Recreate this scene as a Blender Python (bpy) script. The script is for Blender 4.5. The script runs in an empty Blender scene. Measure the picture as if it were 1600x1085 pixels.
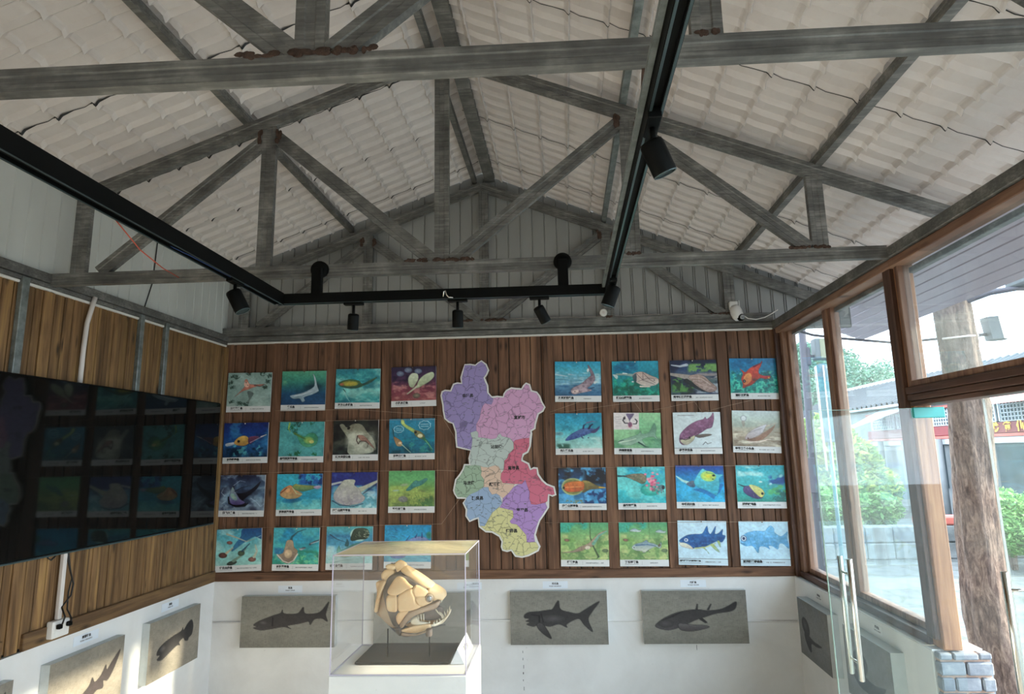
# Small fossil-fish pavilion: steel trusses, tiled roof, plank walls with fish posters, glass front
import bpy, bmesh, math, random
import numpy as np
from mathutils import Vector, Matrix
from mathutils.geometry import delaunay_2d_cdt

scene = bpy.context.scene
COL = scene.collection
EYE = 1.65
FZ = -.26          # floor level

# ---------------------------------------------------------------- camera
def setup_camera():
    yaw, pitch, roll = -.0821, .1712, -.0193
    cy, sy = math.cos(yaw), math.sin(yaw)
    Rz = Matrix(((cy, -sy, 0), (sy, cy, 0), (0, 0, 1)))
    base = Matrix(((1, 0, 0), (0, 0, -1), (0, 1, 0)))
    cp, sp = math.cos(pitch), math.sin(pitch)
    Rx = Matrix(((1, 0, 0), (0, cp, sp), (0, -sp, cp)))
    cr, sr = math.cos(roll), math.sin(roll)
    Rr = Matrix(((cr, -sr, 0), (sr, cr, 0), (0, 0, 1)))
    M = Rr @ Rx @ base @ Rz
    rot = Matrix((M[0], -M[1], -M[2])).transposed()
    cam = bpy.data.cameras.new('camera')
    cam.sensor_width = 36
    cam.lens = 972.3 / 1600 * 36
    cam.clip_start = .02
    cam.clip_end = 600
    o = bpy.data.objects.new('camera', cam)
    COL.objects.link(o)
    o.matrix_world = Matrix.Translation((0, 0, EYE)) @ rot.to_4x4()
    scene.camera = o
setup_camera()

# ---------------------------------------------------------------- world, sun, exposure
vs = scene.view_settings
scene.display_settings.display_device = 'sRGB'
vs.view_transform = 'Standard'
vs.look = 'None'
vs.gamma = 1
vs.use_curve_mapping = False
vs.exposure = 1.32

def setup_world():
    w = bpy.data.worlds.new('sky')
    scene.world = w
    w.use_nodes = True
    nt = w.node_tree
    nt.nodes.clear()
    out = nt.nodes.new('ShaderNodeOutputWorld')
    bg = nt.nodes.new('ShaderNodeBackground')
    tc = nt.nodes.new('ShaderNodeTexCoord')
    nz = nt.nodes.new('ShaderNodeTexNoise')
    mp = nt.nodes.new('ShaderNodeMapping')
    rp = nt.nodes.new('ShaderNodeValToRGB')
    mp.inputs['Scale'].default_value = (1, 1, 3.2)
    nz.inputs['Scale'].default_value = 2.2
    nz.inputs['Detail'].default_value = 5
    rp.color_ramp.elements[0].position = .35
    rp.color_ramp.elements[0].color = (.60, .79, 1.0, 1)
    rp.color_ramp.elements[1].position = .6
    rp.color_ramp.elements[1].color = (.90, .955, 1.0, 1)
    nt.links.new(tc.outputs['Generated'], mp.inputs['Vector'])
    nt.links.new(mp.outputs['Vector'], nz.inputs['Vector'])
    nt.links.new(nz.outputs['Fac'], rp.inputs['Fac'])
    nt.links.new(rp.outputs['Color'], bg.inputs['Color'])
    bg.inputs['Strength'].default_value = 2.9
    nt.links.new(bg.outputs['Background'], out.inputs['Surface'])
setup_world()

def setup_sun():
    L = bpy.data.lights.new('sun', 'SUN')
    L.energy = 4.5
    L.angle = math.radians(1.2)
    L.color = (1.0, .86, .62)
    o = bpy.data.objects.new('sun', L)
    COL.objects.link(o)
    d = Vector((-2.6, -.16, -1.02)).normalized()
    o.rotation_euler = d.to_track_quat('-Z', 'Y').to_euler()
    o.location = (8, -4, 6)
setup_sun()

# ---------------------------------------------------------------- geometry helpers
# The pavilion is very slightly out of square: (u, v, z) = along the back wall, along the side walls, up.
SK = .0342
CU, SU = math.cos(SK), math.sin(SK)
def W(p):
    return Vector((p[0] * CU, p[1] + p[0] * SU, p[2]))

ORG = {}
def newobj(name, data, parent=None, org=None):
    o = bpy.data.objects.new(name, data)
    COL.objects.link(o)
    if parent is not None:
        o.parent = parent
        ORG[o.name] = ORG[parent.name]
    else:
        ORG[o.name] = Vector(org) if org is not None else Vector((0, 0, 0))
        o.location = ORG[o.name]
    return o

def tag(o, label=None, cat=None, group=None, kind=None):
    if label: o['label'] = label
    if cat: o['category'] = cat
    if group: o['group'] = group
    if kind: o['kind'] = kind
    return o

def thing(name, at, label, cat, group=None):
    o = newobj(name, None, None, W(at))
    o.empty_display_size = .05
    return tag(o, label, cat, group)

class MB:
    """collects geometry in (u, v, z); build() links it as one mesh object"""
    def __init__(s):
        s.v = []; s.f = []; s.m = []; s.sm = []
    def add(s, vs_, fs, mi=0, smooth=False):
        b = len(s.v)
        s.v += [tuple(p) for p in vs_]
        for f in fs:
            s.f.append(tuple(b + i for i in f)); s.m.append(mi); s.sm.append(smooth)
        return s
    def box(s, u0, u1, v0, v1, z0, z1, mi=0):
        P = [(u0, v0, z0), (u1, v0, z0), (u1, v1, z0), (u0, v1, z0), (u0, v0, z1), (u1, v0, z1), (u1, v1, z1), (u0, v1, z1)]
        return s.add(P, [(0, 3, 2, 1), (4, 5, 6, 7), (0, 1, 5, 4), (1, 2, 6, 5), (2, 3, 7, 6), (3, 0, 4, 7)], mi)
    def cbox(s, u0, u1, v0, v1, z0, z1, c=.004, mi=0):
        """box with chamfered edges"""
        P = []; idx = {}
        rng = ((u0, u1), (v0, v1), (z0, z1))
        for a in range(3):
            for sx in (0, 1):
                for sy in (0, 1):
                    for sz in (0, 1):
                        sg = (sx, sy, sz)
                        q = []
                        for k in range(3):
                            e = rng[k][sg[k]]
                            if k != a: e += c if sg[k] == 0 else -c
                            q.append(e)
                        idx[(a, sg)] = len(P); P.append(q)
        F = []
        for a in range(3):
            b, d = [k for k in range(3) if k != a]
            for sd in (0, 1):
                r = []
                for (x, y) in ((0, 0), (1, 0), (1, 1), (0, 1)):
                    g = [0, 0, 0]; g[a] = sd; g[b] = x; g[d] = y
                    r.append(idx[(a, tuple(g))])
                F.append(r)
        for e in range(3):
            b, d = [k for k in range(3) if k != e]
            for x in (0, 1):
                for y in (0, 1):
                    g0 = [0, 0, 0]; g0[b] = x; g0[d] = y
                    g1 = list(g0); g1[e] = 1
                    g0 = tuple(g0); g1 = tuple(g1)
                    F.append([idx[(b, g0)], idx[(b, g1)], idx[(d, g1)], idx[(d, g0)]])
        for sx in (0, 1):
            for sy in (0, 1):
                for sz in (0, 1):
                    F.append([idx[(a, (sx, sy, sz))] for a in range(3)])
        return s.add(P, F, mi)
    def beam(s, p0, p1, w, h, up=(0, 0, 1), mi=0, prof=None):
        """bar from p0 to p1; w across, h along 'up'; prof = custom closed profile [(across, up)]"""
        p0 = Vector(p0); p1 = Vector(p1); d = (p1 - p0).normalized(); up = Vector(up)
        a = d.cross(up).normalized(); u2 = a.cross(d).normalized()
        pr = prof or [(-w / 2, -h / 2), (w / 2, -h / 2), (w / 2, h / 2), (-w / 2, h / 2)]
        n = len(pr)
        P = [p0 + a * x + u2 * y for x, y in pr] + [p1 + a * x + u2 * y for x, y in pr]
        F = [tuple(range(n))[::-1], tuple(range(n, 2 * n))] + [(i, (i + 1) % n, n + (i + 1) % n, n + i) for i in range(n)]
        return s.add(P, F, mi)
    def tube(s, path, r, n=8, mi=0, caps=True, smooth=True):
        path = [Vector(p) for p in path]; N = len(path)
        rr = r if isinstance(r, (list, tuple)) else [r] * N
        P = []; F = []; ref = None
        for i, p in enumerate(path):
            d = (path[min(i + 1, N - 1)] - path[max(i - 1, 0)])
            if d.length < 1e-9: d = Vector((0, 0, 1))
            d.normalize()
            if ref is None:
                ref = d.cross(Vector((0, 0, 1)))
                if ref.length < .1: ref = d.cross(Vector((1, 0, 0)))
            a = (ref - d * ref.dot(d)).normalized(); b = d.cross(a); ref = a
            for k in range(n):
                t = 2 * math.pi * k / n
                P.append(p + (a * math.cos(t) + b * math.sin(t)) * rr[i])
        for i in range(N - 1):
            for k in range(n):
                F.append((i * n + k, i * n + (k + 1) % n, (i + 1) * n + (k + 1) % n, (i + 1) * n + k))
        s.add(P, F, mi, smooth)
        if caps:
            b = len(s.v) - len(P)
            s.f.append(tuple(b + k for k in range(n))[::-1]); s.m.append(mi); s.sm.append(False)
            s.f.append(tuple(b + (N - 1) * n + k for k in range(n))); s.m.append(mi); s.sm.append(False)
        return s
    def lathe(s, c, axis, prof, n=20, mi=0):
        """revolve prof [(along, radius)] about axis through c"""
        c = Vector(c); d = Vector(axis).normalized()
        a = d.cross(Vector((0, 0, 1)))
        if a.length < .1: a = d.cross(Vector((1, 0, 0)))
        a.normalize(); b = d.cross(a)
        P = []; F = []
        for t, r in prof:
            for k in range(n):
                q = 2 * math.pi * k / n
                P.append(c + d * t + (a * math.cos(q) + b * math.sin(q)) * max(r, 1e-5))
        for i in range(len(prof) - 1):
            for k in range(n):
                F.append((i * n + k, i * n + (k + 1) % n, (i + 1) * n + (k + 1) % n, (i + 1) * n + k))
        s.add(P, F, mi, True)
        b0 = len(s.v) - len(P)
        s.f.append(tuple(b0 + k for k in range(n))[::-1]); s.m.append(mi); s.sm.append(False)
        s.f.append(tuple(b0 + (len(prof) - 1) * n + k for k in range(n))); s.m.append(mi); s.sm.append(False)
        return s
    def ball(s, c, r, n=12, mi=0):
        rx, ry, rz = r if isinstance(r, (tuple, list)) else (r, r, r)
        P = []; F = []; m = n // 2
        for i in range(m + 1):
            a = math.pi * i / m
            for k in range(n):
                b = 2 * math.pi * k / n
                P.append((c[0] + rx * math.sin(a) * math.cos(b), c[1] + ry * math.sin(a) * math.sin(b), c[2] + rz * math.cos(a)))
        for i in range(m):
            for k in range(n):
                F.append((i * n + k, (i + 1) * n + k, (i + 1) * n + (k + 1) % n, i * n + (k + 1) % n))
        return s.add(P, F, mi, True)
    def prism(s, poly, p0, p1, fn, mi=0):
        """poly = 2D outline, fn(a, b, t) -> (u, v, z); extruded from t=p0 to t=p1"""
        n = len(poly)
        P = [fn(a, b, p0) for a, b in poly] + [fn(a, b, p1) for a, b in poly]
        F = [tuple(range(n)), tuple(range(n, 2 * n))[::-1]] + [(i, n + i, n + (i + 1) % n, (i + 1) % n) for i in range(n)]
        return s.add(P, F, mi)
    def build(s, name, mats, parent=None, at=None, bevel=0, tri=False):
        me = bpy.data.meshes.new(name)
        o = newobj(name, me, parent, W(at) if at is not None else (None if parent is None else None))
        if parent is None and at is None:
            us = [p[0] for p in s.v]; vv = [p[1] for p in s.v]; zz = [p[2] for p in s.v]
            org = W(((min(us) + max(us)) / 2, (min(vv) + max(vv)) / 2, min(zz)))
            ORG[o.name] = org; o.location = org
        og = ORG[o.name]
        me.from_pydata([W(p) - og for p in s.v], [], s.f)
        for m in (mats if isinstance(mats, (list, tuple)) else [mats]): me.materials.append(m)
        me.polygons.foreach_set('material_index', s.m)
        me.polygons.foreach_set('use_smooth', s.sm)
        me.update()
        bm = bmesh.new(); bm.from_mesh(me)
        bmesh.ops.recalc_face_normals(bm, faces=bm.faces)
        bm.to_mesh(me); bm.free()
        if bevel:
            md = o.modifiers.new('bevel', 'BEVEL'); md.width = bevel; md.segments = 2; md.limit_method = 'ANGLE'
        return o

def struct(o):
    o['kind'] = 'structure'
    return o

def copy_tree(o, parent=None, delta=None):
    """copy a thing, its parts and their sub-parts"""
    c = o.copy(); COL.objects.link(c)
    if parent is not None: c.parent = parent
    if delta is not None: c.location = o.location + delta
    ORG[c.name] = Vector(c.location) if parent is None else ORG[parent.name]
    for ch in [x for x in bpy.data.objects if x.parent == o and x != c]:
        copy_tree(ch, c)
    return c

# ---------------------------------------------------------------- material helpers
def srgb(c):
    return tuple(((x / 12.92) if x <= .04045 else ((x + .055) / 1.055) ** 2.4) for x in c)
def hexc(h):
    return srgb(tuple(int(h[i:i + 2], 16) / 255 for i in (0, 2, 4)))

class NT:
    def __init__(s, name):
        s.mat = bpy.data.materials.new(name); s.mat.use_nodes = True
        s.t = s.mat.node_tree; s.t.nodes.clear()
        s.out = s.t.nodes.new('ShaderNodeOutputMaterial')
    def n(s, typ, **kw):
        nd = s.t.nodes.new('ShaderNode' + typ)
        for k, v in kw.items(): setattr(nd, k, v)
        return nd
    def l(s, a, b): s.t.links.new(a, b)
    def coord(s, scale=(1, 1, 1), which='Object', rot=(0, 0, 0)):
        tc = s.n('TexCoord'); mp = s.n('Mapping')
        mp.inputs['Scale'].default_value = scale; mp.inputs['Rotation'].default_value = rot
        s.l(tc.outputs[which], mp.inputs['Vector'])
        return mp.outputs['Vector']
    def noise(s, vec, scale=5, detail=4, rough=.5, dist=0):
        nd = s.n('TexNoise'); nd.inputs['Scale'].default_value = scale; nd.inputs['Detail'].default_value = detail
        nd.inputs['Roughness'].default_value = rough; nd.inputs['Distortion'].default_value = dist
        if vec is not None: s.l(vec, nd.inputs['Vector'])
        return nd.outputs['Fac']
    def ramp(s, fac, stops):
        r = s.n('ValToRGB'); cr = r.color_ramp
        while len(cr.elements) > 1: cr.elements.remove(cr.elements[0])
        cr.elements[0].position = stops[0][0]; cr.elements[0].color = (*stops[0][1], 1)
        for p, c in stops[1:]:
            e = cr.elements.new(p); e.color = (*c, 1)
        s.l(fac, r.inputs['Fac'])
        return r.outputs['Color']
    def mix(s, fac, a, b, mode='MIX'):
        m = s.n('Mix', data_type='RGBA', blend_type=mode)
        if isinstance(fac, (int, float)): m.inputs[0].default_value = fac
        else: s.l(fac, m.inputs[0])
        for x, i in ((a, 6), (b, 7)):
            if isinstance(x, tuple): m.inputs[i].default_value = (*x, 1)
            else: s.l(x, m.inputs[i])
        return m.outputs[2]
    def math(s, op, a, b=None, c=None):
        m = s.n('Math', operation=op)
        for i, x in enumerate((a, b, c)):
            if x is None: continue
            if isinstance(x, (int, float)): m.inputs[i].default_value = x
            else: s.l(x, m.inputs[i])
        return m.outputs[0]
    def bump(s, h, strength=.3, dist=.01):
        b = s.n('Bump'); b.inputs['Strength'].default_value = strength; b.inputs['Distance'].default_value = dist
        s.l(h, b.inputs['Height'])
        return b.outputs['Normal']
    def fin(s, color, rough=.5, metal=0, normal=None, spec=None, emit=None, estr=0):
        p = s.n('BsdfPrincipled')
        if isinstance(color, tuple): p.inputs['Base Color'].default_value = (*color, 1)
        else: s.l(color, p.inputs['Base Color'])
        if isinstance(rough, (int, float)): p.inputs['Roughness'].default_value = rough
        else: s.l(rough, p.inputs['Roughness'])
        p.inputs['Metallic'].default_value = metal
        if spec is not None: p.inputs['Specular IOR Level'].default_value = spec
        if normal is not None: s.l(normal, p.inputs['Normal'])
        if emit is not None:
            p.inputs['Emission Color'].default_value = (*emit, 1); p.inputs['Emission Strength'].default_value = estr
        s.l(p.outputs[0], s.out.inputs['Surface'])
        return s.mat

def simple(name, col, rough=.5, metal=0, var=.12, vscale=8, bump=0, spec=None):
    """plain surface with slight procedural variation"""
    t = NT(name)
    v = t.coord()
    f = t.noise(v, vscale, 4)
    a = tuple(x * (1 - var) for x in col); b = tuple(min(1, x * (1 + var)) for x in col)
    c = t.ramp(f, [(.3, a), (.7, b)])
    nm = t.bump(t.noise(v, vscale * 6, 5), bump, .01) if bump else None
    return t.fin(c, rough, metal, nm, spec)

# ---------------------------------------------------------------- materials
def wood_planks(name, axis, pw, cols, dark, off=0.0, rough=.62, horiz=False):
    """stained vertical planks: each plank its own tone, long grain, knots. axis: object axis across the planks"""
    t = NT(name)
    tc = t.n('TexCoord'); sx = t.n('SeparateXYZ'); t.l(tc.outputs['Object'], sx.inputs[0])
    a = sx.outputs[axis]
    idx = t.math('FLOOR', t.math('DIVIDE', t.math('ADD', a, off), pw))
    wn = t.n('TexWhiteNoise', noise_dimensions='1D'); t.l(idx, wn.inputs['W'])
    shift = t.n('CombineXYZ'); t.l(t.math('MULTIPLY', wn.outputs['Value'], 37.0), shift.inputs['Z'])
    va = t.n('VectorMath', operation='ADD'); t.l(tc.outputs['Object'], va.inputs[0]); t.l(shift.outputs[0], va.inputs[1])
    mp = t.n('Mapping'); mp.inputs['Scale'].default_value = (.8, .8, 15) if horiz else (15, 15, .8); t.l(va.outputs[0], mp.inputs['Vector'])
    g = t.noise(mp.outputs[0], 2.0, 5, .55, .9)
    mp2 = t.n('Mapping'); mp2.inputs['Scale'].default_value = (1.9, 1.9, 9) if horiz else (9, 9, 1.9); t.l(va.outputs[0], mp2.inputs['Vector'])
    blot = t.noise(mp2.outputs[0], 1.1, 3, .5, 1.2)
    vo = t.n('TexVoronoi'); vo.inputs['Scale'].default_value = 1.0
    mp3 = t.n('Mapping'); mp3.inputs['Scale'].default_value = (3.6, 3.6, 11) if horiz else (11, 11, 3.6); t.l(va.outputs[0], mp3.inputs['Vector'])
    t.l(mp3.outputs[0], vo.inputs['Vector'])
    c = t.ramp(g, [(.28, cols[0]), (.5, cols[1]), (.72, cols[2])])
    tone = t.math('ADD', t.math('MULTIPLY', wn.outputs['Value'], .42), .74)
    cm = t.n('CombineColor')
    for i in range(3): t.l(tone, cm.inputs[i])
    c = t.mix(1.0, c, cm.outputs[0], 'MULTIPLY')
    c = t.mix(t.ramp(blot, [(.52, (0, 0, 0)), (.74, (.45, .45, .45))]), c, dark)
    c = t.mix(t.ramp(vo.outputs['Distance'], [(.05, (.9, .9, .9)), (.19, (0, 0, 0))]), c, dark)
    nm = t.bump(g, .25, .004)
    return t.fin(c, rough, 0, nm, .35)

WD = (hexc('3a2317'), hexc('6b4630'), hexc('8f6546'))
M = {}
M['wood_back'] = wood_planks('stained_plank_wood', 0, .0875, (hexc('543a29'), hexc('755440'), hexc('8d684f')), hexc('2b1b14'))
M['wood_left'] = wood_planks('stained_plank_wood_side', 1, .0875, (hexc('5b4229'), hexc('866543'), hexc('a5814f')), hexc('2e2216'), .02)
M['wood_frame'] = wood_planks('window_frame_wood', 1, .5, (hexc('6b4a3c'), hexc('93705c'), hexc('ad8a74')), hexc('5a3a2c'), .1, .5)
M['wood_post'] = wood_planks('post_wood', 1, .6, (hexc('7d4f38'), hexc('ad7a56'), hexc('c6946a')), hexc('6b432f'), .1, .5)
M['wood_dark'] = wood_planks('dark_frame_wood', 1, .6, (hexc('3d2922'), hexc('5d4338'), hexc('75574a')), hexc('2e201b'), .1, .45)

M['board_back'] = wood_planks('horizontal_board_wood', 0, 3.1, (hexc('543a29'), hexc('755440'), hexc('8d684f')), hexc('2b1b14'), .4, .6, True)
M['board_left'] = wood_planks('horizontal_board_wood_side', 1, 3.3, (hexc('4c3724'), hexc('70553a'), hexc('8a6b45')), hexc('2e2216'), .4, .6, True)
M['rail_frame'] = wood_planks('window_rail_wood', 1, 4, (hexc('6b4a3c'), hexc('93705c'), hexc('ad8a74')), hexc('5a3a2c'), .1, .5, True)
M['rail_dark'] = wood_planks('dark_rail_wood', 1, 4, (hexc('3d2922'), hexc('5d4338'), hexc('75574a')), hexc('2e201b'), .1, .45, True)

def galv():
    t = NT('galvanised_steel')
    v = t.coord((1, 1, 1))
    vs_ = t.coord((3, 3, 40)); vl = t.coord((1.2, 14, 30))
    a = t.noise(v, 9, 5, .6); b = t.noise(vl, 4, 4, .6)
    f = t.math('ADD', t.math('MULTIPLY', a, .55), t.math('MULTIPLY', b, .45))
    c = t.ramp(f, [(.33, hexc('4c4b49')), (.5, hexc('6c6b68')), (.66, hexc('96948f'))])
    r = t.math('ADD', t.math('MULTIPLY', b, .3), .38)
    return t.fin(c, r, .25, t.bump(b, .15, .003))
M['galv'] = galv()
def galv_light():
    t = NT('galvanised_channel')
    v = t.coord((1, 1, 1)); a = t.noise(v, 14, 5, .65)
    c = t.ramp(a, [(.35, hexc('636968')), (.65, hexc('8e9593'))])
    return t.fin(c, .42, .3)
M['galv_light'] = galv_light()
M['rust'] = simple('weld_rust', hexc('4c382e'), .9, 0, .35, 60, .6)
M['black'] = simple('black_powder_coat', (.003, .0035, .0035), .55, 0, .2, 6, 0, .12)
M['black_matt'] = simple('matt_black', (.012, .012, .013), .7, 0, .2, 10)
M['track_edge'] = simple('aluminium_sky_highlight', (.10, .14, .15), .3, .7, .15, 6)  # cyan tint puts the sky highlights into the metal colour
M['chrome'] = simple('polished_steel', (.72, .71, .67), .13, 1, .04, 4)
M['lens'] = simple('lamp_lens', (.35, .36, .36), .12, .6, .1, 10)
M['white_plastic'] = simple('white_plastic', hexc('e9e6e2'), .35, 0, .03, 5)
M['pvc'] = simple('pvc_conduit', hexc('ddd5d0'), .4, 0, .04, 5)
M['paper'] = simple('label_paper', hexc('e8eef6'), .4, 0, .02, 5)
M['ink'] = simple('printed_ink', (.02, .02, .022), .6, 0, .05, 5)
M['ink_soft'] = simple('printed_grey_ink', (.16, .16, .17), .6, 0, .05, 5)
M['board_edge'] = simple('foam_board_edge', hexc('d8d6d2'), .6, 0, .04, 8)
M['canvas_side'] = simple('canvas_side', hexc('c6cbcb'), .75, 0, .05, 30, .1)
M['thread'] = simple('thin_string', hexc('b39c86'), .8, 0, .1, 20)
M['pin_white'] = simple('push_pin', hexc('e8e4d8'), .3, 0, .05, 5)
M['pin_brass'] = simple('brass_hanging_hole', hexc('6b5a48'), .4, .5, .05, 5)
M['wire_red'] = simple('red_wire', (.45, .06, .03), .5)
M['wire_blue'] = simple('blue_wire', (.02, .06, .22), .5)
M['cable_black'] = simple('black_cable', (.012, .011, .01), .5)
M['cyan_film'] = simple('teal_protective_film', hexc('35b3b0'), .3, 0, .15, 8)

def plaster(name, a, b):
    t = NT(name)
    v = t.coord(); f = t.noise(v, 2.0, 6, .6, .4); g = t.noise(v, 60, 3)
    c = t.ramp(f, [(.3, a), (.65, b)])
    sp = t.noise(v, 26, 2, .5)
    c = t.mix(t.ramp(sp, [(.74, (0, 0, 0)), (.80, (.35, .35, .35))]), c, tuple(x * .6 for x in a))
    return t.fin(c, .75, 0, t.bump(g, .12, .004))
M['plaster'] = plaster('white_wall_paint', hexc('dddbd9'), hexc('ecebea'))
M['plinth'] = plaster('white_plinth_paint', hexc('d5dadd'), hexc('e6e9ea'))
M['floor'] = simple('floor_tile', hexc('b9b4ac'), .35, 0, .1, 3)

def metal_panel(name, col, ax=0, period=.105):
    t = NT(name)
    v = t.coord((1, 1, .5)); f = t.noise(v, 3, 4, .5)
    c = t.ramp(f, [(.3, tuple(x * .86 for x in col)), (.7, col)])
    return t.fin(c, .3, .1)
M['gable'] = metal_panel('grey_gable_sheet', hexc('a3a3a0'))
M['left_sheet'] = metal_panel('pale_wall_sheet', hexc('e2e4e0'))
M['soffit'] = metal_panel('eave_soffit_sheet', hexc('b0a2ad'))

def roof_mat():
    t = NT('resin_roof_tile')
    v = t.coord((1, 1, 1)); f = t.noise(v, 1.1, 3, .5); g = t.noise(v, 14, 4, .6)
    c = t.ramp(f, [(.3, hexc('cbc2be')), (.7, hexc('ddd6d3'))])
    c = t.mix(t.ramp(g, [(.45, (0, 0, 0)), (.8, (.25, .25, .25))]), c, hexc('b7aca6'))
    return t.fin(c, .38, 0, None, .45)
M['roof'] = roof_mat()
M['seam'] = simple('dark_joint_and_shadow', (.03, .03, .032), .8)  # shared by joints, cracks and the painted shadow at sheet overlaps

def glass_mat(name, tint, ior, film=0.0, dcol=(.8, .85, .85), refl=1.0, dscale=3):
    """clear sheet: see-through, mirror by Fresnel, with an optional diffuse film over it"""
    t = NT(name)
    tr = t.n('BsdfTransparent'); tr.inputs[0].default_value = (*tint, 1)
    gl = t.n('BsdfGlossy'); gl.inputs['Roughness'].default_value = .01; gl.inputs['Color'].default_value = (refl, refl, refl, 1)
    fr = t.n('Fresnel'); ge = t.n('NewGeometry')      # same reflectance on entering and leaving the thin sheet
    t.l(t.math('ADD', t.math('MULTIPLY', ge.outputs['Backfacing'], 1 / ior - ior), ior), fr.inputs['IOR'])
    m = t.n('MixShader'); t.l(fr.outputs[0], m.inputs[0]); t.l(tr.outputs[0], m.inputs[1]); t.l(gl.outputs[0], m.inputs[2])
    o = m.outputs[0]
    if film:
        v = t.coord(); f = t.noise(v, dscale, 6, .7, .5)
        df = t.n('BsdfDiffuse'); df.inputs[0].default_value = (*dcol, 1)
        tl = t.n('BsdfTranslucent'); tl.inputs[0].default_value = (*dcol, 1)
        dm = t.n('MixShader'); dm.inputs[0].default_value = .5; t.l(df.outputs[0], dm.inputs[1]); t.l(tl.outputs[0], dm.inputs[2])
        m2 = t.n('MixShader'); fac = t.math('MULTIPLY', t.ramp(f, [(.3, (.35, .35, .35)), (.75, (1, 1, 1))]), film)
        t.l(fac, m2.inputs[0]); t.l(o, m2.inputs[1]); t.l(dm.outputs[0], m2.inputs[2]); o = m2.outputs[0]
    t.l(o, t.out.inputs['Surface'])
    return t.mat
M['glass'] = glass_mat('window_glass', (.93, .965, .975), 1.5, .07, (.75, .9, .95))
M['door_glass'] = glass_mat('door_glass', (.94, .98, .98), 1.42, .04, (.8, .92, .92))
M['glass_edge'] = simple('polished_glass_edge', hexc('b9dcd2'), .2, 0, .05, 5)
M['acrylic'] = glass_mat('case_acrylic', (.975, .98, .985), 1.38, .045, (.95, .92, .85))
M['acrylic_edge'] = simple('acrylic_edge', hexc('cfc8de'), .2, 0, .04, 5)
M['acrylic_top'] = glass_mat('case_acrylic_lid', (.95, .955, .95), 1.45, .8, (1.0, .93, .70))  # dusty film tinted warm yellow, painting the sunlit glow into the lid

def screen_mat():
    t = NT('tv_screen_glass')
    return t.fin((.004, .005, .005), .04, 0, None, .32)
M['screen'] = screen_mat()

def attr_mat(name, rough=.35, weave=0.0, spec=.5):
    t = NT(name)
    at = t.n('Attribute'); at.attribute_name = 'paint'
    c = at.outputs['Color']
    v = t.coord()
    nm = None
    if weave:
        w = t.noise(t.coord((300, 300, 40)), 1.0, 2); w2 = t.noise(t.coord((40, 40, 300)), 1.0, 2)
        h = t.math('ADD', w, w2)
        c = t.mix(weave, c, t.ramp(h, [(.7, (.55, .55, .53)), (1.3, (1.25, 1.25, 1.2))]), 'MULTIPLY')
        nm = t.bump(h, .15, .001)
    return t.fin(c, rough, 0, nm, spec)
M['poster'] = attr_mat('printed_poster', .38)
M['canvas'] = attr_mat('printed_canvas', .7, .45)

def bone_mat(name, a, b, c3):
    t = NT(name)
    v = t.coord(); f = t.noise(v, 9, 5, .6, .4); g = t.noise(v, 70, 4, .6)
    c = t.ramp(f, [(.3, a), (.55, b), (.75, c3)])
    return t.fin(c, .5, 0, t.bump(g, .2, .002), .4)
M['bone'] = bone_mat('painted_bone_plate', hexc('e0b283'), hexc('f0d0a2'), hexc('f5e0ba'))
M['bone_pale'] = bone_mat('pale_bone', hexc('cfc0a4'), hexc('e8dfc9'), hexc('f4efe2'))
M['bone_tan'] = bone_mat('tan_jaw_bone', hexc('a08672'), hexc('bfa78e'), hexc('d6c5ab'))
M['bone_core'] = bone_mat('dark_skull_interior', hexc('4a4240'), hexc('7a6e66'), hexc('a2968a'))

def bark(name, a, b, c3, sc=1.0):
    t = NT(name)
    v = t.coord((22 * sc, 22 * sc, 5 * sc)); f = t.noise(v, 1.0, 8, .68, 1.2); f2 = t.noise(t.coord((1, 1, 1)), 2.5, 4)
    g = t.noise(t.coord((60, 60, 24)), 1.0, 4, .7)
    h = t.math('ADD', t.math('MULTIPLY', f, .7), t.math('MULTIPLY', g, .3))
    c = t.ramp(h, [(.36, a), (.5, b), (.62, c3)])
    c = t.mix(t.ramp(f2, [(.4, (0, 0, 0)), (.7, (.3, .3, .3))]), c, hexc('70746c'))
    return t.fin(c, .9, 0, t.bump(h, .9, .03))
M['bark'] = bark('tree_bark', hexc('3d302c'), hexc('6e5c53'), hexc('968375'))
def foliage(name, a, b, c3, sc=9):
    t = NT(name)
    at = t.n('Attribute'); at.attribute_name = 'leaf'
    c = t.ramp(at.outputs['Fac'], [(0, a), (.5, b), (1, c3)])
    p = t.n('BsdfPrincipled'); t.l(c, p.inputs['Base Color']); p.inputs['Roughness'].default_value = .55
    tl = t.n('BsdfTranslucent'); t.l(c, tl.inputs[0])
    m = t.n('MixShader'); m.inputs[0].default_value = .3; t.l(p.outputs[0], m.inputs[1]); t.l(tl.outputs[0], m.inputs[2])
    t.l(m.outputs[0], t.out.inputs['Surface'])
    return t.mat
M['leaf_green'] = foliage('green_leaves', hexc('3f6b3a'), hexc('6fa35a'), hexc('a9cf86'))
M['leaf_yellow'] = foliage('yellow_green_leaves', hexc('4f7a3f'), hexc('8bac58'), hexc('cfd476'))
M['leaf_hazy'] = foliage('hazy_hill_leaves', hexc('45685c'), hexc('5f8a76'), hexc('80a690'))  # distance haze is mixed into these paler leaf colours
M['brick'] = None
def brick():
    t = NT('grey_painted_brick')
    v = t.coord(); f = t.noise(v, 12, 5, .6); g = t.noise(v, 50, 4, .6)
    c = t.ramp(f, [(.3, hexc('727984')), (.55, hexc('8f969e')), (.75, hexc('b4b8bb'))])
    return t.fin(c, .85, 0, t.bump(g, .5, .006))
M['brick'] = brick()
M['mortar'] = simple('brick_mortar', hexc('b49a8a'), .9, 0, .2, 30, .3)
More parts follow.
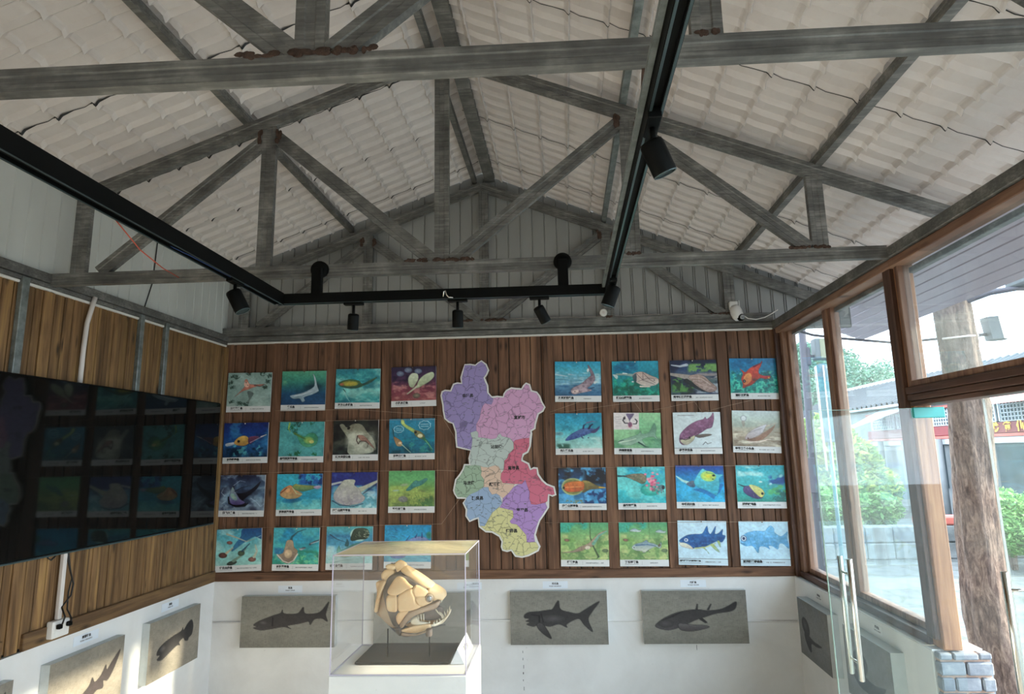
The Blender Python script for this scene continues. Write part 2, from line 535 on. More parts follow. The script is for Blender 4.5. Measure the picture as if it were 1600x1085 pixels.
def paving():
    t = NT('stone_paving')
    v = t.coord((1, 1, 1)); vo = t.n('TexVoronoi', feature='DISTANCE_TO_EDGE'); vo.inputs['Scale'].default_value = 2.2
    t.l(v, vo.inputs['Vector'])
    vc = t.n('TexVoronoi'); vc.inputs['Scale'].default_value = 2.2; t.l(v, vc.inputs['Vector'])
    f = t.noise(v, 5, 5, .6)
    c = t.ramp(f, [(.3, hexc('505557')), (.7, hexc('6a7072'))])
    c = t.mix(t.ramp(vo.outputs['Distance'], [(.02, (.7, .7, .7)), (.06, (0, 0, 0))]), c, hexc('454d42'))
    return t.fin(c, .8, 0, t.bump(vo.outputs['Distance'], .2, .02))
M['paving'] = paving()
M['stone'] = simple('rough_stone', hexc('74787a'), .85, 0, .3, 6, .5)
M['tile_grey'] = simple('grey_roof_tile', hexc('434950'), .6, 0, .2, 12)
M['tile_edge'] = simple('pale_roof_ridge', hexc('b9c2c9'), .6, 0, .1, 10)
M['red_paint'] = simple('faded_red_paint', hexc('b5635a'), .6, 0, .1, 6)
M['pink_roof'] = simple('pink_roof_edge', hexc('d9918a'), .6, 0, .1, 6)
M['sign_red'] = simple('sign_board_maroon', hexc('7d2f33'), .5, 0, .1, 6)
M['gold'] = simple('gold_lettering', hexc('e8b93a'), .4, .1, .05, 6)
M['lattice'] = simple('grey_white_lattice', hexc('c5cdd6'), .6, 0, .08, 6)
M['dark_window'] = simple('dark_window_glass', hexc('4c5c62'), .15, 0, .2, 3)
M['wall_pale'] = simple('pale_building_wall', hexc('7e8488'), .8, 0, .08, 4)
M['speaker_grey'] = simple('grey_speaker_box', hexc('60676a'), .5, 0, .08, 8)
M['speaker_cream'] = simple('cream_speaker_grille', hexc('86876f'), .7, 0, .1, 60)
M['pole'] = simple('dark_metal_pole', hexc('4a4750'), .5, .2, .15, 8)
M['teal'] = simple('faded_teal_shade', hexc('3f6a74'), .45, 0, .12, 5)

# ---- outlines and positions measured on the walls
POST_XY={
'L1':[(-2.568,2.193,0.372,0.322,-0.012),(-2.115,2.194,0.371,0.325,-0.01),(-1.668,2.201,0.364,0.325,-0.0136),(-1.209,2.207,0.362,0.324,0.0078)],
'L2':[(-2.575,1.783,0.371,0.325,0.0009),(-2.116,1.781,0.365,0.321,-0.013),(-1.675,1.787,0.361,0.325,-0.0061),(-1.221,1.787,0.367,0.322,-0.0023)],
'L3':[(-2.582,1.367,0.373,0.326,-0.009),(-2.118,1.368,0.364,0.332,-0.0021),(-1.678,1.373,0.362,0.323,-0.009),(-1.22,1.378,0.366,0.322,-0.0094)],
'L4':[(-2.586,0.952,0.37,0.329,0.0277),(-2.128,0.954,0.367,0.327,-0.0116),(-1.705,0.957,0.367,0.324,-0.0049),(-1.247,0.963,0.365,0.326,-0.0151)],
'R1':[(0.114,2.214,0.359,0.32,-0.0228),(0.57,2.205,0.362,0.319,-0.0115),(1.028,2.202,0.365,0.32,-0.0076),(1.493,2.203,0.367,0.318,-0.0245)],
'R2':[(0.104,1.801,0.363,0.324,-0.0096),(0.563,1.794,0.363,0.322,-0.024),(1.027,1.788,0.365,0.321,-0.0098),(1.48,1.789,0.368,0.323,-0.0396)],
'R3':[(0.117,1.38,0.363,0.322,-0.0145),(0.573,1.377,0.365,0.325,-0.0117),(1.019,1.378,0.37,0.32,-0.019),(1.478,1.372,0.369,0.324,-0.0165)],
'R4':[(0.119,0.963,0.364,0.327,-0.012),(0.566,0.959,0.366,0.324,-0.0101),(1.008,0.963,0.364,0.324,-0.028),(1.468,0.953,0.372,0.32,-0.0152)],
}
MAP_OUT=[(-0.789,2.371),(-0.747,2.372),(-0.705,2.363),(-0.68,2.383),(-0.655,2.398),(-0.621,2.37),(-0.602,2.323),(-0.618,2.289),(-0.637,2.263),(-0.622,2.224),(-0.611,2.201),(-0.608,2.14),(-0.578,2.105),(-0.533,2.108),(-0.483,2.103),(-0.475,2.129),(-0.456,2.155),(-0.418,2.174),(-0.38,2.167),(-0.334,2.164),(-0.319,2.19),(-0.299,2.209),(-0.273,2.197),(-0.259,2.147),(-0.218,2.135),(-0.196,2.104),(-0.179,2.054),(-0.157,2.016),(-0.173,1.987),(-0.211,1.965),(-0.223,1.928),(-0.236,1.884),(-0.24,1.85),(-0.271,1.832),(-0.267,1.81),(-0.281,1.714),(-0.301,1.667),(-0.334,1.649),(-0.343,1.62),(-0.34,1.652),(-0.345,1.603),(-0.296,1.577),(-0.28,1.532),(-0.255,1.544),(-0.23,1.541),(-0.223,1.494),(-0.191,1.445),(-0.159,1.416),(-0.102,1.395),(-0.091,1.338),(-0.116,1.329),(-0.144,1.339),(-0.151,1.243),(-0.19,1.187),(-0.22,1.148),(-0.242,1.093),(-0.259,1.038),(-0.244,0.99),(-0.225,0.951),(-0.238,0.924),(-0.312,0.889),(-0.361,0.878),(-0.41,0.886),(-0.442,0.93),(-0.474,0.922),(-0.507,0.931),(-0.516,0.954),(-0.51,0.994),(-0.53,1.033),(-0.587,1.066),(-0.636,1.07),(-0.685,1.107),(-0.693,1.171),(-0.726,1.163),(-0.76,1.148),(-0.788,1.188),(-0.784,1.236),(-0.808,1.285),(-0.785,1.321),(-0.825,1.325),(-0.854,1.326),(-0.875,1.359),(-0.883,1.383),(-0.866,1.464),(-0.832,1.505),(-0.807,1.545),(-0.798,1.578),(-0.756,1.577),(-0.76,1.628),(-0.745,1.69),(-0.809,1.706),(-0.858,1.718),(-0.863,1.778),(-0.865,1.837),(-0.887,1.905),(-0.921,1.917),(-0.952,1.944),(-0.963,2.004),(-0.967,2.05),(-0.982,2.126),(-0.974,2.157),(-0.951,2.167),(-0.906,2.163),(-0.882,2.215),(-0.852,2.224),(-0.817,2.221),(-0.821,2.268),(-0.805,2.321)]
MAP_REG={
'huize':[(-0.79,2.367),(-0.747,2.367),(-0.705,2.359),(-0.68,2.379),(-0.655,2.393),(-0.624,2.366),(-0.607,2.324),(-0.621,2.289),(-0.642,2.263),(-0.628,2.224),(-0.616,2.201),(-0.613,2.14),(-0.58,2.102),(-0.562,2.095),(-0.567,2.071),(-0.579,2.045),(-0.602,2.049),(-0.632,2.057),(-0.655,2.028),(-0.663,1.998),(-0.675,1.938),(-0.702,1.894),(-0.702,1.841),(-0.748,1.827),(-0.744,1.798),(-0.733,1.782),(-0.737,1.745),(-0.745,1.694),(-0.809,1.711),(-0.852,1.722),(-0.857,1.778),(-0.859,1.837),(-0.882,1.905),(-0.917,1.921),(-0.946,1.945),(-0.958,2.004),(-0.961,2.05),(-0.977,2.126),(-0.969,2.153),(-0.95,2.162),(-0.902,2.157),(-0.877,2.211),(-0.852,2.219),(-0.812,2.216),(-0.815,2.267),(-0.801,2.319)],
'xuanwei':[(-0.562,2.095),(-0.533,2.102),(-0.48,2.098),(-0.47,2.128),(-0.452,2.15),(-0.416,2.167),(-0.38,2.16),(-0.333,2.158),(-0.314,2.186),(-0.299,2.203),(-0.277,2.193),(-0.264,2.142),(-0.22,2.129),(-0.201,2.102),(-0.185,2.055),(-0.163,2.016),(-0.177,1.991),(-0.215,1.968),(-0.228,1.928),(-0.242,1.884),(-0.245,1.854),(-0.276,1.836),(-0.275,1.814),(-0.283,1.777),(-0.335,1.774),(-0.396,1.761),(-0.409,1.743),(-0.433,1.776),(-0.455,1.784),(-0.5,1.793),(-0.511,1.815),(-0.53,1.804),(-0.545,1.779),(-0.583,1.772),(-0.635,1.784),(-0.688,1.789),(-0.687,1.826),(-0.702,1.841),(-0.702,1.894),(-0.675,1.938),(-0.663,1.998),(-0.655,2.028),(-0.632,2.057),(-0.602,2.049),(-0.579,2.045),(-0.567,2.071)],
'zhanyi':[(-0.745,1.694),(-0.737,1.745),(-0.733,1.782),(-0.744,1.798),(-0.748,1.827),(-0.702,1.841),(-0.687,1.826),(-0.688,1.789),(-0.635,1.784),(-0.583,1.772),(-0.545,1.779),(-0.53,1.804),(-0.511,1.815),(-0.5,1.793),(-0.455,1.784),(-0.433,1.776),(-0.409,1.743),(-0.408,1.695),(-0.435,1.666),(-0.465,1.637),(-0.444,1.662),(-0.462,1.621),(-0.483,1.605),(-0.49,1.531),(-0.514,1.532),(-0.53,1.561),(-0.555,1.569),(-0.58,1.564),(-0.614,1.554),(-0.656,1.559),(-0.672,1.567),(-0.714,1.576),(-0.751,1.575),(-0.755,1.628)],
'fuyuan':[(-0.396,1.761),(-0.335,1.774),(-0.283,1.777),(-0.286,1.714),(-0.305,1.672),(-0.34,1.655),(-0.348,1.62),(-0.346,1.652),(-0.352,1.599),(-0.302,1.572),(-0.284,1.526),(-0.255,1.537),(-0.234,1.535),(-0.23,1.492),(-0.196,1.442),(-0.162,1.412),(-0.108,1.39),(-0.098,1.341),(-0.118,1.335),(-0.149,1.344),(-0.156,1.291),(-0.171,1.279),(-0.245,1.264),(-0.282,1.269),(-0.294,1.309),(-0.29,1.357),(-0.308,1.406),(-0.323,1.455),(-0.349,1.423),(-0.407,1.424),(-0.499,1.434),(-0.515,1.466),(-0.51,1.507),(-0.49,1.531),(-0.483,1.605),(-0.462,1.621),(-0.444,1.662),(-0.465,1.637),(-0.435,1.666),(-0.408,1.695),(-0.409,1.743)],
'malong':[(-0.792,1.573),(-0.751,1.572),(-0.714,1.575),(-0.672,1.566),(-0.664,1.526),(-0.669,1.494),(-0.644,1.461),(-0.649,1.404),(-0.699,1.372),(-0.758,1.349),(-0.783,1.326),(-0.825,1.331),(-0.852,1.331),(-0.87,1.36),(-0.877,1.383),(-0.861,1.463),(-0.827,1.501),(-0.802,1.543)],
'qilin':[(-0.672,1.566),(-0.656,1.559),(-0.614,1.554),(-0.58,1.564),(-0.555,1.569),(-0.53,1.561),(-0.514,1.532),(-0.51,1.507),(-0.515,1.466),(-0.499,1.434),(-0.457,1.425),(-0.407,1.424),(-0.416,1.4),(-0.45,1.36),(-0.5,1.316),(-0.525,1.337),(-0.55,1.353),(-0.583,1.346),(-0.608,1.379),(-0.611,1.403),(-0.649,1.404),(-0.644,1.461),(-0.669,1.494),(-0.664,1.526)],
'luliang':[(-0.783,1.325),(-0.758,1.349),(-0.699,1.372),(-0.649,1.404),(-0.611,1.403),(-0.608,1.379),(-0.583,1.346),(-0.55,1.353),(-0.525,1.337),(-0.505,1.28),(-0.535,1.248),(-0.585,1.209),(-0.619,1.154),(-0.644,1.11),(-0.682,1.113),(-0.688,1.177),(-0.726,1.169),(-0.758,1.154),(-0.782,1.189),(-0.778,1.236),(-0.802,1.285)],
'luoping':[(-0.5,1.316),(-0.45,1.36),(-0.416,1.4),(-0.382,1.42),(-0.349,1.423),(-0.323,1.455),(-0.308,1.406),(-0.29,1.357),(-0.294,1.309),(-0.282,1.269),(-0.245,1.264),(-0.171,1.279),(-0.158,1.243),(-0.196,1.189),(-0.225,1.151),(-0.248,1.093),(-0.266,1.038),(-0.259,0.987),(-0.322,0.985),(-0.325,1.039),(-0.373,1.095),(-0.397,1.119),(-0.438,1.126),(-0.45,1.143),(-0.42,1.175),(-0.424,1.223),(-0.469,1.235),(-0.526,1.248),(-0.505,1.28)],
'shizong':[(-0.535,1.248),(-0.526,1.248),(-0.469,1.235),(-0.424,1.223),(-0.42,1.175),(-0.45,1.143),(-0.438,1.126),(-0.397,1.119),(-0.373,1.095),(-0.325,1.039),(-0.322,0.985),(-0.259,0.987),(-0.251,0.986),(-0.232,0.951),(-0.243,0.928),(-0.313,0.896),(-0.361,0.884),(-0.406,0.892),(-0.438,0.936),(-0.474,0.929),(-0.504,0.935),(-0.51,0.956),(-0.503,0.995),(-0.526,1.04),(-0.584,1.072),(-0.635,1.077),(-0.677,1.111),(-0.644,1.11),(-0.619,1.154),(-0.585,1.209)],
}
MAP_TXT={'会泽县':(-0.768,2.12),'宣威市':(-0.357,1.937),'沾益区':(-0.545,1.712),'富源县':(-0.413,1.545),'马龙区':(-0.764,1.436),'麒麟区':(-0.561,1.422),'陆良县':(-0.697,1.319),'罗平县':(-0.352,1.224),'师宗县':(-0.437,1.07)}
SKULL={
'snout_plate':[(-0.615,1.0832),(-0.5971,1.0806),(-0.5613,1.0634),(-0.551,1.0489),(-0.5531,1.0359),(-0.5612,1.0297),(-0.5766,1.0361),(-0.5944,1.0314),(-0.596,1.0468),(-0.6073,1.059),(-0.6201,1.0624)],
'roof_plate':[(-0.7459,1.1559),(-0.7239,1.1708),(-0.69,1.147),(-0.6434,1.1149),(-0.6053,1.0855),(-0.6166,1.0759),(-0.6613,1.0995),(-0.695,1.1227),(-0.7313,1.1425)],
'crest_plate':[(-0.7758,1.1821),(-0.7578,1.1932),(-0.737,1.1866),(-0.7254,1.1728),(-0.747,1.1568),(-0.7624,1.1477),(-0.7729,1.16)],
'nuchal_knob':[(-0.8172,1.1727),(-0.7991,1.1775),(-0.7731,1.1747),(-0.7678,1.1649),(-0.7831,1.1528),(-0.8013,1.1564),(-0.8144,1.1604)],
'nape_plate':[(-0.8347,1.1386),(-0.8194,1.1532),(-0.7935,1.1553),(-0.7778,1.143),(-0.8008,1.1212),(-0.8109,1.1091),(-0.8317,1.1142),(-0.8366,1.1264)],
'rear_spine':[(-0.8568,1.1023),(-0.8393,1.107),(-0.8187,1.1116),(-0.8083,1.1067),(-0.8207,1.0776),(-0.8306,1.0535),(-0.8379,1.0294),(-0.8474,0.9862),(-0.8549,0.9767),(-0.8638,0.984),(-0.8557,1.0199),(-0.8487,1.0537),(-0.8553,1.0779)],
'temple_plate':[(-0.7948,1.0726),(-0.7798,1.1016),(-0.757,1.1306),(-0.726,1.1278),(-0.7,1.1057),(-0.6813,1.091),(-0.71,1.0801),(-0.7458,1.0611),(-0.7792,1.0594)],
'cheek_plate':[(-0.7421,1.0567),(-0.71,1.0767),(-0.6843,1.0852),(-0.678,1.0668),(-0.6697,1.0498),(-0.6644,1.0281),(-0.6439,1.0121),(-0.6836,0.9971),(-0.7373,0.9941),(-0.7438,1.0287)],
'side_plate':[(-0.7941,1.0547),(-0.7715,1.0579),(-0.7519,1.0568),(-0.7474,1.0288),(-0.749,0.9951),(-0.7705,0.9915),(-0.7911,0.9978),(-0.7978,1.0291)],
'orbital_plate':[(-0.6802,1.0852),(-0.6629,1.0986),(-0.6176,1.0745),(-0.6216,1.0624),(-0.6277,1.0529),(-0.6482,1.0511),(-0.6676,1.0513),(-0.676,1.0668)],
'lower_orbital_plate':[(-0.6666,1.0484),(-0.6277,1.0509),(-0.6215,1.0374),(-0.6072,1.0301),(-0.597,1.0295),(-0.6275,1.0158),(-0.6469,1.0136),(-0.6624,1.0281)],
'upper_jaw':[(-0.7366,0.9378),(-0.7089,0.9757),(-0.6938,0.9909),(-0.6428,1.0078),(-0.5969,1.0219),(-0.5663,1.0288),(-0.5704,1.013),(-0.5867,0.9988),(-0.6274,0.9895),(-0.6681,0.9769),(-0.6985,0.9542),(-0.7237,0.9258),(-0.7349,0.9245)],
'jaw_hinge_plate':[(-0.7521,0.9569),(-0.7498,0.976),(-0.7347,0.9903),(-0.6989,0.9929),(-0.7115,0.9758),(-0.7366,0.9425),(-0.7443,0.9402)],
'lower_jaw':[(-0.7337,0.914),(-0.6881,0.9289),(-0.6271,0.9362),(-0.6058,0.9299),(-0.6159,0.9134),(-0.6675,0.8971),(-0.7082,0.9006),(-0.7357,0.9064)],
'lower_jaw_rim':[(-0.7411,0.8913),(-0.7336,0.9007),(-0.7081,0.8964),(-0.6675,0.8924),(-0.6219,0.9077),(-0.6269,0.8973),(-0.6826,0.883),(-0.7283,0.8809),(-0.7395,0.8847)],
'front_jaw':[(-0.6078,0.9299),(-0.5814,0.9359),(-0.5561,0.9509),(-0.5419,0.9675),(-0.5348,0.9793),(-0.5272,0.9817),(-0.5323,0.965),(-0.5536,0.9367),(-0.5764,0.9236),(-0.5992,0.9208)],
'tooth_plate':[(-0.6883,0.9556),(-0.664,0.9697),(-0.6577,0.9506),(-0.617,0.9394),(-0.6474,0.9334),(-0.6856,0.9375)],
'core':[(-0.8059,1.1164),(-0.7829,1.1367),(-0.7571,1.1379),(-0.7105,1.1301),(-0.6279,1.0833),(-0.6072,1.0517),(-0.6072,1.0325),(-0.6988,0.9852),(-0.7366,0.9378),(-0.7542,0.9227),(-0.7749,0.938),(-0.8027,1.0147),(-0.8179,1.0631)],
'collar':[(-0.8534,0.9767),(-0.8377,1.0198),(-0.8206,1.0728),(-0.8108,1.1018),(-0.7993,1.0629),(-0.7923,1.005),(-0.7594,0.9308),(-0.7633,0.9142),(-0.7847,0.9119),(-0.8209,0.9383),(-0.8469,0.9623)],
'hinge':[(-0.7669,0.9189),(-0.7389,0.9226),(-0.7347,0.9093),(-0.7425,0.8833),(-0.7538,0.8857)],
}

# ================================================================ the building
UL, UR, VB = -2.79, 1.67, 5.0
UC, ZA, SL, SR = -.64, 4.03, .375, .41
V0 = -1.3
def roofz(u):
    return ZA - (SR * (u - UC) if u > UC else SL * (UC - u))

# floor and ground
b = MB(); b.box(UL - .25, 1.92, V0 - .2, VB + .25, FZ - .12, FZ)
struct(b.build('floor', M['floor']))
b = MB(); b.box(-30, 60, -30, 90, -.7, -.39)
tag(b.build('ground', M['paving']), kind='structure')

# back wall: masonry below, planks above, sheet metal in the gable
b = MB(); b.box(UL - .2, 1.80, VB + .005, VB + .2, FZ, 2.6); b.box(UL - .2, 1.91, VB - .02 + .0, VB + .005, FZ, .714)
wall_back = struct(b.build('wall_back', M['plaster'], None, ((UL + UR) / 2, VB, 0)))
def planks(fn, a0, a1, z0, z1, pw, rnd, gap=.006):
    b = MB(); k = math.floor(a0 / pw); r = random.Random(rnd)
    while k * pw < a1:
        x0 = max(a0, k * pw + gap / 2); x1 = min(a1, (k + 1) * pw - gap / 2)
        if x1 - x0 > .004:
            fn(b, x0, x1, r.uniform(-.0015, .0015), z0 + r.uniform(-.002, .002), z1)
        k += 1
    return b
org_x = W(((UL + UR) / 2, VB, 0)).x
b = planks(lambda b, x0, x1, d, z0, z1: b.cbox(x0, x1, 4.990 + d, 5.004, z0, z1, .0025), UL, UR + .02, .73, 2.6, .0875, 3)
b.build('plank_cladding', M['wood_back'], wall_back)
b = MB(); b.box(UL, UR + .02, 5.0, 5.005, .714, 2.6); b.build('dark_backing', M['black_matt'], wall_back)
for bu in (-2.768, -2.341, -1.892, -1.434, -.985, -.118, .342, .797, 1.262, 1.655):
    b = MB(); b.cbox(bu - .041, bu + .041, 4.979, 4.9885, .775, 2.598, .003)
    b.build('batten', M['wood_back'], wall_back)
b = MB(); b.cbox(UL, UR + .02, 4.966, 4.992, .716, .782, .004); b.build('bottom_board', M['board_back'], wall_back)
# gable sheet with pressed ribs
b = MB(); P = []; u = UL - .05
prof = []
while u < 2.3:
    for du, dv in ((0, 0), (.090, 0), (.0925, .010), (.0975, .010), (.100, 0)) if u < .3 else ((0, 0), (.076, 0), (.0785, .010), (.0825, .010), (.085, 0), (.093, 0), (.0955, .010), (.0985, .010)):
        if u + du < 2.3: prof.append((u + du, 4.975 + dv))
    u += .101
if True:
    pts = sorted(prof + [(UC, 4.975)])
    vs_ = [];
    for (x, y) in pts: vs_ += [(x, y, 2.6), (x, y, max(2.62, roofz(x) - .01))]
    b.add(vs_, [(2 * i, 2 * i + 2, 2 * i + 3, 2 * i + 1) for i in range(len(pts) - 1)])
b.build('gable_sheet', M['gable'], wall_back)
b = MB(); b.box(UL - .05, 2.3, 4.99, 5.02, 2.6, 2.62)
for (a, c) in ((UL - .05, UC), (UC, 2.3)):
    b.add([(a, 5.0, 2.6), (c, 5.0, 2.6), (c, 5.0, roofz(c) - .02), (a, 5.0, roofz(a) - .02), (a, 5.02, 2.6), (c, 5.02, 2.6), (c, 5.02, roofz(c) - .02), (a, 5.02, roofz(a) - .02)],
          [(0, 1, 2, 3), (7, 6, 5, 4), (0, 4, 5, 1), (1, 5, 6, 2), (2, 6, 7, 3), (3, 7, 4, 0)])
b.build('outer_sheet', M['gable'], wall_back)
b = MB(); b.cbox(UL, UR + .03, 4.945, 4.99, 2.612, 2.652, .003); b.build('steel_channel', M['galv'], wall_back)
b = MB(); rr = random.Random(4)
for i in range(9):
    z = .20 - i * .05; b.box(-.372 + rr.uniform(-.003, .003), -.368 + rr.uniform(-.003, .003), 4.9792, 4.9800, z - rr.uniform(.008, .03), z)
b.box(.915, .918, 4.9792, 4.98, .20, .235)
b.build('plaster_crack', M['seam'], wall_back)
b = MB(); b.cbox(UL, UR + .0, 4.958, 4.99, 2.594, 2.608, .002); b.build('white_strip', M['white_plastic'], wall_back)

# left wall
b = MB(); b.box(UL - .2, UL - .005, V0, VB, FZ, 2.6); b.box(UL - .005, UL + .02, V0, VB - .02, FZ, .714)
wall_left = struct(b.build('wall_left', M['plaster'], None, (UL, 2, 0)))
b = MB(); b.box(UL - .005, UL - .001, V0, VB, .714, 2.59); b.build('dark_backing', M['black_matt'], wall_left)
b = planks(lambda b, x0, x1, d, z0, z1: b.cbox(UL - .004, UL + .010 + d, x0, x1, z0, z1, .0025), V0, VB - .012, .73, 2.58, .0655, 8)
b.build('plank_cladding', M['wood_left'], wall_left)
for bv in (3.16, 4.975, 2.3, 1.4):
    b = MB(); b.cbox(UL + .012, UL + .022, bv - .035, bv + .035, .72, 2.57, .003); b.build('batten', M['wood_left'], wall_left)
b = MB(); b.cbox(UL + .008, UL + .03, 3.22, VB - .03, .716, .80, .004); b.cbox(UL + .008, UL + .03, V0, 3.10, .716, .80, .004)
b.build('bottom_board', M['board_left'], wall_left)
b = MB(); v = V0; prof = []
while v < VB:
    for dv, du in ((0, 0), (.085, 0), (.088, -.006), (.092, -.006), (.095, 0)): prof.append((UL + .0 + du, v + dv))
    v += .1
vs_ = []
for (x, y) in prof: vs_ += [(x, min(y, VB), 2.63), (x, min(y, VB), 3.235)]
b.add(vs_, [(2 * i, 2 * i + 2, 2 * i + 3, 2 * i + 1) for i in range(len(prof) - 1)])
b.build('upper_sheet', M['left_sheet'], wall_left)
b = MB(); b.box(UL - .05, UL - .03, V0, VB, 2.6, 3.25); b.build('outer_sheet', M['left_sheet'], wall_left)
b = MB(); b.tube([(UL + .004, 3.93, 2.64), (UL + .004, 4.0, 2.86), (UL + .004, 4.02, 3.2)], .004, 6); b.build('sheet_joint', M['seam'], wall_left)
b = MB(); b.cbox(UL, UL + .035, V0, VB - .05, 2.615, 2.665, .003); b.cbox(UL, UL + .028, V0, VB - .05, 2.588, 2.612, .003); b.build('steel_channel', M['galv'], wall_left)
b = MB(); b.cbox(UL, UL + .022, V0, VB - .05, 2.572, 2.586, .002); b.build('white_strip', M['white_plastic'], wall_left)
for sv, wd in ((2.985, .045), (3.89, .036), (4.15, .036)):
    b = MB(); b.cbox(UL + .012, UL + .04, sv - wd / 2, sv + wd / 2, 2.0, 2.605, .003)
    b.build('steel_stud', M['galv_light'], wall_left)
b = MB(); b.cbox(UL + .012, UL + .02, 3.165, 3.185, 2.0, 2.6, .002); b.build('steel_stud', M['seam'], wall_left)

# right wall parapet with exposed brick end
b = MB(); b.cbox(UR, 1.90, 3.20, VB + .02, FZ, .714, .004)
wall_right = struct(b.build('wall_right', M['plaster'], None, (1.75, 4, 0)))
b = MB(); b.box(1.683, 1.905, 3.165, 3.199, FZ, .708); b.build('mortar_bed', M['mortar'], wall_right)
b = MB(); rr = random.Random(5); z = FZ + .002; row = 0
while z < .70:
    h = .060
    cuts = [1.672, 1.79, 1.912] if row % 2 else [1.672, 1.735, 1.85, 1.912]
    for i in range(len(cuts) - 1):
        b.cbox(cuts[i] + .003, cuts[i + 1] - .003, 3.145 + rr.uniform(-.004, .004), 3.197, z + .004, min(z + h, .712), .006)
    z += h + .007; row += 1
b.build('brick', M['brick'], wall_right)
# outer return of the brick face, seen beyond the post
b = MB(); b.box(1.90, 1.915, 3.17, VB + .02, FZ, .70); b.build('brick_skin', M['brick'], wall_right)

# ceiling: moulded resin tile sheets
def ceiling():
    P_V, P_U = .110, .182
    def h(du, v):
        q = abs((v / P_V) % 1.0 - .5) * 2            # 0 mid-tile, 1 at the rib between tiles
        rib = max(0, (q - .62) / .38); rib = rib * rib * (3 - 2 * rib)
        fr = (du / P_U) % 1.0
        lip = max(0, (fr - .84) / .12) if fr < .96 else 1 - (fr - .96) / .05; lip = lip * lip * (3 - 2 * lip)
        return -.022 * rib - .017 * lip + .008 * max(0, 1 - fr / .25)
    vals = []
    n = int((5.03 - V0) / P_V * 10)
    vv = [V0 + (5.03 - V0) * i / n for i in range(n + 1)]
    def side(sgn, umax):
        us = []
        k = 0
        while k * P_U < umax:
            for fr in (0.001, .12, .25, .55, .84, .88, .92, .96, .98, .999):
                if k * P_U + fr * P_U <= umax: us.append(k * P_U + fr * P_U)
            k += 1
        b = MB(); n1 = len(vv)
        pts = [(UC + sgn * du, v, roofz(UC + sgn * du) + h(du, v)) for du in us for v in vv]
        fs = [(i * n1 + j, i * n1 + j + 1, (i + 1) * n1 + j + 1, (i + 1) * n1 + j) for i in range(len(us) - 1) for j in range(n1 - 1)]
        b.add(pts, fs, 0, False)
        return b, us
    bl, ul = side(-1, 2.35)
    br, ur = side(1, 2.86)
    bl.v += []
    off = len(bl.v)
    bl.add(br.v, [tuple(f) for f in br.f])
    o = struct(bl.build('ceiling', M['roof'], None, (UC, 2, 2.6)))
    # weather skin above, so no daylight comes through
    t = MB()
    for (a, c) in ((-3.0, UC), (UC, 2.26)):
        za, zc = roofz(a) + .05, roofz(c) + .05
        t.add([(a, V0, za), (c, V0, zc), (c, 5.05, zc), (a, 5.05, za), (a, V0, za + .02), (c, V0, zc + .02), (c, 5.05, zc + .02), (a, 5.05, za + .02)],
              [(0, 3, 2, 1), (4, 5, 6, 7), (0, 1, 5, 4), (1, 2, 6, 5), (2, 3, 7, 6), (3, 0, 4, 7)])
    t.build('roof_deck', M['roof'], o)
    for sgn, us, seams in ((-1, ul, (1.37, 2.05, 2.73, 3.41, 4.09, 4.77)), (1, ur, (.69, 1.345, 2.0, 2.645, 3.30, 3.955, 4.61))):
        for sv in seams:
            b = MB(); P = []; rr = random.Random(int(sv * 100)); 
            for du in us:
                fr = (du / P_U) % 1.0
                u = UC + sgn * du; wob = .004 * math.sin(du * 34.5)
                w = .0022 if not (.8 < fr or fr < .04) else (.007 if sgn < 0 else .003)
                z = roofz(u) + min(h(du, sv + wob), h(du, sv - w), h(du, sv + w)) - .003
                P += [(u, sv + wob - w, z), (u, sv + wob + w, z - .001)]
            b.add(P, [(2 * i, 2 * i + 1, 2 * i + 3, 2 * i + 2) for i in range(len(us) - 1)])
            b.build('overlap_shadow_strip', M['seam'], o)  # dark strip stands in for the shadow line where sheets overlap
    return o
ceiling()

# eave soffit outside the glass
b = MB(); u = 2.13
eave = []
while u < 2.70:
    for du, dz in ((0, 0), (.066, 0), (.069, .012), (.073, .012)):
        eave.append((min(u + du, 2.72), dz))
    u += .077
vs_ = []
for (x, dz) in eave:
    z = roofz(x) - .035 + dz; vs_ += [(x, V0, z), (x, 5.75, z)]
b.add(vs_, [(2 * i, 2 * i + 1, 2 * i + 3, 2 * i + 2) for i in range(len(eave) - 1)])
za, zc = roofz(2.13), roofz(2.72)
b.add([(2.13, V0, za), (2.72, V0, zc), (2.72, 5.75, zc), (2.13, 5.75, za)], [(0, 1, 2, 3)])
b.add([(2.72, V0, zc), (2.72, V0, zc - .03), (2.72, 5.75, zc - .03), (2.72, 5.75, zc)], [(0, 1, 2, 3)])
tag(b.build('eave_soffit', M['soffit']), kind='structure')

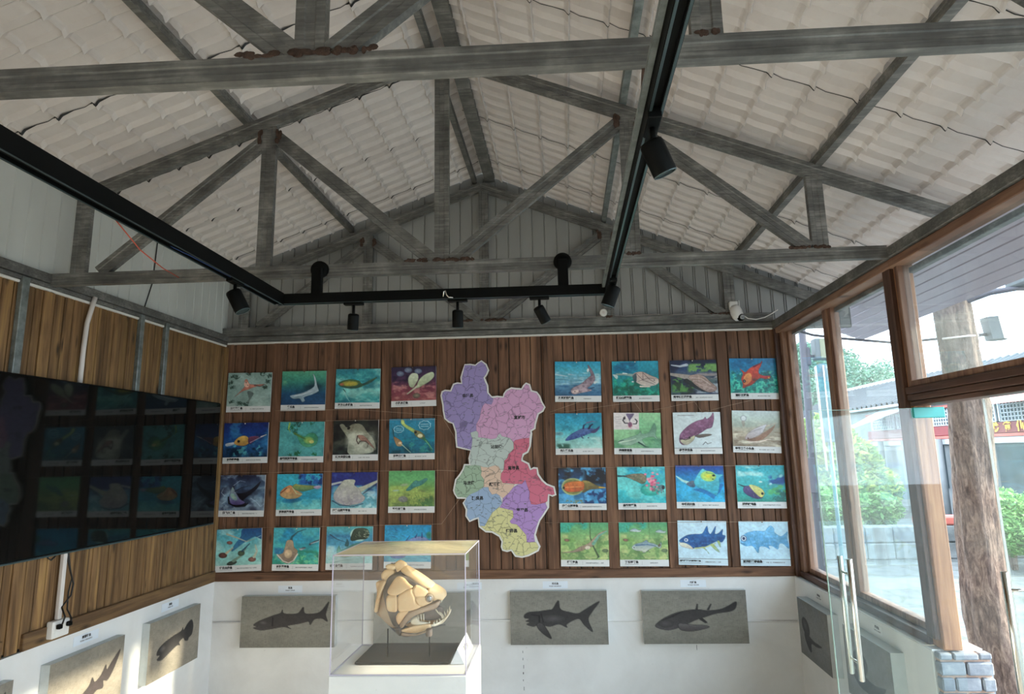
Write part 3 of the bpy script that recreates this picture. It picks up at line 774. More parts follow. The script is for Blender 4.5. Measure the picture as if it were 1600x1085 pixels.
# ---------------------------------------------------------------- steel trusses
def cprof(w, h):
    g = .0035
    return [(-w / 2, -h / 2), (w / 2, -h / 2), (w / 2, -h * .2), (w / 2 - g, -h * .15), (w / 2 - g, h * .15), (w / 2, h * .2), (w / 2, h / 2),
            (-w / 2, h / 2), (-w / 2, h * .2), (-w / 2 + g, h * .15), (-w / 2 + g, -h * .15), (-w / 2, -h * .2)]
def weld(parent, u, v, z, du, dz, seed):
    r = random.Random(seed); b = MB()
    for i in range(12):
        b.ball((u + r.uniform(-du, du), v + r.uniform(-.001, .001), z + r.uniform(-dz, dz)), (max(.008, du * .25) * r.uniform(.6, 1.5), .0022, r.uniform(.003, .009) + dz * .4), 8)
    b.build('weld', M['rust'], parent)
def truss(v, label, z0=2.602, ur=1.668, d=.034, marks=()):
    t = thing('roof_truss', (UC, v, z0), label, 'roof truss', 'steel roof trusses')
    def bar(nm, p0, p1, w, h, up, dv=0, mat='galv'):
        b = MB(); b.beam((p0[0], v + dv, p0[1]), (p1[0], v + dv, p1[1]), w, h, up, 0, cprof(w, h))
        return b.build(nm, M[mat], t)
    bar('bottom_chord', (UL + .0, z0 + .033), (ur, z0 + .033), d, .066, (0, 0, 1))
    zt = lambda u: 3.918 - .041 - (.396 * (u - UC) if u > UC else .383 * (UC - u))
    bar('top_chord', (UC, zt(UC)), (2.10, zt(2.10)), d, .075, (0, 0, 1))
    bar('top_chord', (UC, zt(UC)), (-2.66, zt(-2.66)), d, .075, (0, 0, 1))
    zb = z0 + .066
    for cu in (-.622, -1.588, .385, 1.342, -2.62):
        if cu in (-2.62, 1.342): w = .082
        else: w = .078
        bar('web_post', (cu, zb), (cu, zt(cu) - .03), d * .9, w, (1, 0, 0), .001)
    for p0, p1 in (((-.665, zb + .002), (-1.56, 3.43)), ((-.565, zb + .002), (.36, 3.43)), ((.41, 3.40), (1.285, zb + .002)), ((-1.62, 3.40), (-2.50, zb + .002))):
        bar('diagonal_web', p0, p1, d * .85, .072, (0, 0, 1), .002)
    k = 0
    for (cu, cz, du, dz) in ((-.76, zb + .005, .05, .006), (-.60, zb + .005, .06, .006), (-.49, zb + .005, .04, .006), (-1.64, 3.42, .012, .03), (-1.535, 3.42, .012, .03),
                            (.33, 3.42, .012, .03), (.44, 3.40, .012, .03), (1.24, zb + .004, .05, .004), (1.345, zb + .004, .04, .004), (.385, zb + .004, .03, .004)):
        weld(t, cu, v - d / 2 - .001, cz, du, dz, k + int(v * 10)); k += 1
    return t
tr_front = truss(1.428, 'galvanised steel roof truss nearest the viewer, crossing the whole top of the picture')
tr_mid = truss(3.158, 'galvanised steel roof truss in the middle, whose bottom chord carries the black lighting track')
tr_back = truss(4.925, 'galvanised steel roof truss set flat against the grey gable sheet at the back', 2.655)
def textmesh(body, size, mat, at, udir, updir, parent=None, name='lettering', offset=0, align='CENTER', ext=0.0, shear=0):
    """flat lettering; at = (u,v,z); udir/updir = directions in (u,v,z)"""
    c = bpy.data.curves.new(name, 'FONT'); c.body = body; c.size = size; c.align_x = align; c.align_y = 'CENTER'
    c.offset = offset; c.extrude = ext; c.resolution_u = 2
    tmp = bpy.data.objects.new('tmp', c); COL.objects.link(tmp)
    dg = bpy.context.evaluated_depsgraph_get()
    me = bpy.data.meshes.new_from_object(tmp.evaluated_get(dg))
    bpy.data.objects.remove(tmp)
    X = Vector(udir); Y = Vector(updir); Z = X.cross(Y)
    o = newobj(name, me, parent, W(at) if parent is None else None)
    og = ORG[o.name]
    for vtx in me.vertices:
        p = Vector(at) + X * vtx.co.x + Y * vtx.co.y + Z * vtx.co.z
        vtx.co = W(p) - og
    me.materials.clear(); me.materials.append(mat)
    return o
def zt_(u): return 3.918 - .041 - (.396 * (u - UC) if u > UC else .383 * (UC - u))
def chordmark(txt, u, flip):
    s = -.396 if u > UC else .383
    n = math.hypot(1, s); X = Vector((1 / n, 0, s / n)); Y = Vector((-s / n, 0, 1 / n))
    if flip: X, Y = -X, -Y
    textmesh(txt, .045, M['ink_soft'], (u, 3.1395, zt_(u)), X, Y, tr_mid, 'painted_number')
chordmark('1275', .05, True); chordmark('1395', .72, True); chordmark('527', -1.82, True); chordmark('5965', -1.5, True)

# ridge beam, purlins, side beams
b = MB(); b.beam((-.567, V0, 3.955), (-.567, 4.95, 3.955), .082, .05, (0, 0, 1), 0, cprof(.082, .05))
tag(b.build('ridge_beam', M['galv']), 'wide dark steel ridge beam running away under the peak of the roof', 'beam')
for pu, lb in ((-.70, 'narrow steel purlin just left of the ridge beam under the left roof slope'),
               (-1.75, 'steel purlin halfway down the left roof slope'),
               (.375, 'steel purlin on the right roof slope nearest the ridge'),
               (1.375, 'steel purlin low on the right roof slope near the glass front')):
    b = MB(); z = roofz(pu) - .058; w = .036 if pu != 1.375 else .042
    b.beam((pu, V0, z), (pu, 4.97, z), w, .05, (0, 0, 1), 0, cprof(w, .05))
    tag(b.build('roof_purlin', M['galv_light' if pu in (.375,) else 'galv']), lb, 'purlin', 'roof purlins')
b = MB(); b.cbox(1.668, 1.73, V0, 4.99, 2.602, 2.66, .004)
tag(b.build('eave_beam', M['galv']), 'dark steel beam along the top of the glass front on the right', 'beam')
b = MB(); b.cbox(UL - .0, UL + .045, V0, 4.95, 3.195, 3.24, .004)
tag(b.build('eave_beam', M['galv']), 'dark steel beam along the foot of the left roof slope', 'beam')

# unseen wall added behind the viewer against rear daylight, and glazed bay beside it
b = MB(); b.box(UL - .2, 1.92, V0 - .15, V0, FZ, 4.0)
struct(b.build('wall_front', M['plaster'], None, (-.5, V0, FZ)))
# ---------------------------------------------------------------- glass front
def frame_window(name, v0, v1, z0, z1, u0=1.745, u1=1.80, wf=.035, mat='wood_frame', pane='glass'):
    b = MB()
    b.cbox(u0, u1, v0, v0 + wf, z0, z1, .003); b.cbox(u0, u1, v1 - wf, v1, z0, z1, .003)
    b.cbox(u0, u1, v0 + wf, v1 - wf, z0, z0 + wf, .003); b.cbox(u0, u1, v0 + wf, v1 - wf, z1 - wf, z1, .003)
    fr = struct(b.build(name, M[mat], None, ((u0 + u1) / 2, (v0 + v1) / 2, z0)))
    p = MB(); uc = (u0 + u1) / 2; p.box(uc - .003, uc + .003, v0 + wf, v1 - wf, z0 + wf, z1 - wf)
    p.build('pane', M[pane], fr)
    return fr
frame_window('window_1', 4.16, 4.87, .758, 2.60)
frame_window('window_2', 3.27, 4.10, .758, 2.60)
frame_window('window_3', 1.55, 3.165, 1.94, 2.60, 1.70, 1.76, .03)
frame_window('window_4', V0, 1.50, FZ, 2.60, 1.70, 1.76, .03)  # unseen bay, glazed down to the floor to let the sun in
b = MB(); b.cbox(1.70, 1.82, 3.27, 4.99, .716, .758, .003)
struct(b.build('trim_1', M['rail_dark'], None, (1.76, 4.1, .716)))
b = MB(); b.box(UR + .001, 1.90, 3.20, 4.98, .7145, .7165)
struct(b.build('trim_2', M['plaster'], None, (1.78, 4.1, .714)))
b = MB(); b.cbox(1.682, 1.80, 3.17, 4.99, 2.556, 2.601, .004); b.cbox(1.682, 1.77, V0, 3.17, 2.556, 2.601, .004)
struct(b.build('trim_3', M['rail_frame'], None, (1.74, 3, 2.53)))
def post(u0, u1, v0, v1, z0, z1, label, mat='wood_post', grp=None):
    b = MB(); b.cbox(u0, u1, v0, v1, z0, z1, .005)
    return tag(b.build('wooden_post', M[mat]), label, 'post', grp)
p1 = post(1.712, 1.80, 3.172, 3.262, .717, 2.60, 'thick brown wooden post standing on the brick parapet end beside the glass door')
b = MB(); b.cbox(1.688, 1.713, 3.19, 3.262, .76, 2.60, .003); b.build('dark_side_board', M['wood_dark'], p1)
post(1.735, 1.82, 4.10, 4.162, .758, 2.60, 'brown wooden mullion post between the two tall fixed windows', 'wood_frame')
post(1.71, 1.80, 4.875, 4.975, .758, 2.60, 'brown wooden corner post where the plank wall meets the glass front', 'wood_frame')
b = MB(); b.cbox(1.672, 1.715, 4.93, 4.965, .72, 2.59, .003)
b.build('wall_bead', M['wood_dark'], bpy.data.objects['wooden_post.002'])
b = MB(); b.cbox(1.775, 1.81, V0, 4.99, 2.525, 2.554, .003)
tag(b.build('trim_5', M['galv']), kind='structure')
# transom over the doors
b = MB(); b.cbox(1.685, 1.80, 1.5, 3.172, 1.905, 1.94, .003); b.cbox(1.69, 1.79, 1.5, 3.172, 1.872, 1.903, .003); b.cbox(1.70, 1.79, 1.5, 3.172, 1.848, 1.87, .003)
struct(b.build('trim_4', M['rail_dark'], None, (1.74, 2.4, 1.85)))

# glass doors
def door(name, corners, along, th, hinge_v):
    pass
def pull_handle(parent, u, v, du, dv, z0, z1, r=.0125):
    """pair of straight tubes either side of the glass; (du,dv) = offset to each side"""
    h = MB()
    for s in (-1, 1):
        cu, cv = u + du * s, v + dv * s
        h.lathe((cu, cv, z0), (0, 0, 1), [(0, r * .9), (.002, r), (z1 - z0 - .002, r), (z1 - z0, r * .9)], 20)
    for z in (z0 + .07, z1 - .07):
        h.tube([(u - du, v - dv, z), (u + du, v + dv, z)], .006, 12)
    return h.build('pull_handle', M['chrome'], parent)
VD = 3.08
b = MB(); b.box(1.183, 1.742, VD - .0055, VD + .0055, FZ + .02, 1.83)
d1 = struct(b.build('door_1', M['door_glass'], None, (1.7, VD, FZ)))
b = MB(); b.box(1.1815, 1.1835, VD - .0055, VD + .0055, FZ + .02, 1.83); b.box(1.183, 1.742, VD - .0055, VD + .0055, 1.83, 1.8315)
b.build('polished_edge', M['glass_edge'], d1)
pull_handle(d1, 1.268, VD, 0, .05, .635, 1.152, .0125)
b = MB(); b.cbox(1.655, 1.80, VD - .014, VD + .014, 1.785, 1.835, .003); b.build('top_clamp', M['cyan_film'], d1)
b = MB(); b.box(1.735, 1.746, 2.10, 2.69, FZ + .02, 1.846)
d2 = struct(b.build('door_2', M['door_glass'], None, (1.74, 2.06, FZ)))
b = MB(); b.box(1.735, 1.746, 2.69, 2.694, FZ + .02, 1.84); b.build('polished_edge', M['white_plastic'], d2)
pull_handle(d2, 1.74, 2.63, .055, 0, .60, 1.165, .0135)

# ================================================================ lighting track and lamps
def track_run(name, p0, p1, label):
    p0 = Vector(p0); p1 = Vector(p1)
    t = thing(name, tuple((p0 + p1) / 2), label, 'lighting track', 'runs of the black lighting track')
    b = MB(); w, h = (.050, .060) if 'left' in label else (.036, .052)
    pr = [(-w / 2, -h / 2), (-w / 2 + .009, -h / 2), (-w / 2 + .009, -h / 2 + .012), (w / 2 - .009, -h / 2 + .012), (w / 2 - .009, -h / 2), (w / 2, -h / 2), (w / 2, h / 2), (-w / 2, h / 2)]
    b.beam(p0, p1, w, h, (0, 0, 1), 0, pr)
    b.build('track_body', M['black'], t)
    d = (p1 - p0).normalized(); a = d.cross(Vector((0, 0, 1)))
    b = MB()
    for s in (-1, 1):
        q = a * (s * (w / 2 - .0045)) + Vector((0, 0, -h / 2 - .0012)); b.beam(p0 + q, p1 + q, .006, .002)
    b.build('contact_rail', M['track_edge'], t)
    return t
ZT = 2.471
trk_l = track_run('lighting_track', (-1.405, .3, ZT), (-1.462, 3.085, ZT), 'left run of the black lighting track, coming towards the viewer over the television')
trk_b = track_run('lighting_track', (-1.478, 3.10, ZT), (.262, 3.10, ZT), 'cross run of the black lighting track under the middle truss')
trk_r = track_run('lighting_track', (.236, .3, ZT), (.245, 3.085, ZT), 'right run of the black lighting track, coming towards the viewer on the right')
for p0, p1, lb in (((-1.440, .3, 2.515), (-1.497, 3.08, 2.515), 'pale steel carrier strip lying on the left run of the black track'),
                   ((.208, .3, 2.485), (.217, 3.08, 2.485), 'grey steel carrier strip beside the right run of the black track')):
    b = MB(); b.beam(p0, p1, .014, .016, (0, 0, 1), 0, cprof(.014, .016))
    tag(b.build('carrier_strip', M['galv_light']), lb, 'steel strip', 'carrier strips of the lighting track')
def hanger(u, label):
    t = thing('track_hanger', (u, 3.12, ZT), label, 'bracket', 'black hangers of the lighting track')
    b = MB(); b.lathe((u, 3.139, 2.637), (0, -1, 0), [(0, .048), (.014, .046), (.020, .03)], 24); b.build('ceiling_disc', M['black'], t)
    b = MB(); b.cbox(u - .027, u + .027, 3.09, 3.122, ZT + .02, 2.64, .004); b.build('arm', M['black'], t)
hanger(-1.272, 'black round-topped hanger at the left end of the cross track')
hanger(.015, 'black round-topped hanger near the right end of the cross track')
def spot(at, aim, label, box_axis, L=.105, r=.031, tilt_drop=.055):
    """at = point under the track; aim = direction the lamp points"""
    at = Vector(at); aim = Vector(aim).normalized()
    t = thing('track_spotlight', at, label, 'spotlight', 'black spotlights on the lighting track')
    b = MB()
    if box_axis == 'u': b.cbox(at.x - .05, at.x + .05, at.y - .016, at.y + .016, at.z - .022, at.z + .012, .003)
    else: b.cbox(at.x - .017, at.x + .017, at.y - .05, at.y + .05, at.z - .024, at.z + .012, .003)
    b.build('adapter', M['black'], t)
    b = MB(); piv = at + Vector((0, 0, -.022 - tilt_drop))
    b.tube([at + Vector((0, 0, -.02)), piv], .0075, 10)
    b.ball(piv, .012, 10)
    b.build('stem', M['black'], t)
    top = piv + aim * -.02
    b = MB(); b.lathe(top, aim, [(0, r * .6), (.004, r * .93), (.012, r), (L - .002, r), (L, r * .97), (L, r * .86), (L - .012, r * .80)], 28)
    sh = b.build('lamp_body', M['black'], t)
    b = MB(); b.lathe(top + aim * (L - .016), aim, [(0, r * .5), (.002, r * .80), (.004, r * .80)], 24); b.build('lens', M['lens'], sh)
    b = MB(); b.lathe(top + aim * (L - .002), aim, [(0, r * .99), (.003, r * .99), (.003, r * .86), (0, r * .86)], 28); b.build('trim_ring', M['track_edge'], sh)
    return t
spot((-1.455, 2.64, ZT - .02), (.42, .1, -.85), 'black spotlight under the left track run, above the corner of the television', 'v', .105, .033, .05)
spot((-1.072, 3.10, ZT - .02), (-.12, .25, -1), 'black spotlight on the cross track, leftmost of the three there', 'u', .085, .028, .065)
spot((-.53, 3.10, ZT - .02), (-.05, .28, -1), 'black spotlight on the cross track, the one over the top of the county map', 'u', .09, .028, .062)
spot((-.11, 3.10, ZT - .02), (.42, .35, -.8), 'black spotlight on the cross track, just right of the county map', 'u', .09, .028, .055)
spot((.245, 2.84, ZT - .02), (-.32, .1, -.8), 'black spotlight at the back end of the right track run, tilted left', 'v', .10, .032, .03)
spot((.236, 1.42, ZT - .02), (.36, .15, -.85), 'large black spotlight nearest the viewer, on the right track run', 'v', .088, .0295, .055)
# dark strut bracing the right run to the front truss
b = MB(); b.beam((.232, 1.44, 2.602), (.24, 1.62, 2.50), .02, .004, (0, 0, 1))
tag(b.build('metal_strap', M['rust']), 'dark rusty strap between the front truss and the right track run', 'strap')
# track wiring
b = MB(); b.tube([(-1.478, 1.55, 2.53), (-1.50, 1.72, 2.51), (-1.49, 1.9, 2.47), (-1.52, 2.1, 2.41), (-1.60, 2.35, 2.42), (-1.66, 2.55, 2.44)], .0022, 6)
tag(b.build('loose_wire', M['wire_red']), 'thin red wire dangling from the left track run', 'wire')
b = MB(); b.tube([(-1.478, 1.55, 2.53), (-1.49, 1.75, 2.50), (-1.477, 2.0, 2.452), (-1.45, 2.3, 2.447), (-1.45, 2.75, 2.446)], .002, 6)
tag(b.build('loose_wire', M['wire_blue']), 'thin blue wire hanging along the left track run', 'wire')
b = MB(); b.tube([(-.60, 3.078, 2.455), (-.596, 3.07, 2.478), (-.588, 3.07, 2.484), (-.583, 3.075, 2.462), (-.572, 3.078, 2.450), (-.55, 3.08, 2.448)], .0035, 6)
tag(b.build('metal_clip', M['chrome']), 'small bright wire clip on the middle of the cross track', 'clip')

# ================================================================ security camera
t = thing('security_camera', (1.37, 4.86, 2.68), 'small white dome security camera under the right part of the gable', 'camera')
b = MB(); b.cbox(1.325, 1.39, 4.86, 4.905, 2.745, 2.81, .006); b.cbox(1.395, 1.403, 4.86, 4.90, 2.74, 2.815, .002); b.build('mount', M['white_plastic'], t)
b = MB(); b.lathe((1.365, 4.87, 2.75), (.18, -.3, -1), [(-.02, .03), (0, .042), (.03, .047), (.07, .044), (.095, .03)], 24); b.build('body', M['white_plastic'], t)
b = MB(); b.ball((1.394, 4.832, 2.672), .030, 16); fa = b.build('lens_ball', M['black'], t)
b = MB(); b.lathe((1.398, 4.805, 2.668), (.1, -1, -.12), [(0, .019), (.003, .019), (.004, .013)], 20); b.build('lens_ring', M['lens'], fa)
b = MB(); b.tube([(1.405, 4.85, 2.70), (1.46, 4.87, 2.668), (1.53, 4.9, 2.665), (1.60, 4.9, 2.68), (1.66, 4.9, 2.71), (1.70, 4.88, 2.735)], .004, 8)
tag(b.build('camera_cable', M['white_plastic']), 'white cable running right from the security camera to the eave beam', 'cable')
b = MB()
pts = [(-.45 + i * .12, 4.94, 2.735 + .004 * math.sin(i * 2.1)) for i in range(15)]
b.tube(pts, .0035, 6)
tag(b.build('thin_cable', M['pvc']), 'thin pale cable lying along the gable bottom chord left of the camera', 'cable')
t = thing('junction_box', (.335, 4.89, 2.74), 'small white round junction box on the gable bottom chord', 'junction box')
b = MB(); b.lathe((.335, 4.905, 2.755), (0, -1, 0), [(0, .03), (.02, .03), (.026, .024)], 20); b.build('box_body', M['white_plastic'], t)
b = MB(); b.lathe((.335, 4.879, 2.755), (0, -1, 0), [(0, .012), (.003, .011)], 14); b.build('cover', M['pvc'], t)

# ================================================================ television and its wiring
t = thing('wall_television', (UL + .06, 3.9, 1.165), 'large black wall-mounted television on the left plank wall', 'television')
TV0, TV1, TZ0, TZ1, TU = 2.70, 4.80, 1.175, 2.095, -2.705
b = MB(); b.cbox(TU - .045, TU, TV0, TV1, TZ0, TZ1, .006); b.build('housing', M['black'], t)
b = MB(); b.box(TU, TU + .003, TV0 + .008, TV1 - .008, TZ0 + .012, TZ1 - .008); b.build('screen', M['screen'], t)
b = MB(); b.cbox(TU - .06, TU - .044, 3.5, 4.3, 1.4, 1.9, .004); b.build('wall_bracket', M['black_matt'], t)
b = MB(); b.cbox(TU - .03, TU + .001, TV0, TV1, TZ0 - .006, TZ0 + .004, .002); b.build('bottom_trim', M['track_edge'], t)
b = MB(); b.cbox(UL + .025, UL + .05, 3.405, 3.43, .823, 2.03, .004); b.tube([(UL + .034, 3.41, 2.02), (UL + .034, 3.412, 2.30), (UL + .034, 3.42, 2.45), (UL + .036, 3.445, 2.56), (UL + .04, 3.455, 2.615)], .013, 12)
tag(b.build('cable_conduit', M['pvc']), 'white plastic cable conduit running down the left wall behind the television', 'conduit')
t = thing('socket_box', (UL + .04, 3.42, .74), 'white double power socket box below the television', 'socket')
b = MB(); b.cbox(UL + .022, UL + .062, 3.36, 3.475, .735, .822, .005); b.build('box_body', M['white_plastic'], t)
for v in (3.392, 3.45):
    b = MB(); b.cbox(UL + .062, UL + .064, v - .018, v + .018, .755, .805, .0008); b.build('face_plate', M['white_plastic'], t)
for v, lb in ((3.386, 'left black plug in the double socket box'), (3.452, 'right black plug in the double socket box')):
    b = MB(); b.cbox(UL + .065, UL + .088, v - .012, v + .012, .782, .806, .004); tag(b.build('power_plug', M['black']), lb, 'plug', 'plugs in the socket box')
b = MB(); b.tube([(UL + .085, 3.39, .80), (UL + .09, 3.40, .84), (UL + .05, 3.42, .885), (UL + .04, 3.49, .93), (UL + .04, 3.50, .99), (UL + .04, 3.47, 1.06), (UL + .045, 3.44, 1.12), (UL + .05, 3.42, 1.19)], .0045, 8)
tag(b.build('hanging_cord', M['cable_black']), 'thin black power cord hanging from the television to the left plug', 'cord', 'cords under the television')
b = MB(); b.tube([(UL + .085, 3.455, .80), (UL + .07, 3.47, .82), (UL + .036, 3.478, .86), (UL + .036, 3.475, .95), (UL + .036, 3.49, 1.02), (UL + .04, 3.46, 1.1), (UL + .045, 3.43, 1.19)], .004, 8)
tag(b.build('hanging_cord', M['cable_black']), 'thin black power cord hanging straighter down to the right plug', 'cord', 'cords under the television')
b = MB(); b.tube([(UL + .05, 3.36, 1.2), (UL + .05, 3.34, 1.16), (UL + .055, 3.31, 1.145), (UL + .05, 3.29, 1.16), (UL + .05, 3.32, 1.18), (UL + .05, 3.36, 1.19)], .0045, 8)
tag(b.build('hanging_cord', M['cable_black']), 'short black cord end knotted just under the television', 'cord', 'cords under the television')

# ================================================================ paint engine for printed pictures
class Art:
    def __init__(s, nx, ny):
        s.nx, s.ny = nx, ny
        x = np.linspace(0, 100, nx * 2); y = np.linspace(0, 100, ny * 2)
        s.X, s.Y = np.meshgrid(x, y)
        s.a = np.ones((ny * 2, nx * 2, 3))
        s.brush = 1.0
    def c(s, h):
        return np.array([int(h[i:i + 2], 16) / 255 for i in (0, 2, 4)])
    def put(s, m, col):
        m = m[..., None]; s.a = s.a * (1 - m) + col * m
    def bg(s, *st):
        n = len(st) - 1; t = s.Y / 100 * n
        cs = [s.c(k) for k in st]
        out = np.zeros_like(s.a)
        for i in range(n):
            w = np.clip(1 - np.abs(t - i), 0, 1); out += w[..., None] * cs[i]
        out += np.clip(1 - np.abs(t - n), 0, 1)[..., None] * cs[n]
        s.a = out
    def fbm(s, fx, fy, seed, octs=4):
        r = np.random.RandomState(seed); tot = 0; amp = 1; out = np.zeros_like(s.X)
        for o in range(octs):
            gx, gy = int(fx) + 2, int(fy) + 2
            g = r.rand(gy + 1, gx + 1)
            px = s.X / 100 * fx; py = s.Y / 100 * fy
            ix = np.minimum(px.astype(int), gx - 1); iy = np.minimum(py.astype(int), gy - 1)
            tx = px - ix; ty = py - iy; tx = tx * tx * (3 - 2 * tx); ty = ty * ty * (3 - 2 * ty)
            v = (g[iy, ix] * (1 - tx) + g[iy, ix + 1] * tx) * (1 - ty) + (g[iy + 1, ix] * (1 - tx) + g[iy + 1, ix + 1] * tx) * ty
            out += v * amp; tot += amp; amp *= .55; fx *= 2; fy *= 2
        return out / tot
    def nz(s, h, amt=.6, fx=4, fy=4, seed=1, lo=.45, hi=.62, box=None, soft=6):
        m = np.clip((s.fbm(fx, fy, seed) - lo) / (hi - lo), 0, 1) * amt
        if box:
            x0, y0, x1, y1 = box
            m = m * np.clip((s.X - x0) / soft, 0, 1) * np.clip((x1 - s.X) / soft, 0, 1) * np.clip((s.Y - y0) / soft, 0, 1) * np.clip((y1 - s.Y) / soft, 0, 1)
        s.put(m, s.c(h))
    def smooth(s, pts, k=6):
        n = len(pts); out = []
        for i in range(n):
            p0, p1, p2, p3 = [np.array(pts[(i + j) % n], float) for j in (-1, 0, 1, 2)]
            for q in range(k):
                t = q / k
                out.append(.5 * ((2 * p1) + (p2 - p0) * t + (2 * p0 - 5 * p1 + 4 * p2 - p3) * t * t + (3 * p1 - p0 - 3 * p2 + p3) * t ** 3))
        return out
    def mask(s, pts):
        ins = np.zeros(s.X.shape, bool); n = len(pts); j = n - 1
        for i in range(n):
            xi, yi = pts[i]; xj, yj = pts[j]
            if yi != yj:
                c = ((yi > s.Y) != (yj > s.Y)) & (s.X < (xj - xi) * (s.Y - yi) / (yj - yi) + xi)
                ins ^= c
            j = i
        return ins.astype(float)
    def blob(s, pts, c1, c2=None, edge=None, al=1, sharp=False, tex=None, ang=0):
        P = pts if sharp else s.smooth(pts)
        m = s.mask(P)
        ca, sa = math.cos(ang), math.sin(ang)
        q = [-p[0] * sa + p[1] * ca for p in P]; lo, hi = min(q), max(q)
        t = np.clip(((-s.X * sa + s.Y * ca) - lo) / max(hi - lo, 1e-3), 0, 1)[..., None]
        col = s.c(c1) * (1 - t) + s.c(c2 or c1) * t
        s.put(m * al, col)
        if tex: s.put(m * np.clip((s.fbm(18, 18, 7) - .48) * 6, 0, 1) * .5, s.c(tex))
        if edge: s.line(list(P) + [P[0]], edge, .5)
    def line(s, pts, h, w0, w1=None, al=1):
        w1 = w0 if w1 is None else w1
        n = len(pts) - 1; m = np.zeros_like(s.X)
        for i in range(n):
            (x0, y0), (x1, y1) = pts[i], pts[i + 1]
            dx, dy = x1 - x0, y1 - y0; L2 = dx * dx + dy * dy + 1e-9
            t = np.clip(((s.X - x0) * dx + (s.Y - y0) * dy) / L2, 0, 1)
            d = np.hypot(s.X - x0 - t * dx, s.Y - y0 - t * dy)
            w = (w0 + (w1 - w0) * (i + t) / n) / 2
            m = np.maximum(m, np.clip((w - d) / .5 + .5, 0, 1))
        s.put(m * al, s.c(h))
    def ell(s, cx, cy, rx, ry, h, rot=0, h2=None, al=1, soft=.12):
        c, q = math.cos(rot), math.sin(rot)
        x = (s.X - cx) * c + (s.Y - cy) * q; y = -(s.X - cx) * q + (s.Y - cy) * c
        d = np.sqrt((x / rx) ** 2 + (y / ry) ** 2)
        m = np.clip((1 - d) / soft, 0, 1)
        if h2:
            t = np.clip(d, 0, 1)[..., None]; s.put(m * al, s.c(h) * (1 - t) + s.c(h2) * t)
        else: s.put(m * al, s.c(h))
    def spk(s, n, h, r, box, seed=1, al=.8, asp=1.0):
        q = random.Random(seed)
        for i in range(n):
            s.ell(q.uniform(box[0], box[2]), q.uniform(box[1], box[3]), r * q.uniform(.5, 1.3), r * asp * q.uniform(.5, 1.3), h, q.uniform(0, 3), al=al, soft=.5)
    def strokes(s, n, h, box, L, w, ang, seed=1, al=.7, da=.5):
        q = random.Random(seed)
        for i in range(n):
            x, y = q.uniform(box[0], box[2]), q.uniform(box[1], box[3]); a = ang + q.uniform(-da, da); l = L * q.uniform(.5, 1.3)
            s.line([(x, y), (x + l * math.cos(a) * .5, y + l * math.sin(a) * .5 + q.uniform(-1, 1)), (x + l * math.cos(a), y + l * math.sin(a))], h, w, w * .3, al)
    def out(s):
        f = s.fbm(26, 22, 91, 3) - .5; g = s.fbm(5, 5, 37, 4) - .5      # brush texture
        k = s.brush * (1 - .75 * s.a.min(axis=2) ** 1.5)
        s.a = s.a * (1 + k * (.36 * f + .32 * g))[..., None]
        a = s.a.reshape(s.ny, 2, s.nx, 2, 3).mean(axis=(1, 3))
        a = np.clip(a, 0, 1)
        return np.where(a <= .04045, a / 12.92, ((a + .055) / 1.055) ** 2.4)

def painted_mesh(name, img, fn, parent, mat, org=None):
    """grid of vertices coloured by img; fn(fx, fy) -> (u, v, z), fy runs downwards"""
    ny, nx = img.shape[:2]
    me = bpy.data.meshes.new(name)
    o = newobj(name, me, parent, W(org) if org is not None else None)
    og = ORG[o.name]
    vs_ = [W(fn(i / (nx - 1), j / (ny - 1))) - og for j in range(ny) for i in range(nx)]
    fs = [(j * nx + i, (j + 1) * nx + i, (j + 1) * nx + i + 1, j * nx + i + 1) for j in range(ny - 1) for i in range(nx - 1)]
    me.from_pydata(vs_, [], fs)
    at = me.color_attributes.new('paint', 'FLOAT_COLOR', 'POINT')
    rgba = np.ones((ny * nx, 4), np.float32); rgba[:, :3] = img.reshape(-1, 3)
    at.data.foreach_set('color', rgba.ravel())
    me.materials.append(mat); me.update()
    return o

# ---------------------------------------------------------------- the 32 poster paintings
PI = math.pi
def kelp(a, h, cx, cy, n, r, seed): a.strokes(n, h, (cx - r, cy - r, cx + r, cy + r), 5, 2.6, -PI / 2, seed, .8, 1.3)
def P_L11(a):
    a.bg('a9c4bf', '9dbab4', 'b4cbc4'); a.nz('7f9d98', .5, 3, 3, 4)
    for (x, y) in ((12, 12), (20, 14), (6, 30), (12, 45), (48, 4), (78, 6), (95, 12), (90, 28), (85, 45), (12, 88), (30, 92), (45, 95)): kelp(a, '2f4a40', x, y, 16, 5, x)
    a.blob([(48, 55), (60, 62), (54, 80), (48, 92), (44, 90), (50, 78), (46, 62)], '54615e', '6d7c78', al=.8)
    a.blob([(18, 72), (34, 50), (40, 38), (38, 25), (43, 20), (50, 34), (66, 36), (84, 36), (60, 44), (48, 50), (34, 56), (22, 68)], 'd98f7c', 'c07264', '8a5548')
    a.ell(43, 36, 6, 9, 'efc2b0', -.3); a.ell(42, 30, 1.5, 1.5, '333333'); a.ell(46, 38, 1.3, 1.3, '333333')
    a.line([(62, 38), (74, 42), (88, 34)], '6c4f4c', 4, 1)
def P_L12(a):
    a.bg('5fae8c', '3f8d80', '1f4d70', '2a4f78'); a.nz('8fd09f', .6, 3, 5, 9, box=(0, 0, 75, 45)); a.nz('14303f', .9, 2, 2, 5, .35, .6, (45, 25, 100, 70), 20)
    a.blob([(20, 74), (30, 70), (50, 64), (66, 54), (74, 44), (73, 25), (70, 8), (76, 22), (80, 44), (84, 58), (82, 62), (70, 70), (52, 78), (54, 88), (48, 92), (42, 82), (28, 82)], 'dfe8ee', '8fa9b8', '5a7486')
    a.line([(30, 74), (48, 70), (68, 60)], 'f6fafc', 2, 1)
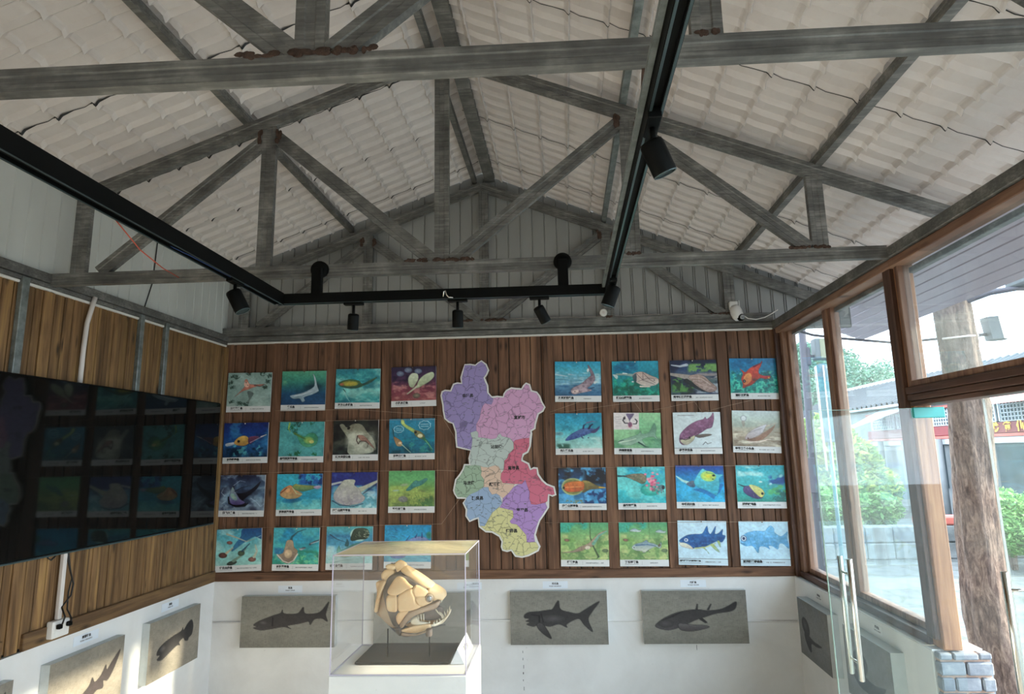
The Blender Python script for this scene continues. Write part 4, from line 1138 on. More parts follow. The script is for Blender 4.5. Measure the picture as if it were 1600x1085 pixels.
def P_L13(a):
    a.bg('3d9aa3', '4fb3b4', '6cc3bd', '2f8f98'); a.nz('a9e2d8', .6, 4, 6, 3); a.nz('1f6f86', .6, 4, 4, 8)
    a.line([(20, 68), (28, 88), (34, 98)], 'a9dcd8', 4, 1, .7)
    a.blob([(6, 46), (14, 36), (34, 31), (52, 36), (60, 44), (80, 32), (92, 26), (80, 40), (60, 52), (44, 58), (20, 56)], '5d7f4a', '35564a', '234038')
    a.ell(32, 44, 20, 8, 'd9c25a', 0, '9a9a48'); a.ell(14, 46, 5, 4, 'b06a50'); a.line([(62, 46), (78, 38), (92, 28)], '2d4d52', 4, 1)
    a.line([(18, 60), (24, 70)], '2d5d5a', 3, 1)
def P_L14(a):
    a.bg('2b2440', '4b2f52', '7a3a4c', '9e5658'); a.nz('c78a86', .8, 7, 10, 6, box=(0, 40, 100, 100)); a.nz('1a1530', .7, 5, 5, 2, box=(0, 0, 100, 60))
    for x, y in ((20, 20), (38, 10), (60, 14)): a.ell(x, y, 9, 8, '9fb0c4', .2, '5b6a86', .9)
    a.ell(56, 86, 9, 8, '9a8f78', 0, '574c46')
    a.blob([(38, 34), (46, 20), (58, 22), (60, 36), (54, 52), (48, 62), (40, 56)], 'dfe6cf', 'b5c09c', '75805e')
    a.blob([(62, 40), (76, 24), (92, 18), (95, 30), (86, 44), (70, 56), (56, 64)], 'd5dfc2', 'aebc92', '6f7c58')
    a.line([(36, 80), (52, 64), (60, 56)], 'cdd3b8', 3, 5)
def P_L21(a):
    a.bg('1d2b6b', '1c3f86', '22588f', '16395e'); a.nz('3c86b8', .7, 4, 4, 12); a.nz('0d1a44', .9, 4, 4, 3, .42, .6, (30, 0, 100, 45), 12); a.nz('0a1c30', .8, 8, 6, 8, box=(0, 70, 100, 110))
    a.nz('5fb8c4', .8, 8, 5, 13, .52, .6, (20, 60, 90, 100))
    a.blob([(6, 60), (8, 68), (26, 62), (28, 56)], 'cfd4d8', '9aa6b4')
    a.blob([(24, 58), (32, 44), (44, 38), (54, 42), (58, 56), (50, 66), (34, 66)], 'e0b860', 'b98a4a', '6d5434')
    a.blob([(56, 44), (66, 40), (80, 42), (70, 52), (62, 62), (56, 58)], '7a4660', '4d2c50')
    a.line([(60, 58), (76, 48), (95, 36)], 'c9b9c4', 1.4, 1.4); a.line([(84, 42), (96, 36)], 'e8e4dc', 3, 1.5)
    a.ell(34, 54, 3.4, 4, '141418')
def P_L22(a):
    a.bg('4f9fa0', '5fb0b0', '58a9ac'); a.nz('3b8890', .5, 4, 4, 2)
    kelp(a, '1e5548', 38, 8, 26, 7, 3); kelp(a, '276152', 34, 28, 20, 6, 5); kelp(a, '1f6a45', 24, 16, 18, 7, 6); kelp(a, '256b50', 72, 8, 8, 4, 7)
    kelp(a, '1f6a45', 42, 94, 22, 6, 9); kelp(a, '1f6a45', 80, 96, 14, 5, 10); kelp(a, '2b6a50', 28, 98, 10, 4, 11)
    a.line([(22, 4), (20, 20), (24, 30)], 'a8c85a', 4, 1)
    a.blob([(40, 36), (56, 42), (66, 34), (78, 34), (86, 48), (82, 66), (66, 74), (52, 68), (44, 54)], '3f8f6b', '57a67a', '2c6d58', .9)
    a.ell(66, 54, 13, 11, 'b8c860', .5, '6fae6e'); a.ell(72, 58, 6, 5, 'e6e08a', .4); a.line([(34, 34), (48, 44), (58, 50)], '557a3e', 6, 2)
def P_L23(a):
    a.bg('1f2726', '3a3a34', '44483f', '3a4a48'); a.nz('0b0f14', .9, 3, 3, 5, .4, .6)
    a.blob([(14, 16), (22, 12), (30, 22), (44, 12), (62, 14), (74, 34), (90, 60), (92, 90), (60, 100), (34, 96), (34, 60), (26, 40)], 'a9a58c', 'c9cdb8', al=.75)
    a.nz('e6e8d8', .7, 4, 4, 6, .45, .65, (25, 30, 95, 100), 12); a.nz('5d4f44', .7, 5, 5, 16, .5, .6, (36, 12, 76, 50), 8)
    a.ell(34, 24, 3.4, 5, '0c0c0e', .5)
    a.blob([(54, 46), (66, 46), (78, 60), (92, 84), (74, 66), (62, 60)], 'b58878', '8f6a60', '5a423c')
    a.line([(54, 46), (52, 60), (56, 70), (60, 62), (72, 62), (78, 70), (76, 80)], '4b3a36', 2.6, 1.4); a.line([(92, 84), (90, 96)], '4b4a44', 2, 1)
def P_L24(a):
    a.bg('2f8db0', '2b86a4', '1f7896', '155f78'); a.nz('1a9aa8', .5, 4, 4, 2, box=(0, 55, 100, 100)); a.nz('0d4a58', .8, 10, 6, 5, .5, .6, (0, 80, 100, 110)); a.nz('4fb39a', .5, 10, 8, 9, .5, .6, (30, 60, 100, 100))
    for cx, cy, rx, ry in ((21, 30, 10, 9), (78, 20, 12, 12)):
        for k in range(9):
            q = 2 * PI * k / 9; a.line([(cx + rx * math.cos(q), cy + ry * math.sin(q)), (cx + rx * 1.15 * math.cos(q + .35), cy + ry * 1.15 * math.sin(q + .35)), (cx + rx * math.cos(q + .7), cy + ry * math.sin(q + .7))], 'cdeef5', 1.2)
    for y in (17, 23): a.line([(70, y), (86, y)], 'bfe4ee', 1.6)
    for y in (28, 33): a.line([(15, y), (27, y)], 'bfe4ee', 1.4)
    a.blob([(27, 2), (33, 6), (36, 16), (56, 32), (60, 44), (50, 38), (32, 22), (26, 12)], 'cfdf86', '9fb86a', '5b7c50')
    a.blob([(56, 34), (68, 38), (78, 50), (76, 60), (64, 56), (56, 46)], '8d7c50', '6c7550', '3f4c3a'); a.ell(68, 50, 6, 6, 'f4ecc4'); a.ell(58, 40, 3, 4, '141a18')
    a.line([(76, 58), (86, 72), (94, 92)], '3c7f5a', 7, 2); a.line([(80, 64), (96, 90)], '9fe0c0', 1.2, .5)
    a.line([(8, 30), (10, 48), (16, 60)], '1f5560', 3, 2); a.blob([(10, 52), (18, 56), (28, 66), (28, 78), (18, 78), (13, 66)], '8a6240', 'b89a72', '4c3c34'); a.ell(24, 70, 4, 4, 'e9c9a0'); a.line([(28, 74), (48, 98)], 'd7e6c8', 2, 1)
def P_L31(a):
    a.bg('20223c', '4f6884', '6484a0', '262b48'); a.nz('a4bccc', .7, 4, 4, 3, .42, .58); a.nz('1a1c34', .7, 2, 2, 5, .55, .7)
    for L in ([(12, 60), (4, 50), (8, 38)], [(70, 66), (84, 78), (92, 90), (100, 82)], [(30, 30), (44, 16), (56, 20)], [(6, 82), (18, 70)]): a.line(L, 'c4d6ea', 1, .6)
    a.blob([(30, 30), (34, 46), (40, 52), (60, 48), (76, 34), (90, 18), (82, 40), (62, 62), (54, 72), (62, 84), (48, 88), (30, 86), (22, 70), (24, 50)], '1b1826', '0e0d18')
    a.blob([(28, 34), (36, 50), (46, 68), (58, 78), (46, 84), (28, 82), (22, 66), (24, 48)], '9db8b0', '5a4a86', '2a2340'); a.ell(32, 62, 6, 12, 'b9c8a8', -.6, '7ab0a0', .8)
    a.line([(20, 62), (22, 80), (38, 90), (58, 88), (64, 80)], '0d0c16', 3, 3)
    a.line([(34, 46), (48, 36), (62, 32)], '20202e', 3, 1.5)
def P_L32(a):
    a.bg('3bb2cc', '45b4cb', '2f9fc0', '6cc6c8'); a.nz('8cdcd6', .6, 6, 5, 4, .45, .6, (0, 70, 100, 110)); a.nz('2a5fb0', .95, 9, 7, 3, .38, .5, (44, -8, 110, 36), 9); a.nz('0f2f6a', .9, 12, 9, 8, .52, .6, (44, 0, 106, 34))
    a.ell(34, 74, 24, 8, '0f4a7a', -.1, '2b8fb4', .8)
    a.blob([(34, 36), (42, 28), (46, 30), (60, 32), (80, 34), (92, 38), (78, 44), (58, 50), (44, 46)], 'a8a55a', '4f7f62', '39564a')
    a.blob([(8, 52), (16, 40), (30, 32), (40, 44), (56, 56), (46, 68), (24, 70), (10, 62)], 'd98f60', 'b7a074', '6a5038'); a.ell(24, 46, 6, 7, 'e8b07c', .4); a.line([(9, 54), (22, 40)], '7a3c2c', 2.5); a.line([(34, 38), (44, 56), (56, 58)], 'c8d0a0', 2)
    a.blob([(80, 38), (92, 34), (98, 38), (90, 44)], 'd0b0c4', '9a90b8')
def P_L33(a):
    a.bg('222a78', '24307c', '4a94b4', '7cc0c8'); a.nz('6fb6c8', .8, 4, 5, 6, .4, .55, (0, 35, 100, 110)); a.nz('cfeef0', .7, 7, 7, 8, .5, .62, (30, 50, 100, 110)); a.nz('4a6ab8', .7, 3, 3, 3, .5, .6, (0, 0, 80, 30))
    a.line([(0, 34), (20, 28), (34, 26)], 'b9c0c4', 6, 4); a.line([(100, 26), (72, 44), (58, 52)], 'c2c4ae', 6, 16); a.line([(96, 36), (70, 60)], '203a5c', 5, 3, .7)
    a.blob([(6, 62), (12, 46), (22, 30), (28, 22), (44, 20), (52, 24), (50, 36), (60, 46), (66, 60), (74, 72), (66, 86), (44, 92), (24, 90), (8, 78)], 'bdbfae', 'a8a0ac', '6d6670', tex='d5d4c8')
    a.ell(30, 60, 10, 18, 'd2d2c2', .3, 'b8b4b8', .6); a.line([(4, 80), (20, 92), (50, 96), (70, 88)], '2f3a58', 3, 2, .8)
def P_L34(a):
    a.bg('5fa86a', '6db574', '7fa85c', '8f9c58', '6f8c52'); a.nz('b5c86a', .7, 4, 6, 4, .45, .6, (0, 40, 100, 110)); a.nz('3f6b3f', .8, 12, 6, 8, .48, .58, (40, 68, 100, 110)); a.nz('5a4f50', .7, 6, 6, 11, .5, .6, (60, 55, 100, 84)); a.strokes(60, '3d6a38', (36, 70, 76, 100), 7, 1, -PI / 2, 5, .6, .3)
    a.ell(34, 40, 10, 4, 'b9c0a0', -.2, '8fa880', .8); a.ell(16, 56, 8, 2.6, 'b5c4c8', -.1, '8fb0a0', .8)
    a.blob([(38, 55), (48, 40), (58, 28), (66, 30), (80, 22), (84, 26), (72, 40), (56, 48), (46, 56)], '4f8f86', '3d7f7a', '2c5f5c'); a.spk(14, '2a5a60', 1.2, (46, 30, 70, 50), 3)
    a.ell(32, 80, 11, 9, 'a8a8a8', .1, '7c8078'); a.strokes(14, '5b605c', (24, 74, 40, 88), 5, 1, .5, 4, .7)
def P_L41(a):
    a.bg('4ba6c0', '6cc0cc', '8fd2cf', '9fd6ce'); a.nz('bfe8e2', .6, 4, 4, 5)
    a.blob([(60, 0), (100, 0), (100, 30), (84, 24), (60, 40), (36, 62), (40, 46), (54, 22)], '1f4a80', '3f86ac', '173a60'); a.line([(98, 22), (70, 36), (44, 60)], '9fc4d0', 1.5)
    a.line([(24, 14), (44, 24), (66, 36)], 'b9b9a8', 5, 2); a.line([(66, 36), (84, 30)], 'a8a48f', 2, 1); a.ell(30, 38, 7, 5, 'a8685c', .3, '6c4a4c')
    a.ell(16, 72, 10, 8, '7a4a44', .2, '4a3834'); a.line([(24, 66), (38, 52)], 'c9b79a', 6, 2)
    a.ell(36, 94, 12, 6, '4c5448', -.3, '2f3c38'); a.line([(40, 88), (54, 76), (66, 56)], '7d9a88', 8, 2); a.ell(56, 68, 8, 8, '5a6a50', -.5, '36463c'); a.line([(58, 62), (74, 42)], '24506a', 5, 2)
    a.ell(80, 86, 9, 7, 'a06a5c', 0, '6c4c48'); a.line([(84, 80), (90, 64), (86, 46)], 'c8cdb8', 6, 2)
def P_L42(a):
    a.bg('1f86b4', '2f9cbc', '35a8a8', '2f9a84'); a.nz('63c8c0', .6, 3, 3, 4); a.nz('1f8460', .7, 8, 8, 6, .45, .58, (50, 60, 110, 110)); a.nz('8fe0a0', .6, 14, 14, 9, .52, .6, (0, 70, 110, 110)); a.nz('1b5a9a', .7, 3, 3, 8, .45, .6, (0, 20, 30, 90))
    a.line([(38, 40), (40, 26), (52, 12), (70, 4)], '2c5c6a', 7, 1.5)
    a.blob([(30, 36), (42, 36), (46, 54), (54, 64), (50, 78), (46, 92), (34, 98), (22, 92), (10, 76), (22, 70), (26, 54)], 'b9a488', '8a7466', '5a4c48'); a.ell(34, 72, 9, 13, 'f0d9b0', 0, 'c9a888'); a.line([(10, 74), (24, 92), (36, 97), (46, 90), (54, 72)], 'd6cfc4', 3, 3)
    a.blob([(56, 58), (66, 54), (72, 56), (62, 62)], '2c3c50', 'd9dcd8'); a.line([(80, 46), (90, 38), (100, 34)], '3c4c5c', 5, 2); a.line([(82, 44), (98, 38)], 'e0e4e0', 1.4)
def P_L43(a):
    a.bg('56b2b4', '3f92b4', '4f9fc0', 'b8dfe0', '9fd3d0'); a.nz('2f6f9a', .7, 3, 4, 5, .45, .6, (0, 20, 60, 52)); a.nz('d8f0ec', .6, 4, 4, 8, .45, .6, (0, 50, 100, 110))
    a.line([(8, 22), (22, 34), (44, 44)], '2c4c60', 3, 1); a.blob([(40, 52), (44, 34), (40, 28), (48, 40), (48, 54)], '1f4a60', '2c5c5c')
    a.blob([(24, 72), (28, 52), (34, 64), (60, 48), (86, 44), (100, 50), (100, 66), (70, 76), (40, 84)], '3d7a6c', '9fc8bc', '2f5f58'); a.line([(40, 78), (70, 70), (98, 60)], 'e6f2ec', 3, 2)
    a.ell(70, 22, 20, 20, 'c8e6dc', 0, 'b0d8d0'); a.blob([(54, 24), (60, 8), (74, 4), (88, 8), (92, 22), (86, 34), (70, 36), (56, 40), (52, 34)], '3c4c3c', '26342c', '1a2420'); a.strokes(16, 'b9c4a8', (80, 10, 90, 30), 5, 1.4, .2, 3, .8); a.strokes(10, '7c8c74', (58, 10, 76, 30), 6, 1.6, 1, 6, .7)
    a.line([(16, 98), (40, 92), (70, 88)], '8fb8b0', 2, 1)
def P_L44(a):
    a.bg('1f93c4', '2f9fcb', '3ba8cb', '57b4cc'); a.nz('1878a8', .6, 4, 4, 5); a.nz('7fd0d8', .6, 5, 4, 8, box=(0, 60, 100, 110))
    a.blob([(46, 46), (60, 36), (72, 32), (86, 34), (96, 44), (80, 48), (60, 50)], '8f9cc8', '5f78b0', '2f4c80'); a.line([(46, 44), (54, 30)], '2a4c86', 3, 1); a.line([(80, 34), (80, 20)], '2a4c86', 4, 1); a.line([(66, 34), (70, 24)], '2a4c86', 4, 1)
    a.strokes(9, '1c4c80', (6, 10, 40, 34), 7, 1.5, .2, 4, .8); a.ell(95, 28, 6, 10, '1f6a60', 0, '2f8f80'); a.blob([(12, 78), (30, 82), (52, 74), (40, 90), (18, 90)], '7c6ab0', '4f78b4', '33507c'); a.strokes(14, '246f9a', (50, 70, 96, 96), 8, 2, .1, 6, .7)
def P_R11(a):
    a.bg('2f9fc4', '4fb3cb', '7ab8cc', '5f92b4', '3a688f'); a.nz('c4e6ec', .8, 3, 10, 5, .5, .6, (0, 28, 100, 70)); a.nz('31648c', .8, 4, 9, 9, .45, .58, (0, 65, 110, 110))
    a.line([(2, 38), (20, 42), (28, 44)], 'c8dde6', 4, 1); a.line([(30, 38), (46, 40)], 'b4ccd8', 3, 1); a.line([(2, 52), (30, 54)], '3c7494', 2, 1)
    a.line([(34, 92), (60, 88), (84, 76)], '2c4c6c', 9, 3, .7)
    a.blob([(34, 86), (40, 76), (56, 66), (70, 50), (78, 40), (74, 24), (72, 10), (80, 24), (86, 42), (86, 56), (78, 70), (70, 78), (80, 84), (72, 88), (56, 92), (40, 96)], '8a7080', 'c9b4bc', '54485c', tex='6c5866'); a.ell(44, 88, 8, 5, 'e6cdc8', -.3); a.ell(43, 88, 1.4, 1.4, '4a3040'); a.ell(72, 26, 2.6, 6, 'eef2f0', .1); a.blob([(84, 60), (92, 58), (86, 66)], 'dfe4e8')
def P_R12(a):
    a.bg('2ba2bc', '1f8ea4', '148a86', '0f7462'); a.nz('125f86', .8, 3, 3, 5, .45, .6, (0, 0, 60, 40)); a.nz('2fb08f', .8, 14, 12, 6, .48, .58, (0, 45, 110, 110)); a.nz('0b5a44', .7, 10, 9, 3, .48, .58, (0, 50, 100, 110))
    a.line([(10, 38), (28, 38), (46, 42)], '8fa8a0', 5, 8); a.blob([(2, 38), (12, 42), (10, 52), (4, 44)], 'e0ebe8', 'b8d0cc'); a.line([(24, 35), (32, 36)], 'e8eeea', 3, 2)
    a.blob([(44, 42), (50, 34), (66, 32), (82, 42), (98, 52), (99, 64), (88, 72), (68, 72), (54, 64), (46, 54)], 'c4a89c', 'd8cdc4', '5c4c50'); a.blob([(44, 44), (52, 36), (52, 60), (48, 58)], '54646a', '3c5058')
    for L in ([(52, 36), (66, 56), (90, 68)], [(66, 34), (66, 54)], [(66, 34), (80, 54), (92, 64)], [(54, 60), (76, 50), (96, 52)]): a.line(L, '6c5458', 1.2)
    a.ell(44, 60, 2.6, 2, 'f4f6f4'); a.line([(60, 74), (80, 75)], 'f0dcd0', 4, 3); a.ell(90, 56, 1.6, 1.6, '46343c')
def P_R13(a):
    a.bg('232c56', '28406a', '5c6a78', '3c5a50', '40566c'); a.nz('0e1430', .8, 3, 3, 4); a.nz('7cae5a', .9, 10, 8, 6, .42, .54, (36, 8, 104, 38)); a.nz('5c9a46', .9, 10, 8, 8, .4, .52, (0, 48, 52, 96)); a.nz('1c2c1c', .8, 12, 10, 12, .5, .58, (0, 60, 50, 104))
    a.line([(4, 14), (22, 18), (36, 14)], 'c0c8d4', 3, 8); a.nz('b8a49c', .8, 4, 10, 9, .45, .58, (54, 36, 108, 60)); a.nz('cfd6de', .8, 5, 5, 10, .42, .56, (50, 66, 108, 100))
    a.line([(0, 40), (24, 46), (44, 52)], 'a89c94', 7, 16); a.line([(34, 60), (60, 84), (78, 92)], '17161c', 12, 4, .85)
    a.blob([(40, 48), (56, 42), (72, 48), (86, 66), (97, 80), (94, 90), (80, 94), (62, 82), (48, 66)], 'b09488', '8f7670', '4a3836', tex='d9c4ba'); a.line([(46, 52), (66, 54), (84, 72)], 'd6beb4', 2); a.line([(54, 66), (70, 76), (90, 84)], 'c8aca4', 2); a.line([(60, 98), (90, 98)], '2a3c5c', 3)
def P_R14(a):
    a.bg('1d7fb4', '1b8ab4', '149a98', '1ca48c'); a.nz('0f5f8f', .6, 3, 3, 5, .45, .6, (0, 0, 100, 40)); a.nz('57d0b4', .9, 18, 16, 6, .5, .56, (0, 34, 110, 110)); a.nz('0c6468', .8, 16, 14, 3, .5, .57, (0, 34, 110, 110))
    a.blob([(22, 30), (28, 36), (34, 40), (44, 28), (56, 20), (64, 16), (70, 8), (66, 24), (62, 32), (62, 44), (70, 50), (86, 54), (76, 60), (62, 58), (46, 76), (34, 82), (26, 86), (27, 74), (24, 60), (28, 44)], 'd9503a', 'a8382c', '7a2420')
    a.blob([(34, 46), (44, 44), (46, 60), (38, 74), (30, 76), (28, 62)], 'eaa860', 'd98048', al=.9); a.ell(30, 66, 3.6, 5, '2c1c20'); a.ell(30, 66, 1, 1.4, 'c8c0b8'); a.ell(52, 62, 6, 5, '3a3430', -.6, '8a3c2c', .7); a.line([(52, 24), (64, 16), (70, 12)], '7a1c2c', 5, 1); a.line([(68, 54), (84, 52)], 'd93c44', 5, 3); a.ell(82, 56, 2, 3, 'e8a040')
def P_R21(a):
    a.bg('2a94b8', '35a2c0', '4fb4c4', '8fd0cc', 'a8d9d0'); a.nz('d4f0e8', .6, 3, 5, 5, .45, .6, (20, 66, 100, 110)); a.nz('1f7f9c', .5, 4, 4, 7, .45, .6, (0, 0, 100, 50))
    a.blob([(22, 78), (28, 66), (42, 54), (60, 44), (78, 44), (90, 50), (74, 58), (58, 66), (40, 74)], '5f7cb4', '3f5a9a', '2a3c70', tex='2f4480'); a.line([(60, 44), (62, 34), (66, 32)], '2a2c50', 4, 2); a.line([(72, 44), (76, 36), (80, 32)], '1f2244', 5, 3); a.blob([(76, 54), (86, 46), (96, 38), (90, 52), (82, 58)], '3a3c6c', '5a4c78'); a.spk(5, '2a2c50', 2, (50, 62, 72, 72), 4)
    a.line([(68, 28), (80, 24), (88, 26)], '6c6a8c', 4, 1); a.strokes(12, '2c5c74', (6, 12, 40, 50), 5, 1.3, -.3, 8, .8); a.ell(8, 58, 10, 6, '4f7480', 0, '86b0b4', .8); a.nz('2f5c4c', .9, 10, 6, 12, .4, .5, (0, 84, 34, 106))
def P_R22(a):
    a.bg('7fbf8c', '8ac894', '74b07c', '64a078'); a.nz('b4deac', .5, 3, 3, 4); a.nz('4f8a6c', .6, 3, 4, 8, .45, .6, (0, 70, 110, 110))
    a.blob([(0, 0), (54, 0), (54, 48), (0, 48)], 'e8dedc', sharp=True); a.blob([(27, 4), (36, 3), (44, 4), (36, 20), (34, 26), (32, 18)], '7c6c8c', '5a4a6a'); a.ell(35, 34, 5, 8, '6a4a6c', 0, 'a0607a'); a.line([(24, 12), (20, 22), (24, 30), (30, 30)], '241c24', 2.5); a.line([(46, 18), (50, 24), (48, 32), (42, 32)], '241c24', 2.5); a.strokes(10, 'c85a6a', (26, 34, 46, 42), 6, .8, .4, 4, .8); a.ell(23, 16, 3, 4, '3a2c34')
    for y in (12, 20, 26, 31, 38): a.line([(5, y), (16, y)], 'b8a8a8', 1)
    a.blob([(8, 84), (18, 76), (34, 70), (52, 60), (56, 52), (60, 60), (74, 56), (80, 44), (86, 30), (90, 44), (88, 62), (92, 76), (80, 68), (60, 76), (66, 92), (52, 84), (34, 92), (14, 90)], '5f8f74', 'a8c8b0', '3f6654'); a.line([(12, 84), (30, 80), (46, 74)], 'd4e4d0', 3, 2); a.line([(52, 84), (66, 96), (74, 98)], '2f4c44', 4, 1); a.line([(10, 82), (20, 78)], '2f4a40', 2)
def P_R23(a):
    a.bg('d4dfe2', 'dbe6e8', 'd8e4e8'); a.line([(10, 9), (44, 9)], '6c6c70', 1.2)
    a.blob([(12, 70), (16, 58), (30, 40), (48, 26), (64, 20), (68, 14), (71, 20), (80, 12), (85, 2), (86, 18), (84, 32), (80, 44), (70, 48), (58, 58), (44, 70), (36, 84), (20, 92), (12, 84)], '8f5c7c', '6a3c5c', '40243a', tex='a8789a'); a.blob([(14, 78), (30, 74), (44, 66), (40, 80), (26, 92), (16, 86)], 'dcd6a8', 'b0a898', '6c5a58'); a.line([(12, 74), (24, 78), (34, 74)], '3a2030', 2); a.ell(33, 71, 2.4, 2.4, '1c1014')
    a.blob([(46, 66), (66, 62), (80, 64), (66, 70), (52, 72)], '7a6a5c', '544844', '2c2424'); a.line([(60, 92), (66, 84), (70, 90), (78, 86)], '2c2c30', 1.4, .8)
def P_R24(a):
    a.bg('cfdcdc', 'c4d2c8', 'b8b4a0', 'b5a690', 'a89a86'); a.nz('9fb0a4', .5, 3, 5, 4, .45, .6, (0, 20, 100, 50)); a.nz('e4ddc8', .9, 3, 9, 7, .48, .57, (0, 56, 110, 110)); a.nz('86735f', .7, 3, 10, 11, .48, .58, (0, 56, 110, 110))
    a.ell(24, 22, 7, 9, 'd9dfe0', 0, '9aa4a8'); a.ell(24, 22, 5, 7, 'e6ecec'); a.line([(23, 32), (24, 44)], 'a0887c', 7, 5, .5)
    a.blob([(26, 80), (30, 68), (40, 56), (54, 46), (66, 40), (72, 38), (68, 48), (62, 62), (50, 72), (36, 80)], 'dfe0e6', 'b8a8a8', '76605c'); a.blob([(28, 82), (50, 74), (64, 62), (80, 48), (90, 38), (80, 60), (60, 82), (40, 86)], 'b4886c', '8a604c', al=.85); a.line([(70, 44), (92, 34)], 'd9c4b0', 2, 1); a.line([(34, 88), (56, 88), (72, 80)], 'ecd9cc', 3, 2); a.ell(32, 78, 2, 1.8, '5c2c2c'); a.line([(36, 62), (50, 54), (62, 50)], '8c7c80', 1)
def P_R31(a):
    a.bg('1c2438', '274a72', '2f6ca4', '4fa0cc'); a.nz('5fb4e4', .9, 5, 5, 5, .44, .56); a.nz('120e18', .95, 6, 6, 9, .42, .54, (46, -10, 110, 56), 14); a.nz('241c1c', .9, 5, 5, 3, .4, .55, (-10, -10, 34, 44)); a.nz('14285c', .8, 9, 8, 8, .5, .58, (50, 60, 110, 110))
    a.blob([(48, 40), (62, 38), (80, 50), (97, 56), (84, 60), (66, 62), (50, 70)], 'a08c4c', '5c5034', '2c2418'); a.line([(86, 56), (98, 57)], 'e8b848', 3, 2)
    a.ell(30, 54, 25, 25, '8f9c60', 0, 'c8cc8c'); a.ell(30, 54, 22, 22, 'a89c54', 0, '7c8450'); a.blob([(10, 56), (20, 42), (50, 40), (54, 56), (46, 66), (20, 68)], 'dc8040', 'c05a34', '7a3420'); a.line([(14, 56), (50, 54)], 'eaa86a', 1.5); a.ell(11, 57, 2.6, 4, '2c1c14'); a.spk(12, '8a8a60', 3, (14, 92, 50, 99), 5)
def P_R32(a):
    a.bg('35b4cc', '3fc0cc', '3ec4cc', '2fb4c0'); a.nz('8fe6dc', .6, 3, 4, 4); a.nz('1f94bc', .6, 3, 3, 7, .45, .6, (0, 0, 100, 30))
    a.ell(68, 64, 22, 18, '3fc8b0', 0, '1f9f94'); a.ell(70, 60, 17, 14, '6fdcc4', 0, '3fb8a8')
    a.blob([(4, 26), (18, 24), (36, 20), (58, 22), (60, 40), (52, 48), (38, 40), (20, 30)], '7a7460', '5f6c54', '39463c', tex='a88c74'); a.line([(2, 26), (20, 27)], '17404c', 5, 2)
    r = random.Random(4)
    for i in range(46): a.ell(r.gauss(72, 6), r.gauss(38, 11), 4, 4, r.choice(['f07c9c', 'e85c84', 'f4a4b4', 'dc6c8c']), soft=.6)
    for i in range(26): a.ell(r.gauss(78, 7), r.gauss(62, 5), 2.4, 2.4, r.choice(['8c5c6c', 'b48c94', '5c6c6c']), soft=.6)
    a.ell(92, 58, 6, 8, '7f9a9a', 0, '547078'); a.ell(95, 58, 3.6, 6, '1c2428')
def P_R33(a):
    a.bg('1c3f98', '1b86c4', '1ca0d8', '22acdc'); a.nz('4fc4e8', .5, 3, 3, 4, .45, .6, (0, 30, 100, 110))
    a.blob([(36, 66), (60, 78), (76, 92), (80, 86), (92, 70), (96, 50), (70, 60)], '1468b0', '1a74b8', al=.8)
    a.line([(2, 30), (14, 42), (34, 52)], 'b8e8e4', 2.5, 9); a.blob([(22, 50), (36, 42), (40, 54), (38, 60), (28, 58)], '6c7c8c', '3f5a78')
    a.blob([(38, 48), (44, 30), (56, 10), (66, 16), (82, 24), (98, 26), (90, 36), (90, 54), (84, 80), (76, 78), (62, 68), (46, 60)], '6fd4dc', '35b0cc', '1f84a8'); a.ell(68, 30, 17, 15, 'eee03c', .3, 'a4dc84'); a.ell(79, 28, 3.4, 3, '1c2c30'); a.ell(77, 38, 2, 1.6, '2c4438'); a.line([(64, 20), (80, 24)], '50a86c', 1.5)
def P_R34(a):
    a.bg('2fa8bc', '52bcc4', '3cb0b4', '2f9c8c'); a.nz('c8f0ec', .8, 3, 4, 5, .45, .6, (0, 0, 60, 34)); a.nz('2458a8', .95, 10, 9, 6, .42, .52, (64, 26, 106, 58), 8); a.nz('5cbc6c', .8, 8, 7, 8, .44, .56, (60, 50, 106, 84)); a.nz('0f5f5c', .8, 12, 10, 3, .48, .56, (60, 66, 108, 110)); a.nz('1c7f86', .6, 10, 8, 13, .5, .58, (0, 70, 60, 110))
    a.ell(50, 46, 4, 2.4, 'e0f4ec', .1); a.ell(70, 52, 3, 4, 'a8e0e8', .6); a.ell(92, 30, 4, 6, 'b8ecf0', .6, '6cc4d4')
    a.line([(4, 52), (14, 58), (24, 60)], '2c4c50', 2, 6); a.blob([(16, 60), (30, 58), (42, 74), (52, 88), (40, 92), (24, 84), (14, 72)], '5c4c78', '40346a', '241c3c')
    a.strokes(8, '8c7cb0', (20, 64, 42, 86), 7, 1.4, 1.3, 5, .8, .2); a.blob([(26, 56), (38, 56), (52, 66), (56, 78), (50, 88), (40, 80)], 'd9d88c', 'e0d878', '6c7440'); a.ell(52, 78, 2.8, 4, '141c1c'); a.spk(8, 'f2f0c8', 1.3, (30, 58, 46, 72), 7)
def _green(a, s):
    a.bg('5aa878', '80b070', 'a6c078', '94b070'); a.nz('3fb09c', .8, 3, 3, s, .42, .58, (-10, -10, 60, 30)); a.nz('c8d08c', .8, 4, 5, s + 1, .46, .58, (0, 30, 110, 110)); a.nz('5f8f54', .6, 9, 9, s + 2, .5, .58, (0, 40, 110, 110)); a.ell(18, 48, 14, 7, '6f9a58', 0, '94bc68', .7)
    a.ell(13, 48, 6, 4, 'b47c6c', .2, '6c5c4c'); a.ell(92, 76, 7, 5, '7a8c64', 0, '5c7454'); a.line([(16, 10), (18, 26)], '3f8c54', 1.4, .8)
